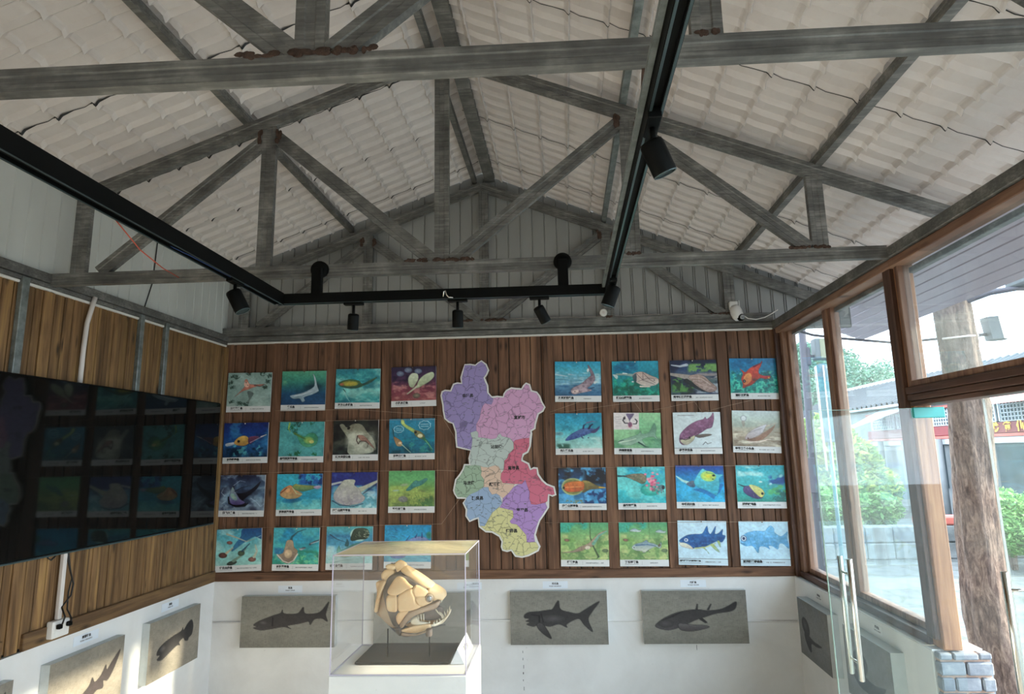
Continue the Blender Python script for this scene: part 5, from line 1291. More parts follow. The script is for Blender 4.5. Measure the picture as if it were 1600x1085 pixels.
def P_R41(a):
    _green(a, 4)
    a.line([(62, 0), (62, 40), (66, 60), (78, 92)], '4c6040', 1, 4); a.line([(78, 92), (74, 98)], '3f5038', 3, 1)
    a.blob([(2, 82), (26, 76), (40, 66), (58, 56), (68, 44), (82, 28), (98, 22), (86, 34), (76, 50), (66, 64), (54, 70), (44, 76), (30, 80)], 'c4a890', 'a08c78', '64584a'); a.line([(68, 58), (80, 36), (96, 24)], '7cb49c', 7, 3); a.ell(56, 68, 6, 5, 'e6d9c4', -.5); a.spk(10, '5c4c40', 1, (36, 58, 58, 74), 4)
def P_R42(a):
    _green(a, 4)
    for x, y, q in ((32, 22, 1), (84, 25, .9)):
        a.blob([(x - 10 * q, y + 1), (x, y - 5 * q), (x + 10 * q, y), (x + 14 * q, y - 2), (x + 12 * q, y + 4), (x, y + 4)], '8ca8b8', 'd4dcd0', '5c6c6c')
    a.line([(62, 0), (63, 44)], '5a7c4c', 1, .8)
    a.blob([(26, 66), (34, 58), (48, 54), (56, 48), (60, 54), (72, 58), (80, 62), (86, 54), (84, 70), (74, 66), (60, 74), (50, 82), (46, 78), (34, 76), (27, 72)], '7c9cb4', 'dfe0c4', '4c5c68'); a.line([(34, 62), (58, 60), (74, 64)], '5c7c9c', 4, 2); a.ell(82, 62, 3, 5, '6c6450', .3); a.ell(30, 68, 1.3, 1.5, '302c2c'); a.spk(5, '4c5044', 1.6, (44, 74, 66, 82), 6)
    a.strokes(6, '5c8c54', (74, 38, 94, 52), 4, 1.4, .4, 3, .8)
def P_R43(a):
    a.bg('cfe8f6', 'c4e4f6', 'cfeaf8')
    a.blob([(50, 34), (60, 14), (63, 30), (68, 34), (78, 14), (76, 34), (84, 32), (92, 22), (91, 36), (97, 40), (90, 56), (80, 54), (66, 62), (50, 72), (30, 74), (12, 62), (3, 54), (18, 40), (34, 36)], '2f6cac', '1c4480', '163460', tex='3f84c4')
    a.blob([(3, 60), (14, 60), (26, 68), (30, 76), (14, 72), (6, 68)], 'e6ead8', 'c8c0b0', '8c8478'); a.ell(17, 52, 4.4, 4.6, 'e4eef4'); a.ell(16.6, 52, 2.2, 2.4, '1c4c90')
    for L in ([(48, 70), (60, 82), (62, 88), (54, 72)], [(66, 64), (76, 78), (84, 82), (72, 62)], [(80, 54), (86, 70), (85, 54)]): a.blob(L, 'b8cc70', '9cb8a4', '6c8c74')
    a.line([(34, 74), (56, 70), (76, 60)], 'c8d488', 3, 2)
def P_R44(a):
    a.bg('c4e6f6', 'bfe4f6', 'c8e8f8')
    a.blob([(2, 56), (12, 34), (32, 26), (52, 26), (58, 18), (65, 12), (71, 20), (72, 30), (84, 40), (92, 34), (98, 28), (96, 44), (99, 72), (88, 60), (80, 60), (76, 74), (66, 66), (58, 66), (60, 74), (52, 68), (40, 68), (36, 84), (26, 66), (12, 66)], '7cc0e8', '4f98cc', '3c80b4', tex='8ccdf0')
    for i in range(7): a.line([(18 + i * 5, 32), (16 + i * 5, 48), (18 + i * 5, 62)], '5ca4d4', .8)
    a.ell(9, 46, 6.5, 8.5, '4c4c74'); a.ell(9, 46, 5, 7, 'd4ecf8'); a.ell(9, 46, 3, 4.4, '34345c'); a.line([(2, 58), (10, 62)], '3c6c94', 1.4)

CAPT = {
 'L1': [('三岐翼角鱼', '“长三角翼”鱼类的早期代表', 'pale grey-green poster of a pink ray-like fish among dark weed clumps'),
        ('杨氏鱼', '志留纪海洋的早期有颌鱼类', 'green and navy poster of a curved white shark-like fish'),
        ('东方山多鳃鱼', '真盔甲鱼类的原始代表', 'turquoise poster of a yellow-backed fish with a thin dark tail'),
        ('小孔水滴鱼', '“水滴形状”', 'dark red and violet poster of two pale green drop-shaped fish')],
 'L2': [('长吻鸭吻鱼', '最像鸭“嘴”的古鱼 鸭吻类鱼', 'deep blue poster of a yellow fish with a long flat white snout'),
        ('曲靖真宽盔甲鱼', '生活在早泥盆世的真盔甲鱼类', 'teal poster of a glowing green oval fish with weed at the edges'),
        ('硕大乌蒙山鱼', '三角形 “海底” 的古鱼', 'murky black and grey poster of a large pale shape with a pink tail'),
        ('长吻三岐鱼', '最长吻突的 “三岐”鱼', 'blue poster of two fish with cloud-shaped speech bubbles')],
 'L3': [('鹏飞大角鱼', '最具流线型的真盔甲鱼 “飞”', 'stormy dark blue poster of a black horned fish shaped like an anchor'),
        ('宽甲真盔甲鱼', '多见于早泥盆世的盔甲鱼', 'light blue poster of an orange-headed fish above its shadow beside blue coral'),
        ('廖角山真盔甲鱼', '最大 “古鱼” 类', 'navy and pale blue poster of a big grey flat-headed ray-like fish'),
        ('梦幻龙鳞鱼', '志留纪最古老的硬骨鱼', 'green poster of a small teal fish swimming over weed and shells')],
 'L4': [('许氏云南鱼', '最具代表性的早期鱼群化石 “云南鱼”', 'pale aqua poster of several brown-headed fish swimming in from the upper right'),
        ('长孔盔甲鱼', '集生于浅海砂泥底的 一种鱼类', 'blue-green poster of a brown horned fish seen from the front'),
        ('初始全颌鱼', '有颌类演化 “古鱼” 的代表', 'aqua poster with an oval inset of a dark scaly head, partly behind the glass case'),
        ('宏颌鱼', '志留纪海洋中最大的硬骨鱼', 'bright blue poster partly hidden behind the glass case, rightmost of the lowest row there')],
 'R1': [('孔其湖西屯鱼', '早期软骨鱼类', 'pale blue poster of a mauve shark-like fish with its tail raised'),
        ('憨山山冠盔鱼', '最大的真盔甲鱼类化石', 'green-blue poster of a brown fish with a faceted shield head pointing right'),
        ('秀甲硕仁潇湘鱼', '最早一批有颌鱼类的古鱼化石', 'dark poster of a ridged brown flat fish lying between green weeds'),
        ('丽鳍王冠鱼', '最古老的王冠鱼 “冠鱼”', 'turquoise poster of a bright red and orange horned fish')],
 'R2': [('先驱杨氏鱼', '最 原始 “硬骨” 鱼类', 'aqua poster of a slender blue lobe-finned fish over pale sand'),
        ('晨晓弥曼鱼', '志留纪早期硬骨鱼化石', 'green poster of a grey-green shark-like fish with a white inset drawing'),
        ('奇异东生鱼', '最早的四足动物祖先鱼类', 'white poster of a purple fish with a cream jaw and a signature'),
        ('甲节三尖小头鱼', '最小头盔鱼 “尖头” 三尖鱼', 'sandy poster of a white and brown flattened fish on rippled sand')],
 'R3': [('廖角山宽甲鱼', '曲靖西屯组地层中的盔甲鱼类化石', 'dark and bright blue poster of a round-shelled orange-centred fish'),
        ('曲靖宝琴鱼', '志留纪的真盔甲鱼', 'turquoise poster of a fish covered in a pink flower-like burst'),
        ('中华四川鱼', '翼展宽大 “翼甲” 类古鱼化石', 'bright blue poster of a yellow and cyan ray with a thin tail'),
        ('潇湘纹饰鱼', '志留纪早期盔甲鱼类 头甲化石', 'sea-green poster of a purple-ribbed yellow fish and blue coral')],
 'R4': [('斑鳞鬼鱼', '志留纪最早的硬骨鱼之 — 斑鳞', 'green poster of a long-snouted brown fish crossed by a thin dark stem'),
        ('丁氏甲鳞鱼', '硬骨鱼类祖先', 'green poster of one large and two small silvery fish'),
        ('西屯斑鳞蝶柱奇异孔鳞鱼', '肉鳍鱼类的代表之 — 孔鳞', 'white poster of a deep blue fish with yellow-green fins'),
        ('亚洲肋鳞裂齿鱼', '中国 - 亚 - 早期辐鳍鱼类的代表', 'white poster of a light blue fish with a big ringed eye')]}
ROWN = {'1': 'top row', '2': 'second row', '3': 'third row', '4': 'bottom row'}
def make_poster(key, i):
    cu, cz, w, h, rot = POST_XY[key][i]
    w, h = .366, .323
    a = Art(104, 78)
    globals()['P_%s%d' % (key, i + 1)](a)
    img = a.out()
    white = np.array([.80, .80, .80]) if not (key == 'R4' and i > 1) else np.array([.66, .80, .88])
    img = np.vstack([img, np.ones((14, img.shape[1], 3)) * white])
    if (key == 'R4' and i > 1) or (key == 'R2' and i == 2): img[78:79] = .12
    c, s = math.cos(rot), math.sin(rot)
    VF = 4.968
    curl = random.Random(i * 7 + ord(key[0]) + int(key[1]) * 31).uniform(.001, .006)
    def fn(fx, fy):
        x = (fx - .5) * w; y = (.5 - fy) * h
        return (cu + x * c - y * s, VF - curl * (2 * fy - 1) ** 2 * (.6 + .4 * fx), cz + x * s + y * c)
    side = 'left' if key[0] == 'L' else 'right'
    lb = CAPT[key][i][2] + ', ' + ROWN[key[1]] + ' ' + side + ' of the map'
    words = lb.split()
    if len(words) > 16: lb = CAPT[key][i][2]
    t = thing('fish_poster', (cu, 4.972, cz - h / 2), lb, 'poster', 'fish posters pinned to the plank wall')
    painted_mesh('picture', img, fn, t, M['poster'])
    b = MB()
    P = [fn(0, 0), fn(1, 0), fn(1, .5), fn(1, 1), fn(0, 1), fn(0, .5)]
    fr = [(p[0], p[1] + .0004, p[2]) for p in P]; bk = [(p[0], 4.9745, p[2]) for p in P]
    b.add(fr + bk, [(11, 10, 9, 8, 7, 6)] + [(k, (k + 1) % 6, 6 + (k + 1) % 6, 6 + k) for k in range(6)])
    b.build('board', M['board_edge'], t)
    X = Vector((c, 0, s)); Y = Vector((-s, 0, c))
    title, sub, _ = CAPT[key][i]
    cap_z = -h / 2 + .024
    ts = min(.0205, .155 / len(title))
    vv = VF - curl - .0012
    n = len(title); tw = n * ts * 1.0
    tc = -.096
    base = Vector((cu, vv, cz))
    cp = textmesh(title, ts * 1.0, M['ink'], base + X * tc + Y * (cap_z + .006), X, Y, t, 'caption_title', .0009 * ts / .018)
    textmesh(sub, .0100, M['ink_soft'], base + X * .072 + Y * (cap_z), X, Y, t, 'caption_text', .0001)
    b = MB()
    p0 = base + X * (tc - tw / 2) + Y * (cap_z - .010); p1 = base + X * (tc + tw / 2) + Y * (cap_z - .010)
    b.beam(p0, p1, .0006, .0018, (0, 0, 1)); q = base + X * (-.018 if n < 9 else -.01)
    b.beam(q + Y * (cap_z - .012), q + Y * (cap_z + .012), .0006, .0008, (1, 0, 0))
    b.build('caption_rule', M['ink_soft'], t)
    pu = base + X * (.002 * ((i * 5) % 7) - .01) + Y * (h / 2 - .006)
    b = MB(); b.lathe(pu, (0, -1, 0), [(0, .0048), (.002, .0048), (.004, .003)], 12)
    b.build('hanging_pin', M['pin_white'] if key in ('R1', 'R2', 'L4', 'L2') else M['pin_brass'], t)
for key in POST_XY:
    for i in range(4): make_poster(key, i)

# ================================================================ county map board
def poly_mesh(b, pts, fn, mi=0, grid=None):
    """triangulated flat polygon; pts 2D, fn(a, b) -> (u, v, z)"""
    P = [Vector(p) for p in pts]; n = len(P)
    extra = []
    if grid:
        x0, x1 = min(p.x for p in P), max(p.x for p in P); y0, y1 = min(p.y for p in P), max(p.y for p in P)
        a = x0
        row = 0
        y = y0
        while y < y1:
            x = x0 + (grid / 2 if row % 2 else 0)
            while x < x1:
                extra.append(Vector((x, y))); x += grid
            y += grid * .87; row += 1
        extra = [e for e in extra if inside(e, P) and edist(e, P) > grid * .35]
    vs2, es, fs, ov, oe, of = delaunay_2d_cdt(P + extra, [], [list(range(n))], 1, 1e-6)
    b.add([fn(v.x, v.y) for v in vs2], [tuple(f) for f in fs], mi)
    return vs2, fs
def inside(q, P):
    ins = False; j = len(P) - 1
    for i in range(len(P)):
        if (P[i].y > q.y) != (P[j].y > q.y) and q.x < (P[j].x - P[i].x) * (q.y - P[i].y) / (P[j].y - P[i].y) + P[i].x: ins = not ins
        j = i
    return ins
def edist(q, P):
    m = 9
    for i in range(len(P)):
        a, c = P[i - 1], P[i]; d = c - a
        t = max(0, min(1, (q - a).dot(d) / max(d.length_squared, 1e-12)))
        m = min(m, (q - a - d * t).length)
    return m
def region_mat(nm, col):
    t = NT('map_colour_' + nm)
    nzv = t.n('TexNoise'); nzv.inputs['Scale'].default_value = 26; nzv.inputs['Detail'].default_value = 3
    tc = t.n('TexCoord'); t.l(tc.outputs['Object'], nzv.inputs['Vector'])
    va = t.n('VectorMath', operation='MULTIPLY_ADD'); t.l(nzv.outputs['Color'], va.inputs[0]); va.inputs[1].default_value = (.045, 0, .045); t.l(tc.outputs['Object'], va.inputs[2])
    mp = t.n('Mapping'); mp.inputs['Scale'].default_value = (1, 0, 1); t.l(va.outputs[0], mp.inputs['Vector'])
    vo = t.n('TexVoronoi', feature='DISTANCE_TO_EDGE'); vo.inputs['Scale'].default_value = 14; t.l(mp.outputs[0], vo.inputs['Vector'])
    c = t.mix(t.ramp(vo.outputs['Distance'], [(.014, (.6, .6, .6)), (.036, (0, 0, 0))]), col, tuple(x * .28 for x in col))
    return t.fin(c, .4)
t = thing('county_map', (-.55, 4.96, .88), 'multicoloured county map board cut to its outline, in the middle of the plank wall', 'map')
def offset_poly(P, d):
    out = []; n = len(P)
    ar = sum(P[i - 1][0] * P[i][1] - P[i][0] * P[i - 1][1] for i in range(n)); sg = 1 if ar > 0 else -1
    for i in range(n):
        a, q, c = Vector(P[i - 1]), Vector(P[i]), Vector(P[(i + 1) % n])
        d1 = (q - a).normalized(); d2 = (c - q).normalized()
        nrm = Vector((d1.y + d2.y, -(d1.x + d2.x)))
        if nrm.length > 1e-6: nrm.normalize()
        out.append(q + nrm * d * sg)
    return [(p.x, p.y) for p in out]
mo = offset_poly(MAP_OUT, .007)
b = MB()
poly_mesh(b, mo, lambda x, z: (x, 4.952, z)); poly_mesh(b, mo, lambda x, z: (x, 4.976, z))
n = len(mo); k = len(b.v)
b.add([(x, 4.952, z) for x, z in mo] + [(x, 4.976, z) for x, z in mo], [(i, (i + 1) % n, n + (i + 1) % n, n + i) for i in range(n)])
b.build('map_board', M['white_plastic'], t)
RC = {'huize': 'a090c4', 'xuanwei': 'd9a6cb', 'zhanyi': 'c3cec8', 'fuyuan': 'd47088', 'malong': 'a4bca2', 'qilin': 'e2c4ae', 'luliang': '9fb6d4', 'luoping': 'b58fcc', 'shizong': 'ddd79c'}
ZH = dict(huize='purple county area in the upper left', xuanwei='pink county area in the upper right', zhanyi='pale green county area in the middle', fuyuan='rose red county area on the right',
          malong='sage green county area on the left', qilin='peach county area in the centre', luliang='light blue county area low on the left', luoping='violet county area low on the right', shizong='pale yellow county area at the bottom')
for k_, P in MAP_REG.items():
    b = MB(); poly_mesh(b, P, lambda x, z: (x, 4.9512, z)); o = b.build('county_area', region_mat(k_, hexc(RC[k_])), t)
    o['label'] = ZH[k_]
    b = MB(); n = len(P)
    for i in range(n):
        a, c = P[i], P[(i + 1) % n]
        b.beam((a[0], 4.9508, a[1]), (c[0], 4.9508, c[1]), .0006, .0022, (0, -1, 0))
    b.build('boundary_line', M['ink_soft'], o)
for w_, (x, z) in MAP_TXT.items():
    textmesh(w_, .030, M['ink'], (x, 4.9502, z), (1, 0, 0), (0, 0, 1), t, 'county_name', .0012)
rr = random.Random(2)
b = MB(); 
for k_, P in MAP_REG.items():
    PP = [Vector(p) for p in P]; x0, x1 = min(p.x for p in PP), max(p.x for p in PP); z0, z1 = min(p.y for p in PP), max(p.y for p in PP)
    c = 0
    for q in range(300):
        if c > (x1 - x0) * (z1 - z0) * 130: break
        e = Vector((rr.uniform(x0, x1), rr.uniform(z0, z1)))
        if inside(e, PP) and edist(e, PP) > .012:
            b.box(e.x - .008, e.x + .008, 4.9499, 4.9505, e.y - .0018, e.y + .0018); c += 1
b.build('town_marks', M['ink_soft'], t)['kind'] = 'stuff'

# strings from the posters to the map
for pts, lb in (([(-2.78, 1.547), (-1.9, 1.545), (-.98, 1.538), (-.85, 1.53)], 'thin string along the top of the third poster row, left of the map'),
                ([(-.11, 1.54), (.8, 1.536), (1.66, 1.53)], 'thin string along the top of the third poster row, right of the map'),
                ([(-2.76, 1.118), (-1.8, 1.124), (-.98, 1.13), (-.84, 1.317)], 'thin string along the lowest poster row, left of the map, rising to the map edge'),
                ([(-.20, 1.129), (.7, 1.118), (1.66, 1.112)], 'thin string along the lowest poster row, right of the map'),
                ([(-2.34, 2.04), (-1.656, 2.03), (-.98, 1.966), (-.87, 1.78)], 'thin string from under the top left posters slanting down to the map'),
                ([(-2.3, 1.948), (-1.6, 1.944), (-1.02, 1.938)], 'thin string over the second poster row, left of the map'),
                ([(-.12, 1.975), (.118, 2.05)], 'short thin string from the map to the first poster right of it'),
                ([(-.12, 1.96), (.55, 2.04), (.606, 1.956)], 'thin string zigzagging under the second poster right of the map'),
                ([(.606, 1.956), (1.019, 2.032), (1.072, 1.946)], 'thin string zigzagging under the third poster right of the map'),
                ([(1.072, 1.946), (1.30, 2.0), (1.47, 2.036)], 'thin string rising to the top right poster of the red fish'),
                ([(1.469, 1.627), (1.475, 1.545)], 'short thin string between the two right-hand posters of the middle rows')):
    b = MB(); b.tube([(x, 4.958, z) for x, z in pts], .0011, 5)
    tag(b.build('string', M['thread']), lb, 'string', 'strings between posters and map')

# ================================================================ canvas prints on the low white walls
def fish_arm(a):
    """stocky-headed armoured fish with a forked tail"""
    a.blob([(15, 44), (20, 39), (28, 38), (40, 35), (44, 33), (50, 18), (52, 34), (62, 40), (70, 42), (78, 34), (92, 20), (84, 40), (80, 54), (84, 76), (76, 64), (70, 52), (58, 62), (58, 68), (50, 62), (40, 66), (30, 62), (24, 66), (17, 62), (20, 58), (16, 56), (20, 52), (15, 50)], '2c2a2b', '3e3b3c', '1b1a1b')
    a.blob([(28, 60), (34, 62), (42, 88), (34, 80), (28, 68)], '4a4647', '2e2c2d', '1b1a1b'); a.ell(44, 52, 14, 8, '5a5658', 0, '3a3738', .8); a.line([(22, 44), (30, 46), (30, 58)], '151415', 1.4); a.line([(32, 42), (34, 58)], '1a191a', 1)
def fish_long(a):
    a.blob([(14, 56), (20, 48), (34, 38), (42, 33), (44, 27), (46, 34), (60, 34), (66, 22), (68, 34), (80, 34), (86, 28), (93, 12), (90, 36), (92, 50), (86, 44), (78, 46), (74, 56), (72, 50), (62, 54), (50, 58), (54, 64), (46, 60), (32, 64), (22, 66), (14, 62), (18, 59)], '2a2829', '454041', '1b1a1b'); a.ell(24, 52, 5, 4, '6a6666', .2, '3c393a', .8); a.line([(34, 42), (34, 58)], '1a191a', 1.2)
def fish_both(a):
    a.blob([(12, 64), (20, 52), (32, 42), (44, 37), (54, 36), (62, 38), (74, 36), (82, 30), (90, 22), (89, 34), (84, 40), (70, 44), (60, 50), (50, 56), (36, 68), (24, 74), (14, 70)], '2c2a2b', '4c484a', '1b1a1b')
    a.line([(52, 36), (53, 26)], '2c2a2b', 2.4, 1.4); a.line([(63, 36), (66, 26)], '2c2a2b', 2.4, 1.4); a.line([(56, 54), (60, 60)], '2c2a2b', 4, 3)
    a.blob([(34, 62), (46, 64), (60, 66), (62, 70), (48, 76), (36, 74)], '6a6567', '464243', '222021'); a.ell(22, 62, 8, 8, '565153', .6, '363334', .8)
    for k in range(4): a.line([(18 + k * 4, 56 - k * 3), (30 + k * 3, 48 - k * 3)], '1d1b1c', .9)
def fish_lung(a):
    a.blob([(16, 58), (18, 50), (28, 43), (46, 38), (60, 36), (64, 31), (66, 36), (74, 27), (82, 24), (86, 36), (84, 50), (78, 54), (76, 58), (70, 56), (66, 50), (58, 54), (60, 60), (54, 58), (40, 64), (26, 70), (17, 66), (22, 61)], '2a2829', '3e3a3b', '1b1a1b'); a.ell(26, 52, 6, 5, '6b6768', -.2, '444041', .8)
def fish_swim(a):
    a.blob([(30, 84), (40, 66), (52, 54), (56, 44), (60, 52), (68, 46), (74, 34), (76, 42), (82, 34), (94, 20), (90, 36), (84, 50), (78, 58), (72, 56), (72, 66), (62, 66), (52, 80), (44, 92), (36, 96)], '3a3435', '55494a', '1f1d1e'); a.ell(42, 80, 5, 7, 'a8a4a4', .6, '5a5354', .6)
def fish_ray(a):
    a.ell(24, 46, 13, 17, '45464a', -.4, '303136', .95); a.ell(22, 44, 8, 11, '585a60', -.4, '3a3b40', .8); a.blob([(20, 56), (40, 60), (50, 62), (74, 62), (60, 68), (40, 70), (38, 84), (30, 84), (18, 68)], '3a3b40', '2e2f34', al=.95)
def fish_old(a):
    a.ell(34, 42, 17, 18, '46474c', .3, '2f3035', .9); a.blob([(14, 60), (34, 56), (60, 60), (84, 54), (70, 70), (50, 78), (26, 76)], '3a3b40', '2c2d31')
def canvas_print(fn, art, at, label, side_fn, base='7d7a73', tone='8a867e'):
    a = Art(150, 78); a.brush = .45; a.bg(base, tone, base); a.nz('74706a', .5, 3, 2, 7, .4, .7)
    art(a)
    t = thing('canvas_print', at, label, 'picture', 'canvas prints of fossil fish along the low walls')
    painted_mesh('printed_face', a.out(), fn, t, M['canvas'])
    b = MB(); side_fn(b); b.build('canvas_box', M['canvas_side'], t)
    return t
def back_canvas(u0, u1, z0, z1, art, label, tilt=0.0):
    F = 4.932
    def fn(fx, fy):
        return (u0 + (u1 - u0) * fx, F, z1 + (z0 - z1) * fy + tilt * (fx - .5))
    canvas_print(fn, art, ((u0 + u1) / 2, F, z0), label, lambda b: b.prism([(u0, z0 - tilt / 2), (u1, z0 + tilt / 2), (u1, z1 + tilt / 2), (u0, z1 - tilt / 2)], F + .0005, 4.979, lambda x, z, v: (x, v, z)))
back_canvas(-2.52, -1.79, .243, .613, fish_long, 'grey canvas print of a long slender fish, leftmost on the back wall')
back_canvas(-1.494, -.755, .262, .627, fish_ray, 'grey canvas print on the back wall seen through the glass display case')
back_canvas(-.457, .268, .254, .632, fish_arm, 'grey canvas print of an open-mouthed fish with a forked tail, right of the display case')
back_canvas(.528, 1.290, .256, .628, fish_both, 'grey canvas print of an armoured fish with arm-like fins, rightmost on the back wall')
def left_canvas(v0, v1, z0, z1, art, label):
    F = -2.718
    canvas_print(lambda fx, fy: (F, v0 + (v1 - v0) * fx, z1 + (z0 - z1) * fy), art, (F, (v0 + v1) / 2, z0), label,
                 lambda b: b.box(UL + .021, F - .0005, v0, v1, z0, z1), '8d857a', '9a9084')
left_canvas(4.15, 4.715, .24, .614, fish_lung, 'canvas print of a thick lobe-finned fish on the left wall next to the corner')
left_canvas(3.355, 3.915, .24, .612, fish_swim, 'canvas print of a rising fish on the left wall below the power socket')
left_canvas(2.57, 3.135, .24, .615, fish_long, 'canvas print on the left wall mostly outside the left edge of the picture')
def right_canvas(v0, v1, z0, z1, art, label):
    F = 1.602
    canvas_print(lambda fx, fy: (F, v1 + (v0 - v1) * fx, z1 + (z0 - z1) * fy), art, (F, (v0 + v1) / 2, z0), label,
                 lambda b: b.box(F + .0005, UR - .0005, v0, v1, z0, z1), '6f7074', '7c7c7d')
right_canvas(4.245, 4.765, .245, .616, fish_ray, 'dark grey canvas print of a round-headed fish on the right parapet, nearest the corner')
right_canvas(3.465, 4.02, .245, .622, fish_old, 'dark grey canvas print on the right parapet behind the glass door handles')

def small_label(at, X, title, sub, label, w=.19, h=.052, clear=False):
    t = thing('caption_label', at, label, 'label', 'small caption labels above the canvas prints')
    X = Vector(X); Z = Vector((0, 0, 1)); N = X.cross(Z); c = Vector(at)
    b = MB(); q = [c - X * w / 2 - Z * h / 2, c + X * w / 2 - Z * h / 2, c + X * w / 2 + Z * h / 2, c - X * w / 2 + Z * h / 2]
    b.add([p + N * .0012 for p in q] + [p + N * .0001 for p in q], [(0, 1, 2, 3), (7, 6, 5, 4), (0, 4, 5, 1), (1, 5, 6, 2), (2, 6, 7, 3), (3, 7, 4, 0)])
    b.build('card', M['paper'] if not clear else M['plaster'], t)
    textmesh(title, .017, M['ink'], c + N * .0022 + Z * .008, X, Z, t, 'label_title', .0006)
    textmesh(sub, .009, M['ink_soft'], c + N * .0022 - Z * .010, X, Z, t, 'label_text', .0002)
BX, LX, RX = (1, 0, 0), (0, 1, 0), (0, -1, 0)
small_label((-2.165, 4.9795, .655), BX, '鬼鱼', '早泥盆世 云南曲靖', 'small white caption label above the long slender fish print')
small_label((-.77, 4.9795, .665), BX, '鱼石螈', '晚泥盆世 早期四足动物', 'small white caption label seen through the display case')
small_label((-.115, 4.9795, .668), BX, '邓氏鱼', '晚泥盆世 盾皮鱼类化石', 'small white caption label above the open-mouthed fish print')
small_label((.92, 4.9795, .668), BX, '沟鳞鱼', '中晚泥盆世 盾皮鱼类', 'small white caption label above the armoured fish print')
small_label((UL + .0205, 4.43, .665), LX, '肺鱼', '早泥盆世 云南', 'small white caption label above the print next to the left corner')
small_label((UL + .0205, 3.66, .665), LX, '真掌鳍鱼', '晚泥盆世 肉鳍鱼类化石', 'small white caption label just right of the power socket')
small_label((UR - .0005, 4.53, .662), RX, '鸭吻鱼', '早泥盆世 云南曲靖', 'faint caption label on the right parapet near the corner', .12, .045, True)
small_label((UR - .0005, 3.725, .668), RX, '昆明鱼', '早寒武世 云南昆明', 'faint caption label on the right parapet behind the door glass', .12, .045, True)
# surface conduit strip along the low walls
b = MB(); b.tube([(UL + .03, 4.972, .415), (-1.5, 4.974, .42), (-.6, 4.973, .418), (.4, 4.974, .408), (1.2, 4.973, .402), (UR - .01, 4.973, .398)], .007, 8)
tag(b.build('wall_cable', M['plaster']), 'thin white painted cable running along the low back wall behind the prints', 'cable')

# ================================================================ plinth and glass case
CU0, CU1, CV0, CV1, CZ0, CZ1 = -.962, -.42, 2.612, 3.008, .80, 1.258
b = MB(); b.cbox(CU0 - .004, CU1 + .004, CV0 - .006, CV1 + .004, FZ, CZ0, .003)
tag(b.build('display_plinth', M['plinth']), 'tall white plinth carrying the clear case with the fish skull', 'plinth')
t = thing('display_case', ((CU0 + CU1) / 2, (CV0 + CV1) / 2, CZ0), 'clear acrylic display case on the white plinth', 'display case')
th = .005
for nm, bx in (('front_pane', (CU0, CU1, CV0, CV0 + th, CZ0 + .001, CZ1 - th)), ('back_pane', (CU0, CU1, CV1 - th, CV1, CZ0 + .001, CZ1 - th)),
               ('side_pane', (CU0, CU0 + th, CV0 + th, CV1 - th, CZ0 + .001, CZ1 - th)), ('side_pane', (CU1 - th, CU1, CV0 + th, CV1 - th, CZ0 + .001, CZ1 - th))):
    b = MB(); b.box(*bx); b.build(nm, M['acrylic'], t)
b = MB(); b.box(CU0, CU1, CV0, CV1, CZ1 - th + .0005, CZ1); b.build('lid', M['acrylic_top'], t)
for (x, y) in ((CU0, CV0), (CU1, CV0), (CU0, CV1), (CU1, CV1)):
    b = MB(); b.box(x - .0018, x + .0018, y - .0018, y + .0018, CZ0 + .001, CZ1); b.build('glued_edge', M['acrylic_edge'], t)
b = MB()
for (x0, x1, y0, y1) in ((CU0, CU1, CV0 - .0015, CV0 + .0015), (CU0, CU1, CV1 - .0015, CV1 + .0015), (CU0 - .0015, CU0 + .0015, CV0, CV1), (CU1 - .0015, CU1 + .0015, CV0, CV1)):
    b.box(x0, x1, y0, y1, CZ1 - .002, CZ1 + .0012); b.box(x0, x1, y0, y1, CZ0 + .0005, CZ0 + .004)
b.build('rim_edge', M['acrylic_edge'], t)

# ---------------------------------------------------------------- the fish skull
SVC = 2.875; SUC, SZC, SA, SB, SD = -.70, 1.02, .165, .15, .075
SKULL['mouth_lining'] = [(-.64, .985), (-.60, 1.0), (-.566, .992), (-.560, .965), (-.585, .945), (-.64, .948)]
def half_w(u, z):
    q = 1 - ((u - SUC) / SA) ** 2 - ((z - SZC) / SB) ** 2
    return SD * math.sqrt(max(.03, q))
sk = thing('fish_skull_model', (-.70, SVC, .812), 'cream and tan model skull of an armoured fish with open jaws, inside the case', 'skull model')
def smooth2(pts, k=4):
    n = len(pts); out = []
    for i in range(n):
        p0, p1, p2, p3 = [Vector(pts[(i + j) % n]) for j in (-1, 0, 1, 2)]
        for q in range(k):
            t_ = q / k
            out.append(.5 * ((2 * p1) + (p2 - p0) * t_ + (2 * p0 - 5 * p1 + 4 * p2 - p3) * t_ ** 2 + (3 * p1 - p0 - 3 * p2 + p3) * t_ ** 3))
    return out
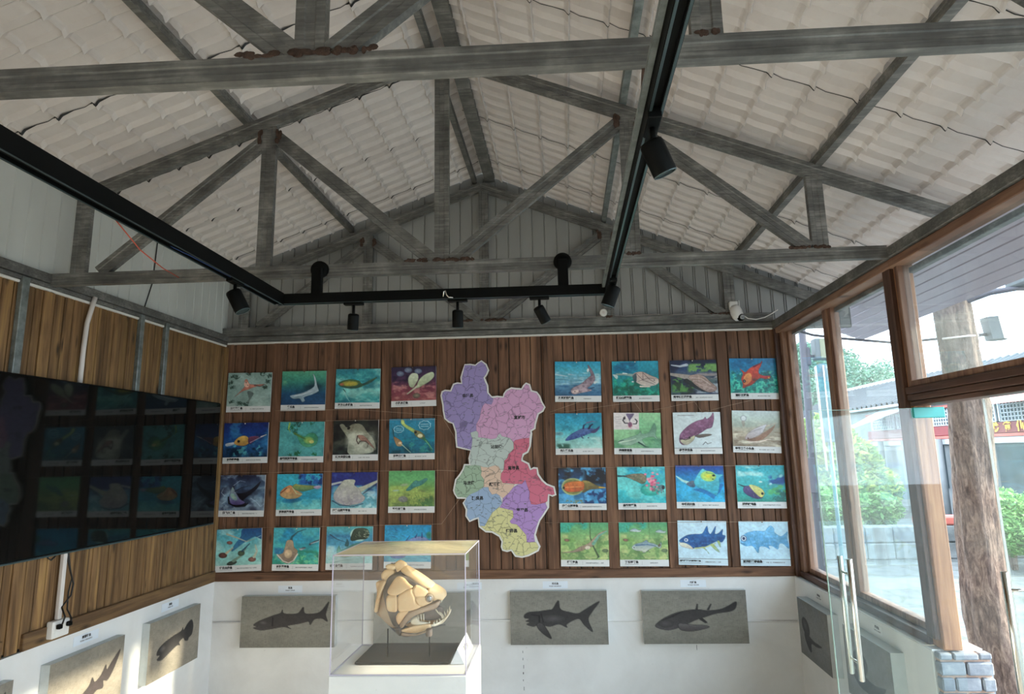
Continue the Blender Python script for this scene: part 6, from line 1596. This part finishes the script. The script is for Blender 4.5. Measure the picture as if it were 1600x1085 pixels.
def plate(nm, mat, base=0.0, thick=.004, solid=False, rnd=.0045, wscale=1.0, grid=.006, key=None):
    P = smooth2([Vector(p) for p in offset_poly(SKULL[key or nm], .0006 if 'plate' in nm else 0)])
    n = len(P)
    tmp = MB(); vs2, fs = poly_mesh(tmp, [tuple(p) for p in P], lambda x, y: (x, 0, y), 0, grid)
    def surf(x, y, s):
        d = min(1, edist(Vector((x, y)), P) / rnd)
        return SVC - s * (half_w(x, y) * wscale + base + thick * math.sqrt(max(0, 1 - (1 - d) ** 2)))
    ed = {}
    for f in fs:
        for i in range(len(f)):
            e = (f[i], f[(i + 1) % len(f)]); key_ = tuple(sorted(e)); ed.setdefault(key_, []).append(e)
    bd = [v[0] for v in ed.values() if len(v) == 1]
    m = len(vs2)
    b = MB()
    if solid:
        A = [(v.x, surf(v.x, v.y, 1), v.y) for v in vs2]; B = [(v.x, surf(v.x, v.y, -1), v.y) for v in vs2]
        b.add(A + B, [tuple(f) for f in fs] + [tuple(m + i for i in f)[::-1] for f in fs] + [(e[1], e[0], m + e[0], m + e[1]) for e in bd])
    else:
        for s in (1, -1):
            A = [(v.x, surf(v.x, v.y, s), v.y) for v in vs2]; B = [(v.x, SVC - s * (half_w(v.x, v.y) * wscale + base - .004), v.y) for v in vs2]
            b.add(A + B, [tuple(f) for f in fs] + [tuple(m + i for i in f)[::-1] for f in fs] + [(e[1], e[0], m + e[0], m + e[1]) for e in bd])
    b.sm = [True] * len(b.f)
    return b.build(nm, M[mat], sk)
plate('core', 'bone_core', -.004, .004, True, .010, .95).name = 'skull_interior'
plate('collar', 'bone_tan', -.022, .004, False, .01, .9)
for nm in ('cheek_plate', 'temple_plate', 'side_plate', 'jaw_hinge_plate', 'orbital_plate', 'lower_orbital_plate'):
    plate(nm, 'bone', 0, .0042, False)
plate('upper_jaw', 'bone_tan', .001, .006, False)
for nm, w in (('snout_plate', .9), ('roof_plate', .75), ('crest_plate', .7)):
    plate(nm, 'bone', 0, .005, True, .006, w)
for nm in ('nuchal_knob', 'nape_plate'): plate(nm, 'bone', 0, .008, True, .012, .6)
plate('rear_spine', 'bone', .004, .006, True, .007, .95)
plate('lower_jaw', 'bone', -.002, .007, False); plate('lower_jaw_rim', 'bone_tan', .0, .008, False, .008)
plate('front_jaw', 'bone_pale', 0, .006, False, .006, 1.0, .005); plate('tooth_plate', 'bone_pale', -.008, .004, False, .006, 1.0, .005)
plate('mouth_lining', 'bone_core', -.030, .003, True, .006, .9)
plate('hinge', 'bone_core', .0, .007, False).name = 'jaw_hinge'
b = MB(); yw = SVC - half_w(-.6098, 1.0455)
b.lathe((-.6098, yw + .004, 1.0455), (.12, -1, .02), [(0, .017), (.010, .017), (.0135, .014), (.0135, .011)], 24); e = b.build('eye_ring', M['bone_tan'], sk)
b = MB(); b.ball((-.6088, yw - .008, 1.0455), (.0115, .008, .013), 16); b.build('eyeball', M['lens'], e)
def fang(x, z, dx, dz, r=.0035, y=None):
    b = MB(); y = SVC - half_w(x, z) + .004 if y is None else y
    b.tube([(x, y, z), (x + dx * .5, y, z + dz * .55), (x + dx, y, z + dz)], [r, r * .7, .0004], 8)
    b.build('tooth', M['bone_pale'], sk)
S7 = lambda x, y: (-.7847 + (x - 250) * .000512, .9143 + (690 - y) * .000482)
for (x, y, dx, dy) in ((688, 440, -4, 32), (672, 452, 2, 20), (650, 465, 4, 26), (742, 560, 6, -52), (728, 580, -2, -44), (712, 600, -16, -50), (700, 618, -34, -60), (690, 620, -48, -85), (668, 640, -10, -30), (640, 650, 4, -34), (620, 655, -4, -24), (585, 640, 0, -26),
                      (640, 520, 50, 60), (496, 560, 12, 54), (520, 552, 10, 60), (540, 548, 10, 66)):
    x0, z0 = S7(x, y); fang(x0, z0, dx * .000512, -dy * .000482)
st = thing('skull_stand', (-.70, SVC, .812), 'black stand plate with two thin rods holding up the fish skull', 'stand')
b = MB(); b.cbox(-.905, -.51, 2.735, 3.0, .802, .812, .002); b.build('base_plate', M['black_matt'], st)
for (x, zt) in ((-.7847, .925), (-.6052, .915)):
    b = MB(); b.tube([(x, 2.80, .812), (x, 2.80, zt)], .0028, 8); b.build('rod', M['black'], st)
b = MB(); b.lathe((-.6075, 2.80, .896), (.05, -.1, 1), [(0, .012), (.004, .014), (.026, .014), (.03, .009)], 14); b.build('clamp', M['bone_core'], st)
t = thing('tent_card', (-.49, 2.84, .802), 'folded white caption card standing in the case beside the stand', 'card')
b = MB(); A = [(-.505, .802), (-.445, .802), (-.475, .862)]
b.prism(A, 2.735, 2.98, lambda x, z, v: (x, v, z)); b.build('folded_card', M['paper'], t)
textmesh('邓氏鱼', .03, M['ink'], (-.4585, 2.86, .8325), (0, 1, 0), (-.447, 0, .894), t, 'card_text', .0005)

# ================================================================ outside
# big tree trunk in front of the door
def trunk():
    b = MB(); N = 40; n = 48; r_ = random.Random(3)
    path = [(3.04, 4.86, -.40), (2.99, 4.85, .0), (2.95, 4.845, .45), (2.95, 4.82, 1.05), (2.95, 4.775, 1.55), (2.955, 4.755, 1.95), (2.95, 4.77, 2.35), (2.94, 4.76, 2.8), (2.94, 4.76, 3.6), (2.97, 4.8, 4.6)]
    def at(t):
        f = t * (len(path) - 1); i = min(int(f), len(path) - 2); f -= i
        return Vector(path[i]).lerp(Vector(path[i + 1]), f)
    P = []; F = []
    M_ = 110
    for i in range(M_ + 1):
        t_ = i / M_; c = at(t_); z = c.z
        rad = .150 - .012 * z if z > 0 else .165
        for k in range(n):
            q = 2 * math.pi * k / n
            bump = .010 * math.sin(3 * q + z * 1.5) + .006 * math.sin(7 * q + 2.2 * z) + .004 * math.sin(13 * q - 3 * z + 2 * math.sin(5 * z)) + r_.uniform(-.0025, .0025)
            rr_ = rad + bump
            P.append((c.x + rr_ * math.cos(q), c.y + rr_ * math.sin(q), z))
    for i in range(M_):
        for k in range(n): F.append((i * n + k, i * n + (k + 1) % n, (i + 1) * n + (k + 1) % n, (i + 1) * n + k))
    b.add(P, F, 0, True)
    return tag(b.build('tree_trunk', M['bark'], None, (2.98, 4.85, -.39)), 'thick brown tree trunk rising just outside the glass door', 'tree')
trunk()
t = thing('grey_loudspeaker', (3.2, 4.79, 2.42), 'grey six-sided box speaker bracketed to the right of the tree trunk', 'loudspeaker', 'outdoor speaker boxes')
b = MB(); hexp = [(-.062, -.045), (.0, -.075), (.062, -.03), (.062, .035), (0, .07), (-.062, .04)]
b.prism(hexp, 2.43, 2.60, lambda x, y, z: (3.25 + x - .12 * (z - 2.5), 4.78 + y, z)); b.build('housing', M['speaker_grey'], t)
b = MB(); b.tube([(3.08, 4.8, 2.47), (3.19, 4.79, 2.475)], .012, 8); b.build('bracket', M['pole'], t)
# lamp arm at the top right
t = thing('street_lamp_arm', (3.0, 4.6, 2.7), 'dark curved lamp arm with a grey head reaching right from the tree', 'street lamp')
b = MB(); b.tube([(2.98, 4.62, 2.70), (3.08, 4.52, 2.735), (3.2, 4.42, 2.735), (3.3, 4.36, 2.71)], [.02, .022, .018, .014], 10); b.build('arm', M['pole'], t)
b = MB(); b.cbox(3.17, 3.62, 4.30, 4.50, 2.745, 2.83, .012); b.build('lamp_head', M['speaker_grey'], t)
# cable
b = MB(); b.tube([(1.93, 5.5, 2.73), (2.05, 5.5, 2.685), (2.19, 5.5, 2.635), (2.41, 5.5, 2.60), (2.63, 5.48, 2.57), (2.82, 5.35, 2.52), (2.95, 4.95, 2.48)], .011, 8)
tag(b.build('overhead_cable', M['pole']), 'thick dark cable sagging from the eave corner to the tree trunk', 'cable')
b = MB(); b.tube([(2.81, 4.70, 2.435), (2.95, 4.63, 2.44), (3.07, 4.70, 2.455)], .007, 8)
tag(b.build('tied_cord', M['pvc']), 'pale cord tied round the tree trunk below the grey speaker', 'cord')
# pole with speaker and lantern
t = thing('utility_pole', (2.80, 7.5, -.1), 'dark metal pole outside the corner window with a bracket', 'pole')
b = MB(); b.tube([(2.83, 7.5, -.39), (2.85, 7.5, 1.6), (2.875, 7.5, 3.3)], [.05, .046, .042], 14); b.build('shaft', M['pole'], t)
b = MB(); b.cbox(2.88, 2.93, 7.45, 7.55, 2.62, 2.84, .012); b.cbox(2.92, 3.0, 7.48, 7.52, 2.72, 2.75, .003); b.build('bracket', M['pole'], t)
b = MB(); b.cbox(2.73, 2.84, 7.40, 7.45, 1.15, 1.55, .01); b.build('meter_box', M['pole'], t)
t = thing('cream_loudspeaker', (3.1, 7.5, 2.68), 'cream-fronted box speaker hanging beside the dark pole', 'loudspeaker', 'outdoor speaker boxes')
b = MB(); b.cbox(2.975, 3.20, 7.42, 7.56, 2.69, 2.94, .012); b.build('housing', M['speaker_grey'], t)
b = MB(); b.cbox(3.03, 3.20, 7.41, 7.425, 2.70, 2.93, .004); b.build('grille', M['speaker_cream'], t)
b = MB(); b.tube([(3.09, 7.45, 2.69), (3.13, 7.45, 2.655), (3.155, 7.45, 2.63), (3.16, 7.45, 2.60)], .010, 8); b.build('hook', M['pole'], t)
t = thing('tall_lantern', (2.97, 7.4, 1.2), 'tall faded teal lantern with white ribs, hanging beside the dark pole', 'lantern')
b = MB(); b.lathe((3.02, 7.4, 1.72), (0, 0, 1), [(0, .055), (.02, .068), (.52, .076), (.84, .08), (.89, .068), (.91, .03)], 16); b.build('shade', M['teal'], t)
b = MB()
for k in range(6):
    q = math.pi * k / 3 + .3; b.tube([(3.02 + .070 * math.cos(q), 7.4 + .070 * math.sin(q), 1.40), (3.02 + .083 * math.cos(q), 7.4 + .083 * math.sin(q), 2.6)], .007, 6)
b.build('rib', M['white_plastic'], t)
b = MB(); b.tube([(3.02, 7.4, -.39), (3.02, 7.4, 1.74)], .022, 10); b.build('post', M['teal'], t)

# foliage
def leaf_cloud(name, blobs, mat, size, dens, seed, parent, asp=1.5):
    r = random.Random(seed); V = []; F = []; A = []
    for (c, rad) in blobs:
        vol = rad[0] * rad[1] + rad[1] * rad[2] + rad[0] * rad[2]
        for i in range(int(dens * vol)):
            d = Vector((r.gauss(0, 1), r.gauss(0, 1), r.gauss(0, 1))).normalized() * (r.random() ** .28)
            p = Vector((c[0] + d.x * rad[0], c[1] + d.y * rad[1], c[2] + d.z * rad[2]))
            a = Vector((r.gauss(0, 1), r.gauss(0, 1), r.gauss(0, .6))).normalized(); q = a.cross(Vector((r.gauss(0, 1), r.gauss(0, 1), r.gauss(0, 1)))).normalized()
            s = size * r.uniform(.6, 1.3); k = len(V)
            V += [p - a * s * asp, p + q * s * .55, p + a * s * asp, p - q * s * .55]; F.append((k, k + 1, k + 2, k + 3)); A += [r.random()] * 4
    me = bpy.data.meshes.new(name)
    o = newobj(name, me, parent, None if parent is not None else (0, 0, 0)); og = ORG[o.name]
    me.from_pydata([W(p) - og for p in V], [], F)
    at = me.attributes.new('leaf', 'FLOAT', 'POINT'); at.data.foreach_set('value', A)
    me.materials.append(mat); me.update()
    return o
def bush(at, blobs, mat, size, dens, seed, label, nm='bush', trunk=True, cat='bush', grp=None):
    t = thing(nm, at, label, cat, grp)
    leaf_cloud('foliage', blobs, M[mat], size, dens, seed, t)
    if trunk:
        b = MB(); c = blobs[0][0]; r = random.Random(seed)
        for i in range(4):
            b.tube([at, (at[0] + (c[0] - at[0]) * .5 + r.uniform(-.1, .1), at[1] + (c[1] - at[1]) * .5, (at[2] + c[2]) / 2), (c[0] + r.uniform(-.4, .4), c[1] + r.uniform(-.3, .3), c[2])], [.05, .035, .015], 8)
        b.build('stem', M['bark'], t)
    return t
bush((6.1, 15, -.39), [((6.0, 15, 1.6), (.75, .8, .85)), ((5.5, 15, 1.1), (.6, .7, .7)), ((6.6, 15, 1.2), (.6, .7, .7)), ((6.2, 14.6, .7), (.9, .6, .5)), ((7.0, 14.8, .75), (.5, .5, .45))], 'leaf_yellow', .07, 2400, 4, 'yellow-green leafy tree behind the tall fixed windows', 'leafy_tree', True, 'tree')
bush((5.2, 13.2, -.39), [((4.9, 13.2, .5), (.55, .5, .5)), ((5.6, 13.3, .45), (.5, .4, .4)), ((6.3, 13.4, .4), (.45, .4, .35))], 'leaf_green', .05, 2600, 5, 'low green shrub in the planting bed behind the stone wall', 'low_shrub')
bush((7.35, 11.2, -.39), [((7.3, 11.2, .38), (.55, .5, .55)), ((8.1, 11.2, .4), (.6, .5, .55)), ((9.0, 11.3, .4), (.6, .5, .55)), ((7.7, 11.0, .2), (.8, .4, .35))], 'leaf_green', .035, 5200, 6, 'trimmed green hedge right of the tree trunk', 'hedge', True, 'hedge')
for (x, y, z, s, lb) in ((8.2, 21, 1.4, .9, 'dark green tree in front of the grey-roofed building, on the left'), (5.2, 22, 1.2, 1.0, 'green tree far behind the corner window')):
    bush((x, y, -.39), [((x, y, z), (s, s, s * .9)), ((x + .6, y, z - .5), (s * .7, s * .7, s * .6)), ((x - .6, y, z - .4), (s * .7, s * .7, s * .6))], 'leaf_green', .10, 1500, int(x * 10), lb, 'leafy_tree', True, 'tree')
# low stone wall and bed
b = MB(); r = random.Random(9); x = 3.9
while x < 9.2:
    w_ = r.uniform(.35, .6)
    for row in range(2):
        b.cbox(x, x + w_ - .02, 12.3 + r.uniform(-.02, .02), 12.6, -.39 + row * .30, -.10 + row * .30, .02)
    x += w_
tag(b.build('low_stone_wall', M['stone']), 'low rough stone wall round the planting bed outside', 'garden wall')
b = MB(); b.cbox(6.5, 7.6, 12.30, 12.6, .205, .37, .03); tag(b.build('red_planter', M['red_paint']), 'long faded red planter box on the stone wall', 'planter')
# wooded hill
t = thing('wooded_hill', (30, 66, -.5), 'tree-covered hill far behind the grey tiled roof', 'hill')
b = MB(); P = []; F = []
for i in range(25):
    for j in range(13):
        x = -5 + i * 4.2; y = 56 + j * 3.2
        z = max(-.5, 12.0 * math.exp(-((x - 24) / 19) ** 2) * math.exp(-((y - 74) / 16) ** 2) + 2.0 * math.exp(-((x - 60) / 22) ** 2)) - .3
        P.append((x, y, z))
for i in range(24):
    for j in range(12): F.append((i * 13 + j, (i + 1) * 13 + j, (i + 1) * 13 + j + 1, i * 13 + j + 1))
b.add(P, F, 0, True); b.build('slope', M['leaf_hazy'], t)
r = random.Random(12); bl = []
for i in range(150):
    x = r.uniform(2, 60); y = r.uniform(60, 74); z = 12.0 * math.exp(-((x - 24) / 19) ** 2) * math.exp(-((y - 74) / 16) ** 2) + 2.0 * math.exp(-((x - 60) / 22) ** 2)
    bl.append(((x, y, z + .5), (1.7, 1.7, 1.3 + r.random())))
o = leaf_cloud('tree_cover', bl, M['leaf_hazy'], .15, 60, 3, t); o['kind'] = 'stuff'

# grey-tiled building with lattice windows and a sign band
t = thing('tiled_building', (12, 20, -.39), 'grey-tiled building with lattice windows and a maroon sign band across the yard', 'building')
BV0, BV1 = 12.0, 31.0
b = MB(); b.box(11.05, 16.5, BV0, BV1, -.39, 3.0); b.build('wall', M['wall_pale'], t)
def roof_slope(u0, z0, u1, z1, v0, v1, nm, mat, per=.36, amp=.12):
    b = MB(); P = []; n = int((v1 - v0) / per * 6)
    for i in range(n + 1):
        v = v0 + (v1 - v0) * i / n; h = amp * max(0, math.cos(2 * math.pi * (v - v0) / per))
        P += [(u0, v, z0 + h), (u1, v, z1 + h)]
    b.add(P, [(2 * i, 2 * i + 1, 2 * i + 3, 2 * i + 2) for i in range(n)], 0, True)
    b.add([(u0, v0, z0 - .06), (u1, v0, z1 - .06), (u1, v1, z1 - .06), (u0, v1, z0 - .06)], [(0, 1, 2, 3)])
    return b.build(nm, M[mat], t)
roof_slope(10.7, 3.02, 13.5, 4.28, BV0, BV1, 'roof', 'tile_grey')
roof_slope(16.3, 3.02, 13.5, 4.28, BV0, BV1, 'roof', 'tile_grey')
b = MB(); b.cbox(13.35, 13.65, BV0, BV1, 4.24, 4.42, .03); b.build('roof_ridge', M['tile_edge'], t)
b = MB(); b.cbox(10.66, 10.76, BV0, BV1, 2.95, 3.03, .01); b.build('eave_edge', M['tile_edge'], t)
b = MB(); b.cbox(10.92, 11.04, 13.2, 23.4, 1.95, 2.22, .01); sb = b.build('sign_band', M['sign_red'], t)
for ch_, v_ in zip('珍意仙阁', (16.56, 16.12, 15.68, 15.34)):
    textmesh(ch_, .25, M['gold'], (10.905, v_, 2.085), (0, -1, 0), (0, 0, 1), t, 'sign_lettering', .014)
textmesh('曲', .22, M['gold'], (10.905, 19.9, 2.085), (0, -1, 0), (0, 0, 1), t, 'sign_lettering', .012)
b = MB(); b.cbox(10.90, 11.04, 13.2, 23.4, 1.86, 1.94, .01); b.cbox(10.90, 11.04, 13.2, 23.4, 2.74, 2.82, .01); b.build('red_beam', M['red_paint'], t)
b = MB(); b.cbox(10.94, 11.045, 13.2, 23.4, 1.70, 1.86, .01); b.build('lintel', M['lattice'], t)
def lattice(v0, v1, z0, z1):
    b = MB(); b.box(11.0, 11.04, v0, v1, z0, z1); w_ = b.build('window', M['dark_window'], t)
    b = MB(); v = v0
    while v < v1 + .001: b.box(10.97, 10.995, v - .011, v + .011, z0, z1); v += .12
    z = z0
    while z < z1 + .001: b.box(10.97, 10.995, v0, v1, z - .011, z + .011); z += .1
    b.cbox(10.955, 11.0, v0 - .03, v0 + .03, z0, z1, .004); b.cbox(10.955, 11.0, v1 - .03, v1 + .03, z0, z1, .004)
    b.build('lattice', M['lattice'], w_)
for v0 in (13.3, 14.95, 16.6, 18.25, 19.9, 21.6): lattice(v0, v0 + 1.5, 2.25, 2.72)
for v0 in (13.4, 15.3, 17.2, 19.1, 21.0):
    b = MB(); b.box(11.0, 11.045, v0, v0 + 1.5, .45, 1.68); b.build('window', M['dark_window'], t)
for v0 in (15.1, 17.0, 18.9, 20.8, 22.3, 23.3):
    b = MB(); b.tube([(10.8, v0, -.39), (10.8, v0, 1.86)], .09, 12); b.build('column', M['wall_pale'], t)
b = MB(); b.add([(10.2, 12.8, 2.62), (10.2, 16.4, 2.62), (11.0, 16.4, 2.95), (11.0, 12.8, 2.95), (10.2, 12.8, 2.70), (10.2, 16.4, 2.70), (11.0, 16.4, 3.03), (11.0, 12.8, 3.03)],
      [(0, 1, 2, 3), (7, 6, 5, 4), (0, 4, 5, 1), (1, 5, 6, 2), (2, 6, 7, 3), (3, 7, 4, 0)]); b.build('pink_canopy', M['pink_roof'], t)
b = MB(); b.add([(9.9, 20.2, 2.56), (9.9, 22.4, 2.30), (11.0, 22.4, 2.85), (11.0, 20.2, 2.95), (9.9, 20.2, 2.66), (9.9, 22.4, 2.40), (11.0, 22.4, 2.95), (11.0, 20.2, 3.05)],
      [(0, 1, 2, 3), (7, 6, 5, 4), (0, 4, 5, 1), (1, 5, 6, 2), (2, 6, 7, 3), (3, 7, 4, 0)]); b.build('side_canopy', M['tile_edge'], t)
